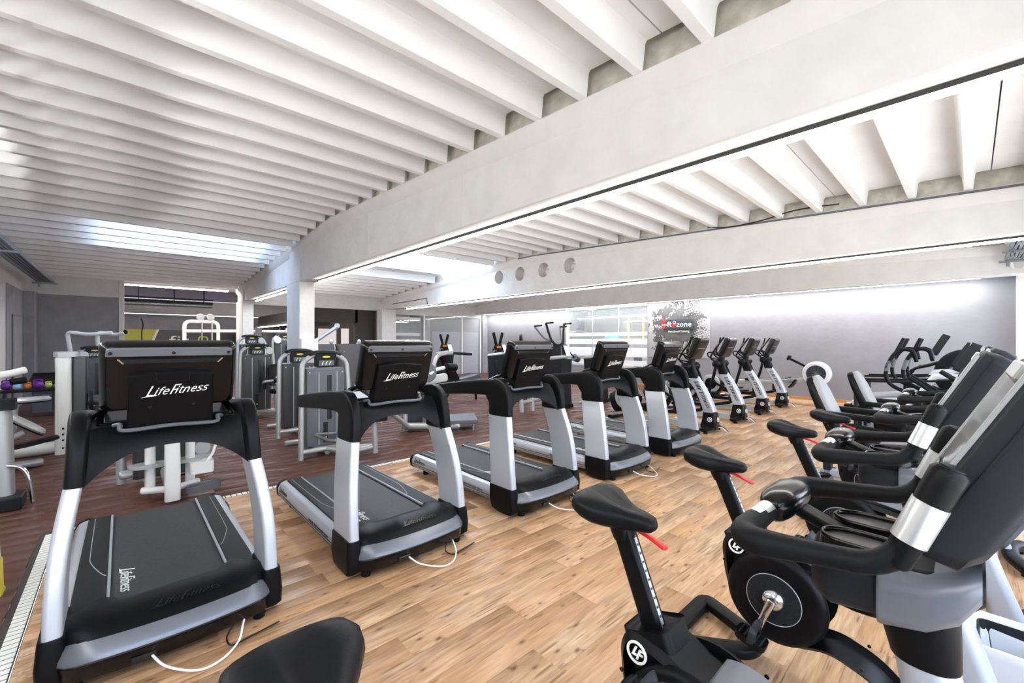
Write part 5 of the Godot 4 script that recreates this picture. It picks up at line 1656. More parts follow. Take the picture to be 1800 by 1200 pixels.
# ---------------------------------------------------------------- arc trainer with hooked swing arms
func make_arc(at: Vector3, label: String, group: String) -> Node3D:
	var t := thing("arc_trainer", label, "cross trainer", at, 0.0, group)
	for s in [-1, 1]:
		var sw: float = 0.07 * s
		var m := MB.new()
		m.tube(cr([Vector3(0.26 * s, 0.72, 0.02 + sw), Vector3(0.28 * s, 0.82, -0.22 + sw), Vector3(0.29 * s, 0.95, -0.46 + sw), Vector3(0.3 * s, 1.12, -0.52 + sw), Vector3(0.3 * s, 1.34, -0.46 + sw), Vector3(0.29 * s, 1.46, -0.36 + sw), Vector3(0.28 * s, 1.44, -0.24 + sw), Vector3(0.27 * s, 1.3, -0.2 + sw)], 5), 0.026, 12)
		part(t, "swing_arm", m, M.black, "hooked black arm")
		part(t, "arm_grip", MB.new().tube([Vector3(0.295 * s, 1.4, -0.42 + sw), Vector3(0.26 * s, 1.62, -0.33 + sw)], 0.024, 10), M.rubber)
		part(t, "arm_sensor", MB.new().tube([Vector3(0.3 * s, 1.15, -0.52 + sw), Vector3(0.3 * s, 1.3, -0.48 + sw)], 0.0275, 12, 0.0), M.mid_grey)
		part(t, "foot_beam", MB.new().sweep([Vector3(0.16 * s, 0.42, -1.25), Vector3(0.16 * s, 0.5, -0.6), Vector3(0.16 * s, 0.62, 0.1)], 0.05, 0.04, Vector3.UP, 4.0, 12), M.silver_light)
		part(t, "foot_plate", MB.new().rbox(Vector3(0.16 * s, 0.5 + 0.04 * s, -0.95), Vector3(0.18, 0.05, 0.4), 0.05, 0.015), M.black)
	part(t, "main_beam", MB.new().sweep([Vector3(0, 0.62, -1.0), Vector3(0, 0.72, -0.3), Vector3(0, 1.08, -0.1), Vector3(0, 1.12, 0.3)], 0.06, 0.045, Vector3.UP, 4.0, 12), M.silver_light)
	part(t, "housing", MB.new().prism(round2(P2([-0.3, 0.1, -0.2, 0.6, 0.1, 0.85, 0.4, 0.8, 0.45, 0.1]), 0.1, 5), Vector3(-0.13, 0, 0), Vector3.BACK, Vector3.UP, Vector3(0.26, 0, 0), 0.02), M.black)
	part(t, "stand", MB.new().tube([Vector3(0, 0.75, 0.3), Vector3(0, 1.15, 0.28)], 0.055, 12), M.charcoal)
	part(t, "base", MB.new().box(Vector3(0, 0.06, -0.35), Vector3(0.5, 0.1, 1.6), 0.02), M.mid_grey)
	part(t, "rear_bar", MB.new().box(Vector3(0, 0.83, -0.95), Vector3(0.46, 0.12, 0.05), 0.01), M.black)
	for s in [-1, 1]:
		part(t, "rear_post", MB.new().box(Vector3(0.18 * s, 0.43, -0.95), Vector3(0.05, 0.78, 0.05), 0.008), M.charcoal)
		part(t, "hand_rail", MB.new().tube([Vector3(0.24 * s, 0.98, -0.95), Vector3(0.24 * s, 1.0, -0.4), Vector3(0.2 * s, 1.05, 0.1)], 0.018, 8), M.black)
		part(t, "leveller", MB.new().cyl(Vector3(0.2 * s, 0, -1.05), Vector3(0.2 * s, 0.03, -1.05), 0.025, 10), M.black)
		part(t, "leveller", MB.new().cyl(Vector3(0.2 * s, 0, 0.4), Vector3(0.2 * s, 0.03, 0.4), 0.025, 10), M.black)
	var con := Node3D.new()
	con.name = "console"
	t.add_child(con, true)
	con.transform = Transform3D(Basis(Vector3.RIGHT, deg_to_rad(26)), Vector3(0, 1.36, 0.22))
	part(con, "housing", MB.new().rbox(Vector3.ZERO, Vector3(0.42, 0.1, 0.42), 0.04, 0.02, Basis(Vector3.RIGHT, PI / 2)), M.charcoal)
	part(con, "screen", MB.new().box(Vector3(0, 0, -0.052), Vector3(0.34, 0.3, 0.005)), M.screen_glass)
	part(con, "top_plate", MB.new().box(Vector3(0, 0.18, -0.05), Vector3(0.24, 0.04, 0.012), 0.004), M.frame_silver)
	return t

func build_cardio() -> void:
	var gname := "treadmills in the row along the wooden floor"
	var xs := [0.21, 1.585, 3.04, 4.49, 5.95]
	var labs := ["treadmill at the end of the row, beside the white floor border", "treadmill second in the row, next to the one by the white border", "treadmill in the middle of the row of five", "treadmill fourth in the row, next to the one by the ellipticals", "treadmill at the end of the row, next to the ellipticals"]
	var t0 := make_treadmill(Vector3(xs[0], 0, ROWZ), labs[0], gname)
	for i in range(1, 5):
		copy(t0, Vector3(xs[i], 0, ROWZ), labs[i])
	var bl := ["black upright bike at the end of its row, opposite the treadmill by the white border", "black upright bike whose saddle stands in front of the middle treadmill", "black upright bike whose crank disc and chrome hub show, beside the waste basket", "black upright bike between the waste basket and the last upright bike", "black upright bike at the end of the row next to the recumbent bikes"]
	var bx := [0.235, 1.31, 2.3, 3.5, 4.7]
	for i in 5:
		make_bike(Vector3(bx[i], 0, [0.10, 0.0, -0.05, 0.0, 0.0][i]), bl[i], [0.97, 0.975, 0.955, 0.955, 0.9][i], [1.2, 2.3, 0.0, 0.4, 1.9][i], "upright bikes facing the windows")
	var e0 := make_elliptical(Vector3(7.62, 0, -3.1), "elliptical trainer next to the last treadmill, below the mural", "ellipticals in a row by the grey wall")
	copy(e0, Vector3(8.98, 0, -3.1), "second elliptical trainer from the treadmills")
	copy(e0, Vector3(10.36, 0, -3.1), "third elliptical trainer from the treadmills")
	copy(e0, Vector3(11.8, 0, -3.1), "elliptical trainer at the end of the row, beside the rowing machine")
	var r0 := make_recumbent(Vector3(5.95, 0, -0.08), "recumbent bike with pale backrest next to the upright bikes", "recumbent bikes facing the windows")
	copy(r0, Vector3(7.2, 0, 0.1), "recumbent bike with pale backrest next to the arc trainers")
	var a0 := make_arc(Vector3(8.5, 0, -0.25), "arc trainer with hooked arms next to the recumbent bikes", "arc trainers facing the windows")
	copy(a0, Vector3(9.75, 0, -0.3), "arc trainer with hooked arms between the other arc trainer and the stair climber")
	# stair climber with a big round cover
	var sc := thing("stair_climber", "stair climber with a big round black side cover near the window corner", "stair climber", Vector3(11.1, 0, -0.1))
	part(sc, "side_cover", MB.new().lathe(Vector3(-0.3, 1.0, 0.1), Vector3.LEFT, [[-0.55, 0.44], [0, 0.46], [0.05, 0.45], [0.07, 0.41], [0.05, 0.3], [0.06, 0.2], [0.09, 0.17], [0.1, 0.0]], 36), M.black)
	part(sc, "cover_ring", MB.new().torus(Vector3(-0.36, 1.0, 0.1), Vector3.LEFT, 0.26, 0.02, 32, 8), M.mid_grey)
	part(sc, "pedestal", MB.new().box(Vector3(0, 0.35, 0.05), Vector3(0.6, 0.7, 0.8), 0.05), M.charcoal)
	for k in 3:
		part(sc, "step", MB.new().box(Vector3(0, 0.2 + k * 0.2, -0.6 + k * 0.2), Vector3(0.5, 0.05, 0.24), 0.01), M.mid_grey)
	for s in [-1, 1]:
		part(sc, "hand_rail", MB.new().tube(cr([Vector3(0.3 * s, 0.1, -0.75), Vector3(0.3 * s, 0.95, -0.7), Vector3(0.3 * s, 1.15, -0.4), Vector3(0.28 * s, 1.3, 0.0)], 4), 0.025, 10), M.black)
	var con := Node3D.new()
	con.name = "console"
	sc.add_child(con, true)
	con.transform = Transform3D(Basis(Vector3.RIGHT, deg_to_rad(26)), Vector3(0, 1.52, -0.28))
	part(con, "housing", MB.new().rbox(Vector3.ZERO, Vector3(0.42, 0.1, 0.4), 0.04, 0.02, Basis(Vector3.RIGHT, PI / 2)), M.charcoal)
	part(con, "screen", MB.new().box(Vector3(0, 0, -0.052), Vector3(0.34, 0.3, 0.005)), M.screen_glass)
	# rowing machine
	var rw := thing("rowing_machine", "rowing machine with a white fan cage against the grey wall", "rowing machine", Vector3(12.75, 0, -2.6))
	part(rw, "fan_cage", MB.new().lathe(Vector3(-0.1, 0.78, 0), Vector3.RIGHT, [[0, 0.24], [0.02, 0.285], [0.05, 0.3], [0.15, 0.3], [0.18, 0.285], [0.2, 0.24]], 36), M.frame_white)
	for s in [-1, 1]:
		part(rw, "fan_disc", MB.new().lathe(Vector3(0.101 * s, 0.78, 0), Vector3(s, 0, 0), [[-0.04, 0.2], [0.004, 0.2], [0.006, 0.0]], 32), M.dark_mark)
		var sp := MB.new()
		for k in 9:
			sp.box(Vector3(0.108 * s, 0.78, 0), Vector3(0.004, 0.38, 0.008), 0.0, Basis(Vector3.RIGHT, PI * k / 9))
		sp.cyl(Vector3(0.1 * s, 0.78, 0), Vector3(0.115 * s, 0.78, 0), 0.03, 14)
		part(rw, "spokes", sp, M.mid_grey)
		part(rw, "disc_rim", MB.new().torus(Vector3(0.106 * s, 0.78, 0), Vector3(s, 0, 0), 0.2, 0.01, 32, 6), M.blue)
	part(rw, "monitor_arm", MB.new().sweep([Vector3(0, 0.9, -0.15), Vector3(0, 1.12, -0.56)], 0.02, 0.03, Vector3.UP, 3.0, 10), M.black)
	part(rw, "monitor", MB.new().box(Vector3(0, 1.16, -0.6), Vector3(0.2, 0.12, 0.05), 0.012, Basis(Vector3.RIGHT, 0.3)), M.black)
	part(rw, "rail", MB.new().sweep([Vector3(0, 0.62, -0.2), Vector3(0, 0.5, -0.9), Vector3(0, 0.45, -2.2)], 0.03, 0.06, Vector3.UP, 4.0, 10), M.frame_silver)
	part(rw, "handle", MB.new().sweep([Vector3(-0.22, 0.64, -0.62), Vector3(0.22, 0.64, -0.62)], 0.016, 0.016, Vector3.UP, 2.0, 10), M.black)
	text(rw, "lettering", "concept 2", 0.1, M.grey_mark, Transform3D(Basis(Vector3.UP, -PI / 2) * Basis(Vector3.BACK, -0.17), Vector3(-0.034, 0.545, -0.62)), "Droid Sans", true, 0.004)
	part(rw, "seat", MB.new().rbox(Vector3(0, 0.54, -1.5), Vector3(0.3, 0.06, 0.26), 0.05, 0.02), M.black)
	part(rw, "foot_rest", MB.new().box(Vector3(0, 0.5, -0.5), Vector3(0.34, 0.26, 0.04), 0.01, Basis(Vector3.RIGHT, 0.6)), M.black)
	part(rw, "front_leg", MB.new().sweep([Vector3(0, 0.55, 0.0), Vector3(0, 0.05, 0.1)], 0.04, 0.05, Vector3(0, 0, 1), 3.0, 10), M.frame_silver)
	part(rw, "front_foot", MB.new().box(Vector3(0, 0.03, 0.1), Vector3(0.6, 0.06, 0.08), 0.015), M.black)
	part(rw, "rear_leg", MB.new().box(Vector3(0, 0.22, -2.15), Vector3(0.08, 0.44, 0.05), 0.01), M.frame_silver)
	part(rw, "rear_foot", MB.new().box(Vector3(0, 0.02, -2.15), Vector3(0.4, 0.04, 0.06), 0.01), M.black)
	# waste basket with a plastic bag
	var wb := thing("waste_basket", "dark waste basket lined with a translucent white bag between two bikes", "basket", Vector3(2.78, 0, 0.17))
	var m := MB.new()
	var rs := []
	for q in [[0.0, 0.115], [0.005, 0.12], [0.3, 0.15]]:
		rs.append(MB.ring_rr(Vector3(0, q[0], 0), Vector3.RIGHT, Vector3.BACK, q[1], q[1], 0.03, 4))
	for q in [[0.3, 0.145], [0.012, 0.115], [0.01, 0.01]]:
		rs.append(MB.ring_rr(Vector3(0, q[0], 0), Vector3.RIGHT, Vector3.BACK, q[1], q[1], minf(0.03, q[1]), 4))
	m.loft(rs)
	part(wb, "basket", m, M.charcoal)
	m = MB.new()
	rs = []
	var rng := RandomNumberGenerator.new()
	rng.seed = 3
	for q in [[0.06, 0.142], [0.15, 0.155], [0.24, 0.163], [0.29, 0.172], [0.325, 0.168], [0.322, 0.16], [0.25, 0.138], [0.08, 0.12], [0.02, 0.1]]:
		var r := MB.ring_rr(Vector3(0, q[0], 0), Vector3.RIGHT, Vector3.BACK, q[1], q[1], 0.035, 6)
		for i in r.size():
			var w := rng.randf_range(-0.004, 0.004)
			r[i] += Vector3(w, rng.randf_range(-0.006, 0.003), -w)
		rs.append(r)
	m.loft(rs, false)
	part(wb, "bag", m, M.bag, "translucent white bin bag")
	var rim := []
	for v in MB.ring_rr(Vector3(0, 0.322, 0), Vector3.RIGHT, Vector3.BACK, 0.163, 0.163, 0.035, 4):
		rim.append(v)
	part(wb, "bag_rim", MB.new().ring(rim, 0.005, Vector3.UP, 6), M.white_plastic)

# ---------------------------------------------------------------- strength machines
# weight stack tower: inverted-U frame, shroud with two light lines and a slot, head panel with badge
func make_tower(called: String, at: Vector3, turn: float, label: String, group: String, shroud: Material, h := 1.42, w := 0.30, category := "weight machine") -> Node3D:
	var t := thing(called, label, category, at, turn, group)
	var m := MB.new()
	m.tube(fil([Vector3(-w - 0.05, 0.0, 0.12), Vector3(-w, h - 0.12, 0.0), Vector3(-w + 0.16, h - 0.02, 0.0)], 0.16, 7), 0.034, 12, 0.2)
	part(t, "frame_tube", m, M.frame_silver, "silver bent frame tube")
	m = MB.new()
	m.tube(fil([Vector3(w + 0.05, 0.0, 0.12), Vector3(w, h - 0.12, 0.0), Vector3(w - 0.16, h - 0.02, 0.0)], 0.16, 7), 0.034, 12, 0.2)
	part(t, "frame_tube", m, M.frame_silver, "silver bent frame tube")
	m = MB.new()
	m.tube(cr([Vector3(-w + 0.1, h - 0.025, 0), Vector3(-0.1, h, 0), Vector3(0.1, h, 0), Vector3(w - 0.1, h - 0.025, 0)], 4), 0.038, 12)
	part(t, "top_grip", m, M.charcoal)
	part(t, "base_tube", MB.new().tube([Vector3(-w - 0.03, 0.1, 0.1), Vector3(w + 0.03, 0.1, 0.1)], 0.035, 10), M.frame_silver)
	part(t, "rear_tube", MB.new().tube([Vector3(0, 0.05, 0.1), Vector3(0, 0.05, -0.85)], 0.04, 10), M.frame_silver)
	part(t, "rear_foot", MB.new().tube([Vector3(-0.28, 0.045, -0.85), Vector3(0.28, 0.045, -0.85)], 0.04, 10), M.frame_silver)
	# head panel
	m = MB.new()
	m.rbox(Vector3(0, h - 0.1, 0.015), Vector3(0.27, 0.09, 0.2), 0.03, 0.012, Basis(Vector3.RIGHT, PI / 2))
	var head := part(t, "head_panel", m, M.charcoal)
	part(head, "instruction_plate", MB.new().box(Vector3(0, h - 0.14, 0.062), Vector3(0.2, 0.075, 0.004), 0.001), M.mid_grey)
	m = MB.new()
	for k in 3:
		m.tube(cr([Vector3(-0.06 + k * 0.05, h - 0.165, 0.066), Vector3(-0.055 + k * 0.05, h - 0.14, 0.066), Vector3(-0.04 + k * 0.05, h - 0.12, 0.066)], 3), 0.006, 5)
	part(head, "pictogram", m, M.white_mark)
	part(head, "badge", MB.new().loft([MB.ring_se(Vector3(0, h - 0.055, 0.055), Vector3.RIGHT, Vector3.UP, 0.055, 0.014, 2, 18), MB.ring_se(Vector3(0, h - 0.055, 0.064), Vector3.RIGHT, Vector3.UP, 0.05, 0.011, 2, 18)]), M.yellow, "yellow oval badge")
	# shroud: gently bowed front
	var rs := []
	for k in 9:
		var x := lerpf(-w + 0.05, w - 0.05, k / 8.0)
		var bow := 0.05 * cos(x / (w - 0.05) * 1.3)
		var r := PackedVector3Array()
		var yt := h - 0.22 + 0.02 * cos(x / w * 1.5)
		for q in [[0.16, -0.16], [0.14, 0.02 + bow], [0.16, 0.035 + bow], [yt - 0.02, 0.035 + bow], [yt, 0.02 + bow], [yt, -0.16]]:
			r.append(Vector3(x, q[0], q[1]))
		rs.append(r)
	var sh := part(t, "shroud", MB.new().loft(rs), shroud)
	part(sh, "slot", MB.new().sweep([Vector3(0.03, 0.5, 0.083), Vector3(0.03, h - 0.31, 0.083)], 0.032, 0.006, Vector3(0, 0, 1), 2.4, 12), M.dark_mark)
	for x in [-0.105, 0.14]:
		part(sh, "light_line", MB.new().box(Vector3(x, (h - 0.1) / 2, 0.036 + 0.05 * cos(x / (w - 0.05) * 1.3)), Vector3(0.012, h - 0.42, 0.006)), M.frame_silver)
	m = MB.new()
	for k in 10:
		m.box(Vector3(-0.02, 0.2 + k * 0.028, 0.088), Vector3(0.06, 0.024, 0.008), 0.002)
	part(sh, "weight_plates", m, M.charcoal)
	part(sh, "weight_pin", MB.new().ball(Vector3(-0.02, 0.26, 0.1), Vector3(0.014, 0.014, 0.014), 10), M.yellow)
	for x in [-w + 0.08, w - 0.08]:
		part(sh, "screw", MB.new().ball(Vector3(x, h - 0.27, 0.06), Vector3(0.012, 0.012, 0.008), 8), M.steel)
	return t

func add_seat(t: Node3D, c: Vector3, back := true, lever := 1.0) -> void:
	part(t, "seat", MB.new().rbox(c, Vector3(0.3, 0.07, 0.34), 0.1, 0.03), M.vinyl)
	part(t, "seat_post", MB.new().tube([c + Vector3(0, -0.03, 0), Vector3(c.x, 0.03, c.z + 0.02)], 0.038, 12, 0.1), M.frame_silver)
	part(t, "seat_strut", MB.new().tube([Vector3(c.x, 0.12, c.z), Vector3(0, 0.1, 0.1)], 0.036, 10), M.frame_silver)
	part(t, "adjuster", MB.new().ball(c + Vector3(0.05, -0.06, 0.1), Vector3(0.02, 0.015, 0.02), 8), M.yellow)
	if back:
		part(t, "backrest", MB.new().rbox(c + Vector3(0.0, 0.32, -0.2), Vector3(0.28, 0.07, 0.46), 0.08, 0.03, Basis(Vector3.RIGHT, PI / 2 - 0.25)), M.vinyl)
		part(t, "back_strut", MB.new().tube([c + Vector3(0, 0.3, -0.22), c + Vector3(0, -0.05, -0.1)], 0.03, 10), M.frame_silver)
	var d := Vector3(lever, 0, 0)
	part(t, "cam_disc", MB.new().lathe(c + Vector3(0.24 * lever, 0.18, -0.05), d, [[0, 0.13], [0.015, 0.13], [0.02, 0.12], [0.02, 0.0]], 24), M.charcoal)
	part(t, "lever", MB.new().tube(cr([c + Vector3(0.27 * lever, 0.18, -0.05), c + Vector3(0.27 * lever, 0.22, 0.1), c + Vector3(0.1 * lever, 0.24, 0.18)], 4), 0.026, 10), M.frame_silver)
	part(t, "pad_roller", MB.new().cyl(c + Vector3(0.14 * lever, 0.24, 0.18), c + Vector3(-0.04 * lever, 0.24, 0.18), 0.05, 16, -1, 0.012), M.black)

# circuit trainer: dark rounded pedestal with light top and tablet
func make_circuit(called: String, at: Vector3, turn: float, label: String, group: String) -> Node3D:
	var t := thing(called, label, "circuit machine", at, turn, group)
	var m := MB.new()
	var rs := []
	for q in [[0.06, 0.20, 0.27], [0.1, 0.215, 0.285], [0.6, 0.2, 0.265], [1.0, 0.215, 0.28], [1.16, 0.225, 0.29]]:
		rs.append(MB.ring_rr(Vector3(0, q[0], 0), Vector3.RIGHT, Vector3.BACK, q[1], q[2], 0.09, 5))
	m.loft(rs)
	var body := part(t, "pedestal", m, M.charcoal, "dark rounded pedestal")
	rs = []
	for q in [[1.155, 0.228, 0.293, 0.0], [1.19, 0.232, 0.3, 0.0], [1.225, 0.2, 0.27, 0.0], [1.235, 0.12, 0.18, 0.0]]:
		rs.append(MB.ring_rr(Vector3(0, q[0], 0), Vector3.RIGHT, Vector3(0, 0.12, 1), q[1], q[2], 0.09, 5))
	part(body, "top_cover", MB.new().loft(rs), M.frame_silver, "light grey top cover")
	part(body, "stop_button", MB.new().lathe(Vector3(-0.05, 1.23, 0.14), Vector3(0, 1, 0.2), [[0, 0.03], [0.015, 0.03], [0.02, 0.025], [0.03, 0.02], [0.032, 0.0]], 14), M.red)
	part(body, "button_ring", MB.new().torus(Vector3(-0.05, 1.236, 0.141), Vector3(0, 1, 0.2), 0.034, 0.008, 18, 6), M.yellow)
	part(body, "side_slot", MB.new().sweep([Vector3(-0.218, 0.55, 0.06), Vector3(-0.222, 1.0, 0.06)], 0.045, 0.012, Vector3(1, 0, 0), 3.0, 12), M.dark_mark)
	part(t, "foot", MB.new().rbox(Vector3(0, 0.035, 0), Vector3(0.5, 0.07, 0.6), 0.06, 0.015), M.black)
	var tab := part(t, "tablet", MB.new().rbox(Vector3(0.0, 1.36, 0.22), Vector3(0.24, 0.03, 0.3), 0.025, 0.008, Basis(Vector3.RIGHT, PI / 2 - 0.35)), M.black_gloss)
	part(tab, "tablet_screen", MB.new().box(Vector3(0.0, 1.363, 0.238), Vector3(0.2, 0.003, 0.25), 0.0, Basis(Vector3.RIGHT, PI / 2 - 0.35)), M.tablet_screen)
	part(t, "tablet_arm", MB.new().tube(cr([Vector3(0, 1.2, 0.1), Vector3(0, 1.28, 0.14), Vector3(0, 1.36, 0.2)], 3), 0.02, 8), M.charcoal)
	return t

func build_strength() -> void:
	var gp := "weight stack machines on the dark floor"
	# three towers behind the second treadmill
	var a := make_tower("weight_machine", Vector3(2.10, 0, -6.15), 0.0, "weight machine with a lighter grey shroud, nearest the white floor border", gp, M.shroud_grey)
	add_seat(a, Vector3(0.5, 0.52, 0.5), false, -1.0)
	var lp := []
	for v in fil([Vector3(-0.22, 0.34, 0.2), Vector3(0.18, 0.30, 0.2), Vector3(0.26, 0.26, 0.5), Vector3(-0.1, 0.28, 0.5)], 0.07, 4, true):
		lp.append(v)
	part(a, "foot_loop", MB.new().ring(lp, 0.022, Vector3.UP, 10), M.mid_grey)
	part(a, "front_strut", MB.new().tube(cr([Vector3(0.0, 0.1, 0.12), Vector3(0.2, 0.08, 0.4), Vector3(0.5, 0.12, 0.5)], 4), 0.036, 10), M.frame_silver)
	var b := make_tower("weight_machine", Vector3(2.22, 0, -7.75), 0.0, "weight machine with a dark blue-grey shroud behind the lighter grey one", gp, M.shroud)
	add_seat(b, Vector3(0.5, 0.5, 0.3))
	var c := make_tower("weight_machine", Vector3(2.12, 0, -10.3), 0.0, "weight machine with a black shroud in front of the white column", gp, M.shroud, 1.5)
	add_seat(c, Vector3(0.28, 0.55, 0.55), true, -1.0)
	part(c, "pulley", MB.new().lathe(Vector3(0.22, 1.38, 0.08), Vector3.BACK, [[0, 0.07], [0.02, 0.075], [0.03, 0.07], [0.03, 0.0]], 20), M.frame_silver)
	var d := make_tower("weight_machine", Vector3(2.45, 0, -12.5), 0.0, "taller black weight machine between the two white columns", gp, M.shroud, 1.72)
	part(d, "pulley", MB.new().lathe(Vector3(0.2, 1.6, 0.08), Vector3.BACK, [[0, 0.07], [0.02, 0.075], [0.03, 0.07], [0.03, 0.0]], 20), M.frame_silver)
	var e := make_tower("weight_machine", Vector3(3.45, 0, -13.4), 0.0, "tall black weight machine with a white pulley, half hidden by the near column", gp, M.shroud, 1.78)
	part(e, "pulley", MB.new().lathe(Vector3(-0.2, 1.62, 0.08), Vector3.BACK, [[0, 0.09], [0.02, 0.095], [0.03, 0.09], [0.03, 0.0]], 20), M.frame_white)
	# three brown-grey backs behind the column
	for k in 4:
		var t := thing("weight_machine", ["brown-grey curved machine back nearest the near column", "brown-grey curved machine back second from the near column", "brown-grey curved machine back third from the near column", "brown-grey curved machine back farthest from the near column"][k], "weight machine", Vector3(3.95 + k * 0.78, 0, -12.0), 0.0, "curved machine backs behind the column")
		part(t, "shroud", MB.new().rbox(Vector3(0, 0.78, 0), Vector3(0.7, 1.46, 0.5), 0.12, 0.06), M.shroud_brown)
		part(t, "edge_tube", MB.new().tube(fil([Vector3(0.36, 0.0, 0.1), Vector3(0.36, 1.5, 0.1), Vector3(0.36, 1.52, -0.2)], 0.1, 5), 0.03, 10), M.frame_white)
		part(t, "top_knob", MB.new().ball(Vector3(0.3, 1.57, 0.05), Vector3(0.06, 0.07, 0.05), 10), M.frame_silver)
		part(t, "screw", MB.new().ball(Vector3(-0.2, 1.3, 0.25), Vector3(0.015, 0.015, 0.01), 8), M.steel)
	var la := thing("lever_machine", "silver lever arm rising behind the brown-grey machine backs", "weight machine", Vector3(4.75, 0, -13.7))
	part(la, "lever_arm", MB.new().tube([Vector3(-0.7, 1.35, 0.0), Vector3(0.3, 2.05, 0.0)], 0.06, 12), M.frame_silver)
	part(la, "pulley", MB.new().lathe(Vector3(0.3, 2.08, -0.04), Vector3.BACK, [[0, 0.08], [0.08, 0.08]], 16), M.frame_silver)
	part(la, "post", MB.new().tube([Vector3(-0.6, 0.0, -0.05), Vector3(-0.6, 1.45, -0.05)], 0.06, 12), M.frame_silver)
	# leg machine with the dark platform behind the third treadmill
	var lm := thing("leg_machine", "leg machine with a padded roller arm and a dark foot platform on the floor", "weight machine", Vector3(4.0, 0, -6.6), 0.0, gp)
	part(lm, "platform", MB.new().prism(round2(P2([-0.05, 0.30, 0.62, 0.72, 1.02, 0.10, 0.2, -0.3]), 0.04, 3), Vector3(0, 0.13, 0), Vector3.RIGHT, Vector3.BACK, Vector3(0, 0.07, 0), 0.012), M.mid_grey, "dark grey foot platform")
	for q in [[0.6, 0.6], [0.9, 0.12], [0.05, 0.25], [0.25, -0.2]]:
		part(lm, "platform_foot", MB.new().cyl(Vector3(q[0], 0, q[1]), Vector3(q[0], 0.14, q[1]), 0.025, 10), M.steel)
	part(lm, "base_tube", MB.new().tube([Vector3(-0.35, 0.1, -0.1), Vector3(0.35, 0.1, 0.5)], 0.06, 12), M.frame_silver)
	for x in [-0.3, 0.12]:
		part(lm, "post", MB.new().tube([Vector3(x, 0.0, -0.2), Vector3(x, 1.25, -0.25)], 0.045, 12, 0.1), M.frame_silver)
	part(lm, "crossbeam", MB.new().sweep([Vector3(-0.6, 0.82, -0.1), Vector3(0.5, 0.9, -0.15)], 0.07, 0.08, Vector3.UP, 3.0, 12), M.frame_white)
	part(lm, "cam_disc", MB.new().lathe(Vector3(0.02, 1.02, 0.0), Vector3(-0.3, 0, 1), [[0, 0.17], [0.02, 0.175], [0.04, 0.16], [0.04, 0.0]], 28), M.mid_grey)
	part(lm, "weight_pin", MB.new().ball(Vector3(0.0, 0.98, 0.05), Vector3(0.018, 0.018, 0.012), 8), M.yellow)
	part(lm, "roller_arm", MB.new().tube(cr([Vector3(0.06, 1.0, 0.03), Vector3(0.22, 1.08, 0.05), Vector3(0.45, 1.1, 0.05)], 4), 0.035, 12), M.frame_white)
	part(lm, "pad_roller", MB.new().cyl(Vector3(0.36, 1.11, 0.1), Vector3(0.62, 1.09, 0.02), 0.075, 18, -1, 0.015), M.black)
	part(lm, "upper_bar", MB.new().tube(cr([Vector3(0.2, 1.05, -0.1), Vector3(0.3, 1.3, -0.1), Vector3(0.5, 1.36, -0.1), Vector3(0.62, 1.36, -0.1)], 4), 0.04, 12), M.frame_silver)
	part(lm, "grip", MB.new().tube([Vector3(0.6, 1.36, -0.1), Vector3(1.05, 1.33, -0.05)], 0.026, 10), M.charcoal)
	for q in [[-0.18, 0.72], [-0.02, 0.70], [-0.06, 0.45]]:
		part(lm, "pulley", MB.new().lathe(Vector3(q[0], q[1], 0.02), Vector3.BACK, [[0, 0.06], [0.02, 0.065], [0.03, 0.06], [0.03, 0.02], [0.035, 0.0]], 20), M.frame_silver)
	part(lm, "shroud", MB.new().rbox(Vector3(-0.1, 0.55, -0.3), Vector3(0.34, 1.1, 0.2), 0.04, 0.02), M.shroud)
	m_head(lm, Vector3(-0.2, 1.4, -0.2))
	part(lm, "bench", MB.new().rbox(Vector3(-1.2, 0.5, 0.3), Vector3(0.4, 0.08, 0.34), 0.1, 0.03), M.vinyl)
	part(lm, "bench_post", MB.new().tube([Vector3(-1.1, 0.48, 0.3), Vector3(-0.75, 0.4, 0.2), Vector3(-0.35, 0.1, 0.0)], 0.04, 10), M.frame_silver)
	# frame on silver legs, bench and circuit machines
	var fr := thing("rest_frame", "low frame with two silver legs behind the fourth treadmill", "bench", Vector3(6.7, 0, -6.8))
	for x in [-0.12, 0.22]:
		part(fr, "leg", MB.new().tube([Vector3(x, 0, 0), Vector3(x, 0.62, -0.05)], 0.05, 12, 0.1), M.frame_silver)
	part(fr, "crossbar", MB.new().tube([Vector3(-0.12, 0.22, 0), Vector3(0.5, 0.22, -0.05)], 0.045, 10), M.frame_silver)
	part(fr, "seat", MB.new().rbox(Vector3(0.05, 0.66, -0.1), Vector3(0.6, 0.08, 0.4), 0.1, 0.03), M.vinyl)
	var bench := thing("incline_bench", "black padded bench between the leg machine and a circuit pedestal", "bench", Vector3(6.6, 0, -9.2))
	part(bench, "seat", MB.new().rbox(Vector3(0.25, 0.6, 0), Vector3(0.7, 0.09, 0.34), 0.05, 0.03, Basis(Vector3.BACK, 0.15)), M.mid_grey)
	part(bench, "backrest", MB.new().rbox(Vector3(-0.35, 0.92, 0), Vector3(0.8, 0.09, 0.34), 0.05, 0.03, Basis(Vector3.BACK, -1.05)), M.vinyl)
	part(bench, "frame", MB.new().tube([Vector3(-0.5, 0.0, 0), Vector3(-0.2, 0.5, 0), Vector3(0.5, 0.5, 0), Vector3(0.55, 0, 0)], 0.035, 10), M.black)
	var cg := "tablet circuit machines"
	make_circuit("circuit_machine", Vector3(8.55, 0, -9.9), 0.35, "dark circuit pedestal with a tablet, beside the black padded bench", cg)
	var c2 := make_circuit("circuit_machine", Vector3(7.75, 0, -6.75), 0.2, "dark circuit pedestal with a low tablet and tall forked handles", cg)
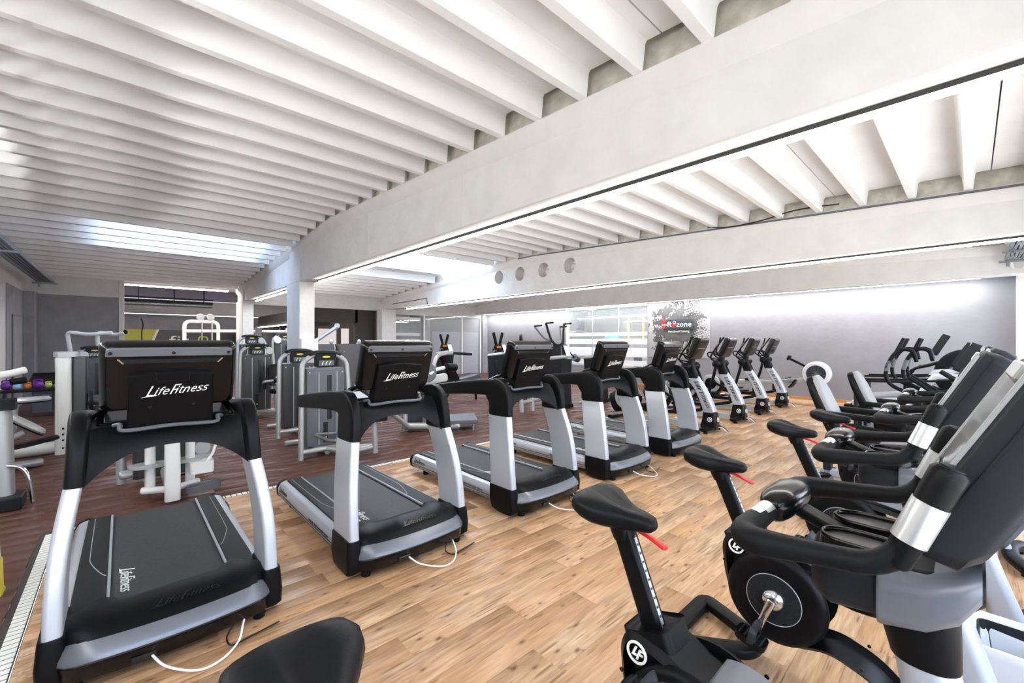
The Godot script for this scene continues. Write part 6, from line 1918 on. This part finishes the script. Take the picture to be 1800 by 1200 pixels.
	var c3 := make_circuit("circuit_machine", Vector3(9.2, 0, -6.7), 0.2, "circuit pedestal with a light top behind the fourth treadmill", cg)
	var c4 := make_circuit("circuit_machine", Vector3(8.6, 0, -12.9), 0.3, "circuit pedestal with a tablet in front of the glazed partition", cg)
	# forked handles: tall arms of the pull machine
	var fk := thing("pull_machine", "machine with long forked grey handles reaching above the treadmill consoles", "weight machine", Vector3(8.4, 0, -7.4), 0.0, gp)
	for s in [-1, 1]:
		part(fk, "arm", MB.new().tube(cr([Vector3(0.18 * s, 0.9, 0.1), Vector3(0.2 * s, 1.45, 0.06), Vector3(0.24 * s, 1.62, 0.05), Vector3(0.3 * s, 1.85, 0.0), Vector3(0.36 * s, 2.05, -0.02)], 4), 0.03, 10), M.charcoal)
		part(fk, "grip", MB.new().tube([Vector3(0.36 * s, 2.05, -0.02), Vector3(0.36 * s, 2.06, 0.22)], 0.022, 8), M.black)
		part(fk, "grip", MB.new().tube([Vector3(0.5 * s, 1.98, -0.3), Vector3(0.5 * s, 1.99, -0.05)], 0.022, 8), M.black)
		part(fk, "upper_arm", MB.new().tube(cr([Vector3(0.24 * s, 1.6, 0.05), Vector3(0.34 * s, 1.68, -0.12), Vector3(0.5 * s, 1.98, -0.3)], 4), 0.024, 8), M.mid_grey)
	part(fk, "yoke", MB.new().tube(cr([Vector3(-0.24, 1.62, 0.05), Vector3(-0.1, 1.5, 0.08), Vector3(0.1, 1.5, 0.08), Vector3(0.24, 1.62, 0.05)], 4), 0.03, 10), M.charcoal)
	part(fk, "column", MB.new().rbox(Vector3(0, 0.75, -0.05), Vector3(0.3, 1.5, 0.26), 0.06, 0.03), M.charcoal)
	part(fk, "round_cover", MB.new().lathe(Vector3(-0.75, 1.35, -0.6), Vector3(0.7, 0, 0.7), [[0, 0.42], [0.06, 0.43], [0.1, 0.38], [0.1, 0.0]], 28), M.black)
	part(fk, "cover_post", MB.new().box(Vector3(-0.7, 0.5, -0.55), Vector3(0.2, 1.0, 0.2), 0.02), M.charcoal)
	part(fk, "counterweight", MB.new().cyl(Vector3(0.62, 1.15, 0.1), Vector3(0.8, 1.1, 0.1), 0.1, 18, -1, 0.01), M.mid_grey)
	part(fk, "counterweight_arm", MB.new().tube([Vector3(0.15, 1.5, 0.05), Vector3(0.65, 1.13, 0.1)], 0.03, 8), M.charcoal)
	# V-shaped handles with orange pads
	for q in [[9.15, -10.6, "machine with two black V-shaped pads and an orange joint beside the grey wall"], [9.9, -14.9, "machine with two black V-shaped pads in front of the glazed partition"]]:
		var v := thing("butterfly_machine", q[2], "weight machine", Vector3(q[0], 0, q[1]), 0.0, gp)
		for s in [-1, 1]:
			part(v, "pad", MB.new().sweep([Vector3(0.06 * s, 1.42, 0), Vector3(0.19 * s, 1.86, 0)], 0.055, 0.03, Vector3(0, 0, 1), 3.0, 12, 0.8), M.black)
			part(v, "handle", MB.new().tube(cr([Vector3(0.12 * s, 1.25, 0.06), Vector3(0.26 * s, 1.28, 0.12), Vector3(0.3 * s, 1.15, 0.14), Vector3(0.22 * s, 1.05, 0.16)], 4), 0.028, 10), M.mid_grey)
		part(v, "joint", MB.new().rbox(Vector3(0, 1.4, 0.03), Vector3(0.24, 0.06, 0.1), 0.02, 0.01), M.orange)
		part(v, "joint_cap", MB.new().cyl(Vector3(-0.18, 1.4, 0.03), Vector3(-0.11, 1.4, 0.03), 0.05, 14, -1, 0.01), M.black)
		part(v, "column", MB.new().prism(round2(P2([-0.2, 0.0, 0.2, 0.0, 0.16, 1.36, -0.16, 1.36]), 0.05, 3), Vector3(0, 0, -0.1), Vector3.RIGHT, Vector3.UP, Vector3(0, 0, 0.16), 0.015), M.black)
		part(v, "roller", MB.new().cyl(Vector3(-0.3, 0.85, 0.2), Vector3(-0.08, 0.85, 0.2), 0.08, 16, -1, 0.012), M.charcoal)
		part(v, "seat", MB.new().rbox(Vector3(0, 0.5, 0.35), Vector3(0.36, 0.08, 0.36), 0.08, 0.03), M.vinyl)
		part(v, "seat_post", MB.new().tube([Vector3(0, 0.48, 0.35), Vector3(0, 0.0, 0.35)], 0.05, 10), M.mid_grey)
	build_left_side()

func m_head(t: Node3D, c: Vector3) -> void:
	var h := part(t, "head_panel", MB.new().rbox(c, Vector3(0.26, 0.08, 0.2), 0.03, 0.012, Basis(Vector3.RIGHT, PI / 2)), M.mid_grey)
	part(h, "badge", MB.new().loft([MB.ring_se(c + Vector3(0, 0.06, 0.04), Vector3.RIGHT, Vector3.UP, 0.045, 0.012, 2, 16), MB.ring_se(c + Vector3(0, 0.06, 0.048), Vector3.RIGHT, Vector3.UP, 0.04, 0.01, 2, 16)]), M.yellow)

func build_left_side() -> void:
	var gp := "weight stack machines on the dark floor"
	# hip machine behind the first treadmill
	var h := thing("hip_machine", "hip machine with a tall white centre post behind the treadmill by the border", "weight machine", Vector3(0.40, 0, -5.75), 0.0, gp)
	var m := MB.new()
	var rs := []
	for q in [[0.02, 0.062, 0.05, 0.42], [0.3, 0.062, 0.05, 0.42], [0.55, 0.06, 0.055, 0.40], [0.8, 0.058, 0.05, 0.36], [1.25, 0.055, 0.04, 0.30]]:
		rs.append(MB.ring_rr(Vector3(-0.03, q[0], q[3]), Vector3.RIGHT, Vector3.BACK, q[1], q[2], 0.035, 4))
	m.loft(rs)
	part(h, "centre_post", m, M.frame_white, "white centre post")
	for s in [-1, 1]:
		part(h, "side_post", MB.new().tube([Vector3(-0.02 + 0.385 * s, 0, -0.65), Vector3(-0.02 + 0.37 * s, 1.2, -0.7)], 0.045, 12, 0.1), M.frame_silver)
		part(h, "crossbar", MB.new().tube([Vector3(-0.03, 0.62 + 0.0, 0.3), Vector3(-0.03 + 0.22 * s, 0.61, 0.22)], 0.034, 12), M.frame_white)
		part(h, "bar_end", MB.new().tube(fil([Vector3(-0.03 + 0.22 * s, 0.61, 0.22), Vector3(-0.03 + 0.32 * s, 0.60, 0.19), Vector3(-0.03 + 0.33 * s, 0.72, 0.15)], 0.03), 0.02, 8), M.steel)
		part(h, "pivot_post", MB.new().cyl(Vector3(-0.03 + 0.16 * s, 0.1, 0.2), Vector3(-0.03 + 0.16 * s, 0.58, 0.2), 0.042, 14), M.frame_white)
		part(h, "cam_plate", MB.new().loft([MB.ring_se(Vector3(-0.03 + 0.17 * s, 0.33, 0.2), Vector3.RIGHT, Vector3.BACK, 0.16, 0.09, 2, 20), MB.ring_se(Vector3(-0.03 + 0.17 * s, 0.365, 0.2), Vector3.RIGHT, Vector3.BACK, 0.16, 0.09, 2, 20)]), M.frame_silver)
		part(h, "thigh_pad", MB.new().rbox(Vector3(-0.03 + 0.16 * s, 0.76, 0.12), Vector3(0.2, 0.1, 0.3), 0.08, 0.03), M.vinyl)
		part(h, "foot_tube", MB.new().tube([Vector3(-0.03 + 0.02 * s, 0.1, 0.3), Vector3(-0.03 + 0.22 * s, 0.12, 0.26)], 0.035, 10), M.frame_white)
	part(h, "rear_tube", MB.new().tube([Vector3(-0.4, 0.1, -0.62), Vector3(0.36, 0.1, -0.62)], 0.05, 10), M.frame_silver)
	part(h, "link_tube", MB.new().tube([Vector3(-0.03, 0.1, -0.6), Vector3(-0.03, 0.1, 0.4)], 0.05, 10), M.frame_silver)
	part(h, "latch_block", MB.new().rbox(Vector3(0.21, 0.29, 0.34), Vector3(0.2, 0.12, 0.14), 0.03, 0.015), M.frame_white)
	part(h, "latch_lever", MB.new().tube(cr([Vector3(0.24, 0.33, 0.36), Vector3(0.31, 0.42, 0.34), Vector3(0.37, 0.62, 0.28), Vector3(0.41, 0.68, 0.25)], 4), 0.014, 8), M.frame_white)
	part(h, "lever_tip", MB.new().ball(Vector3(0.42, 0.69, 0.245), Vector3(0.02, 0.018, 0.018), 8), M.yellow)
	part(h, "pulley", MB.new().lathe(Vector3(0.25, 0.42, 0.05), Vector3.BACK, [[0, 0.07], [0.02, 0.075], [0.03, 0.07], [0.03, 0.0]], 20), M.frame_silver)
	part(h, "foot_shoe", MB.new().rbox(Vector3(0.22, 0.1, 0.42), Vector3(0.3, 0.06, 0.14), 0.06, 0.02, Basis(Vector3.UP, 0.3)), M.mid_grey)
	part(h, "shroud", MB.new().rbox(Vector3(-0.03, 0.65, -0.62), Vector3(0.56, 1.2, 0.22), 0.05, 0.03), M.shroud)
	# white column machine
	var w := thing("column_machine", "machine with a thick white rounded column and a white floor tube", "weight machine", Vector3(-0.60, 0, -8.75), 0.0, gp)
	m = MB.new()
	rs = []
	for q in [[0.0, 0.085, 0.14], [0.05, 0.085, 0.14], [1.2, 0.08, 0.13], [1.33, 0.085, 0.13], [1.38, 0.075, 0.11]]:
		rs.append(MB.ring_rr(Vector3(0, q[0], 0), Vector3.RIGHT, Vector3.BACK, q[1], q[2], 0.04, 4))
	m.loft(rs)
	var col := part(w, "column", m, M.frame_white, "thick white column")
	part(col, "cap", MB.new().rbox(Vector3(0.03, 1.4, -0.02), Vector3(0.26, 0.07, 0.3), 0.06, 0.03), M.frame_silver)
	for y in [0.09, 0.2, 0.28, 0.36]:
		part(col, "bolt", MB.new().ball(Vector3(0.0, y, 0.14), Vector3(0.014, 0.014, 0.008), 8), M.charcoal)
	part(w, "dark_shroud", MB.new().rbox(Vector3(0.16, 0.72, -0.02), Vector3(0.16, 1.28, 0.24), 0.03, 0.02), M.shroud)
	part(w, "floor_tube", MB.new().tube([Vector3(0, 0.09, 0), Vector3(-0.75, 0.07, -0.05)], 0.085, 14), M.frame_white)
	part(w, "cross_arm", MB.new().cyl(Vector3(0.2, 0.72, 0), Vector3(0.5, 0.72, 0), 0.07, 18), M.mid_grey)
	for x in [0.26, 0.62]:
		part(w, "cam_disc", MB.new().lathe(Vector3(x, 0.72, 0), Vector3.RIGHT, [[0, 0.16], [0.02, 0.165], [0.04, 0.16], [0.04, 0.0]], 24), M.charcoal)
	part(w, "seat", MB.new().rbox(Vector3(0.36, 0.5, 0.15), Vector3(0.36, 0.07, 0.3), 0.1, 0.03), M.vinyl)
	part(w, "seat_strut", MB.new().tube([Vector3(0.36, 0.48, 0.1), Vector3(0.5, 0.1, 0.1), Vector3(0.4, 0.04, 0.3)], 0.04, 10), M.frame_silver)
	# overhead arm machine
	var l := make_tower("overhead_machine", Vector3(-0.42, 0, -12.3), 0.25, "weight machine with two white overhead arms in front of the dark grey wall", gp, M.shroud, 1.45, 0.28)
	for s in [-1, 1]:
		part(l, "overhead_arm", MB.new().tube(fil([Vector3(0.2 * s - 0.05, 1.0, -0.25), Vector3(0.22 * s - 0.15, 1.78, -0.1), Vector3(0.22 * s + 0.1, 1.72, 0.1), Vector3(0.1 * s + 0.3, 1.76, 0.3)], 0.1, 5), 0.035, 12), M.frame_white)
	part(l, "arm_end", MB.new().ball(Vector3(0.42, 1.78, 0.3), Vector3(0.04, 0.05, 0.04), 10), M.black)
	part(l, "pulley", MB.new().lathe(Vector3(-0.18, 1.3, 0.1), Vector3.BACK, [[0, 0.08], [0.02, 0.085], [0.03, 0.08], [0.03, 0.0]], 20), M.frame_silver)
	add_seat(l, Vector3(0.25, 0.55, 0.5), false, 1.0)
	part(l, "side_column", MB.new().rbox(Vector3(0.5, 0.7, 0.1), Vector3(0.2, 1.4, 0.3), 0.06, 0.03), M.frame_white)
	# ergonomic bench machine at the left edge with grey pads and a ribbed black roller
	var e := thing("leg_press", "grey padded leg press with a ribbed black roller beside the kettlebell shelf", "weight machine", Vector3(-1.15, 0, -8.1), 0.0, gp)
	m = MB.new()
	for k in 9:
		m.torus(Vector3(-0.34 + k * 0.035, 1.08 - k * 0.006, 0.1), Vector3(1, -0.15, 0), 0.085, 0.02, 18, 6)
	m.cyl(Vector3(-0.36, 1.085, 0.1), Vector3(-0.02, 1.025, 0.1), 0.08, 16)
	part(e, "ribbed_roller", m, M.black_gloss)
	part(e, "hand_lever", MB.new().sweep(cr([Vector3(-0.1, 1.12, 0.1), Vector3(0.0, 1.16, 0.1), Vector3(0.12, 1.18, 0.08), Vector3(0.26, 1.22, 0.06)], 4), [0.05, 0.052, 0.055, 0.05, 0.045, 0.043, 0.042, 0.042, 0.043, 0.045, 0.048, 0.05, 0.05], 0.045, Vector3.UP, 2.4, 12), M.frame_white)
	part(e, "lever_grip", MB.new().cyl(Vector3(0.14, 1.08, 0.1), Vector3(0.28, 1.1, 0.08), 0.04, 14, -1, 0.01), M.black)
	for q in [[Vector3(0.30, 0.86, 0.2), 0.02], [Vector3(0.06, 0.76, 0.45), -0.55], [Vector3(0.32, 0.6, 0.5), -0.7]]:
		var bs := Basis(Vector3.BACK, q[1])
		var pd := part(e, "pad", MB.new().loft([MB.ring_se(q[0] - bs.y * 0.03, bs.x, bs.z, 0.19, 0.1, 2.2, 24), MB.ring_se(q[0], bs.x, bs.z, 0.2, 0.11, 2.2, 24), MB.ring_se(q[0] + bs.y * 0.03, bs.x, bs.z, 0.18, 0.09, 2.2, 24)]), M.frame_silver, "pale grey oval pad")
		part(pd, "pad_edge", MB.new().loft([MB.ring_se(q[0] - bs.y * 0.035, bs.x, bs.z, 0.2, 0.115, 2.2, 24), MB.ring_se(q[0] - bs.y * 0.02, bs.x, bs.z, 0.205, 0.118, 2.2, 24)]), M.black)
	part(e, "side_cover", MB.new().prism(round2(P2([-0.6, 0.3, -0.6, 0.95, -0.1, 0.85, 0.25, 0.55, -0.1, 0.4]), 0.06, 4), Vector3(0, 0, 0.35), Vector3.RIGHT, Vector3.UP, Vector3(0, 0, 0.22), 0.02), M.frame_silver)
	part(e, "post", MB.new().tube([Vector3(0.2, 0.86, 0.2), Vector3(0.18, 0.5, 0.2), Vector3(0.05, 0.0, 0.1)], 0.03, 10), M.frame_silver)
	part(e, "floor_beam", MB.new().tube([Vector3(-0.5, 0.05, 0.2), Vector3(0.4, 0.05, 0.1)], 0.05, 10), M.frame_silver)
	part(e, "carriage_tube", MB.new().tube([Vector3(-0.3, 0.45, 0.3), Vector3(0.15, 0.42, 0.5), Vector3(0.3, 0.5, 0.5)], 0.04, 10), M.frame_silver)
	part(e, "bench_edge", MB.new().sweep(cr([Vector3(-0.1, 0.36, 0.5), Vector3(0.2, 0.33, 0.45), Vector3(0.55, 0.38, 0.3)], 4), 0.06, 0.03, Vector3.UP, 2.5, 10), M.charcoal)
	# silver posts at the left edge
	var p := thing("machine_post", "silver machine post with a chrome hoop beside the grey leg press", "weight machine", Vector3(-0.82, 0, -6.25), 0.0, gp)
	part(p, "post", MB.new().sweep([Vector3(0, 0, 0), Vector3(-0.03, 0.95, -0.05)], 0.07, 0.09, Vector3(0, 0, 1), 3.5, 16, 0.1), M.frame_silver)
	part(p, "shoe", MB.new().box(Vector3(0.03, 0.06, 0.05), Vector3(0.2, 0.12, 0.3), 0.01), M.charcoal)
	part(p, "hoop", MB.new().tube(cr([Vector3(0.02, 0.4, 0.05), Vector3(0.12, 0.36, 0.07), Vector3(0.17, 0.22, 0.08), Vector3(0.19, 0.02, 0.08)], 5), 0.018, 10), M.chrome)
	part(p, "top_cover", MB.new().rbox(Vector3(-0.1, 0.98, 0), Vector3(0.35, 0.1, 0.2), 0.05, 0.03), M.charcoal)
	var p2 := thing("machine_post", "white machine post with a yellow foot beside the white floor border", "weight machine", Vector3(-0.62, 0, -4.15), 0.0, gp)
	part(p2, "post", MB.new().sweep([Vector3(0, 0.17, 0), Vector3(-0.06, 1.05, -0.08)], 0.06, 0.085, Vector3(0, 0, 1), 3.5, 16, 0.1), M.frame_white)
	part(p2, "yellow_foot", MB.new().loft([MB.ring_rr(Vector3(0.0, 0.0, 0), Vector3.RIGHT, Vector3.BACK, 0.075, 0.1, 0.05, 4), MB.ring_rr(Vector3(0, 0.02, 0), Vector3.RIGHT, Vector3.BACK, 0.068, 0.094, 0.05, 4), MB.ring_rr(Vector3(0, 0.2, 0), Vector3.RIGHT, Vector3.BACK, 0.064, 0.09, 0.05, 4)]), M.yellow, "yellow foot sleeve")
	# kettlebell shelf by the left wall
	var rk := thing("kettlebell_shelf", "low dark shelf carrying six coloured kettlebells by the side wall", "shelf", Vector3(-1.5, 0, -13.35))
	part(rk, "shelf", MB.new().box(Vector3(0.12, 0.56, 0), Vector3(0.9, 0.05, 0.4), 0.01), M.charcoal)
	for x in [-0.28, 0.5]:
		part(rk, "leg", MB.new().box(Vector3(x, 0.27, 0), Vector3(0.06, 0.54, 0.44), 0.01), M.mid_grey)
	var cols := [M.purple, M.light_blue, M.orange, M.purple, M.green_yellow, M.yellow]
	var cn := ["purple kettlebell at the wall end of the low shelf", "light blue kettlebell next to the purple one at the wall end", "orange kettlebell between the light blue and a purple one", "purple kettlebell in the middle, next to the lime ones", "pale lime kettlebell between purple and yellow", "yellow kettlebell at the open end of the low shelf"]
	for k in 6:
		var kb := thing("kettlebell", cn[k], "kettlebell", Vector3(-1.72 + k * 0.145, 0.59, -13.3 + 0.05 * (k % 2)), 0.0, "coloured kettlebells on the low shelf")
		var r: float = 0.085 if k in [0, 3] else 0.06
		part(kb, "bell", MB.new().ball(Vector3(0, r * 0.95, 0), Vector3(r, r, r), 14), cols[k])
		part(kb, "handle", MB.new().tube(cr([Vector3(-r * 0.6, r * 1.6, 0), Vector3(-r * 0.6, r * 2.2, 0), Vector3(r * 0.6, r * 2.2, 0), Vector3(r * 0.6, r * 1.6, 0)], 4), r * 0.18, 8), cols[k])
	for k in 2:
		var bn := thing("flat_bench", ["black flat bench behind the purple kettlebell, by the pilaster", "black flat bench behind the yellow kettlebell"][k], "bench", Vector3(-1.3 + k * 0.55, 0, -14.3))
		part(bn, "pad", MB.new().rbox(Vector3(0, 0.72, 0), Vector3(0.42, 0.08, 0.9), 0.04, 0.025, Basis(Vector3.RIGHT, 0.2)), M.vinyl)
		part(bn, "edge_tube", MB.new().tube([Vector3(0.2, 0.78, -0.44), Vector3(0.2, 0.6, 0.46)], 0.02, 8), M.frame_silver)
		part(bn, "leg", MB.new().box(Vector3(0, 0.34, -0.3), Vector3(0.3, 0.68, 0.06), 0.01), M.mid_grey)
		part(bn, "leg", MB.new().box(Vector3(0, 0.3, 0.3), Vector3(0.3, 0.6, 0.06), 0.01), M.mid_grey)
	# cable crossover in the far section
	var cc := thing("cable_crossover", "white cable crossover frame with two pulley discs in the far section", "weight machine", Vector3(2.4, 0, -19.0), 0.0, gp)
	part(cc, "arch", MB.new().tube(fil([Vector3(-0.75, 0, 0), Vector3(-0.75, 2.3, 0), Vector3(0.25, 2.3, 0), Vector3(0.25, 1.2, 0)], 0.2, 6), 0.06, 12), M.frame_white)
	part(cc, "crossbeam", MB.new().tube([Vector3(-0.75, 1.95, 0), Vector3(2.6, 1.98, 0)], 0.06, 12), M.frame_white)
	part(cc, "end_block", MB.new().rbox(Vector3(1.55, 1.95, 0.02), Vector3(0.22, 0.36, 0.2), 0.04, 0.02), M.mid_grey)
	for x in [-0.3, 0.0]:
		part(cc, "pulley", MB.new().lathe(Vector3(x, 2.46, 0), Vector3(0.3, 0, 1), [[0, 0.12], [0.03, 0.13], [0.06, 0.12], [0.06, 0.0]], 20), M.frame_silver)
		part(cc, "guide_rod", MB.new().tube([Vector3(x + 0.05, 0.1, 0.05), Vector3(x + 0.05, 2.3, 0.05)], 0.025, 8), M.steel)
	part(cc, "weight_stack", MB.new().box(Vector3(-0.15, 0.6, 0.05), Vector3(0.4, 1.1, 0.18), 0.01), M.charcoal)
	part(cc, "far_post", MB.new().tube([Vector3(2.6, 0, 0), Vector3(2.6, 2.1, 0)], 0.06, 12), M.frame_white)

# ---------------------------------------------------------------- main
func _ready() -> void:
	var cam := Camera3D.new()
	cam.name = "camera"
	cam.position = Vector3(0, 1.58, 0)
	cam.rotation_degrees = Vector3(0, -42.7, 0)
	cam.fov = 77.77
	cam.near = 0.02
	cam.far = 200
	cam.current = true
	add_child(cam)
	var sm := ProceduralSkyMaterial.new()
	sm.sky_top_color = Color(0.76, 0.86, 1.0)
	sm.sky_horizon_color = Color(0.95, 0.97, 1.0)
	sm.ground_bottom_color = Color(0.8, 0.8, 0.79)
	sm.ground_horizon_color = Color(0.9, 0.92, 0.94)
	sm.sky_energy_multiplier = 2.3
	sm.ground_energy_multiplier = 2.3
	var sky := Sky.new()
	sky.sky_material = sm
	var env := Environment.new()
	env.background_mode = Environment.BG_SKY
	env.sky = sky
	env.tonemap_mode = Environment.TONE_MAPPER_LINEAR
	env.tonemap_exposure = 1.75
	env.sdfgi_enabled = true
	env.ssao_enabled = true
	env.ssil_enabled = true
	var we := WorldEnvironment.new()
	we.name = "world"
	we.environment = env
	add_child(we)
	make_materials()
	build_floor()
	build_ceiling()
	build_beams()
	build_walls()
	build_leds()
	build_far_section()
	build_studio()
	build_trays()
	build_cardio()
	build_dispenser()
	build_strength()
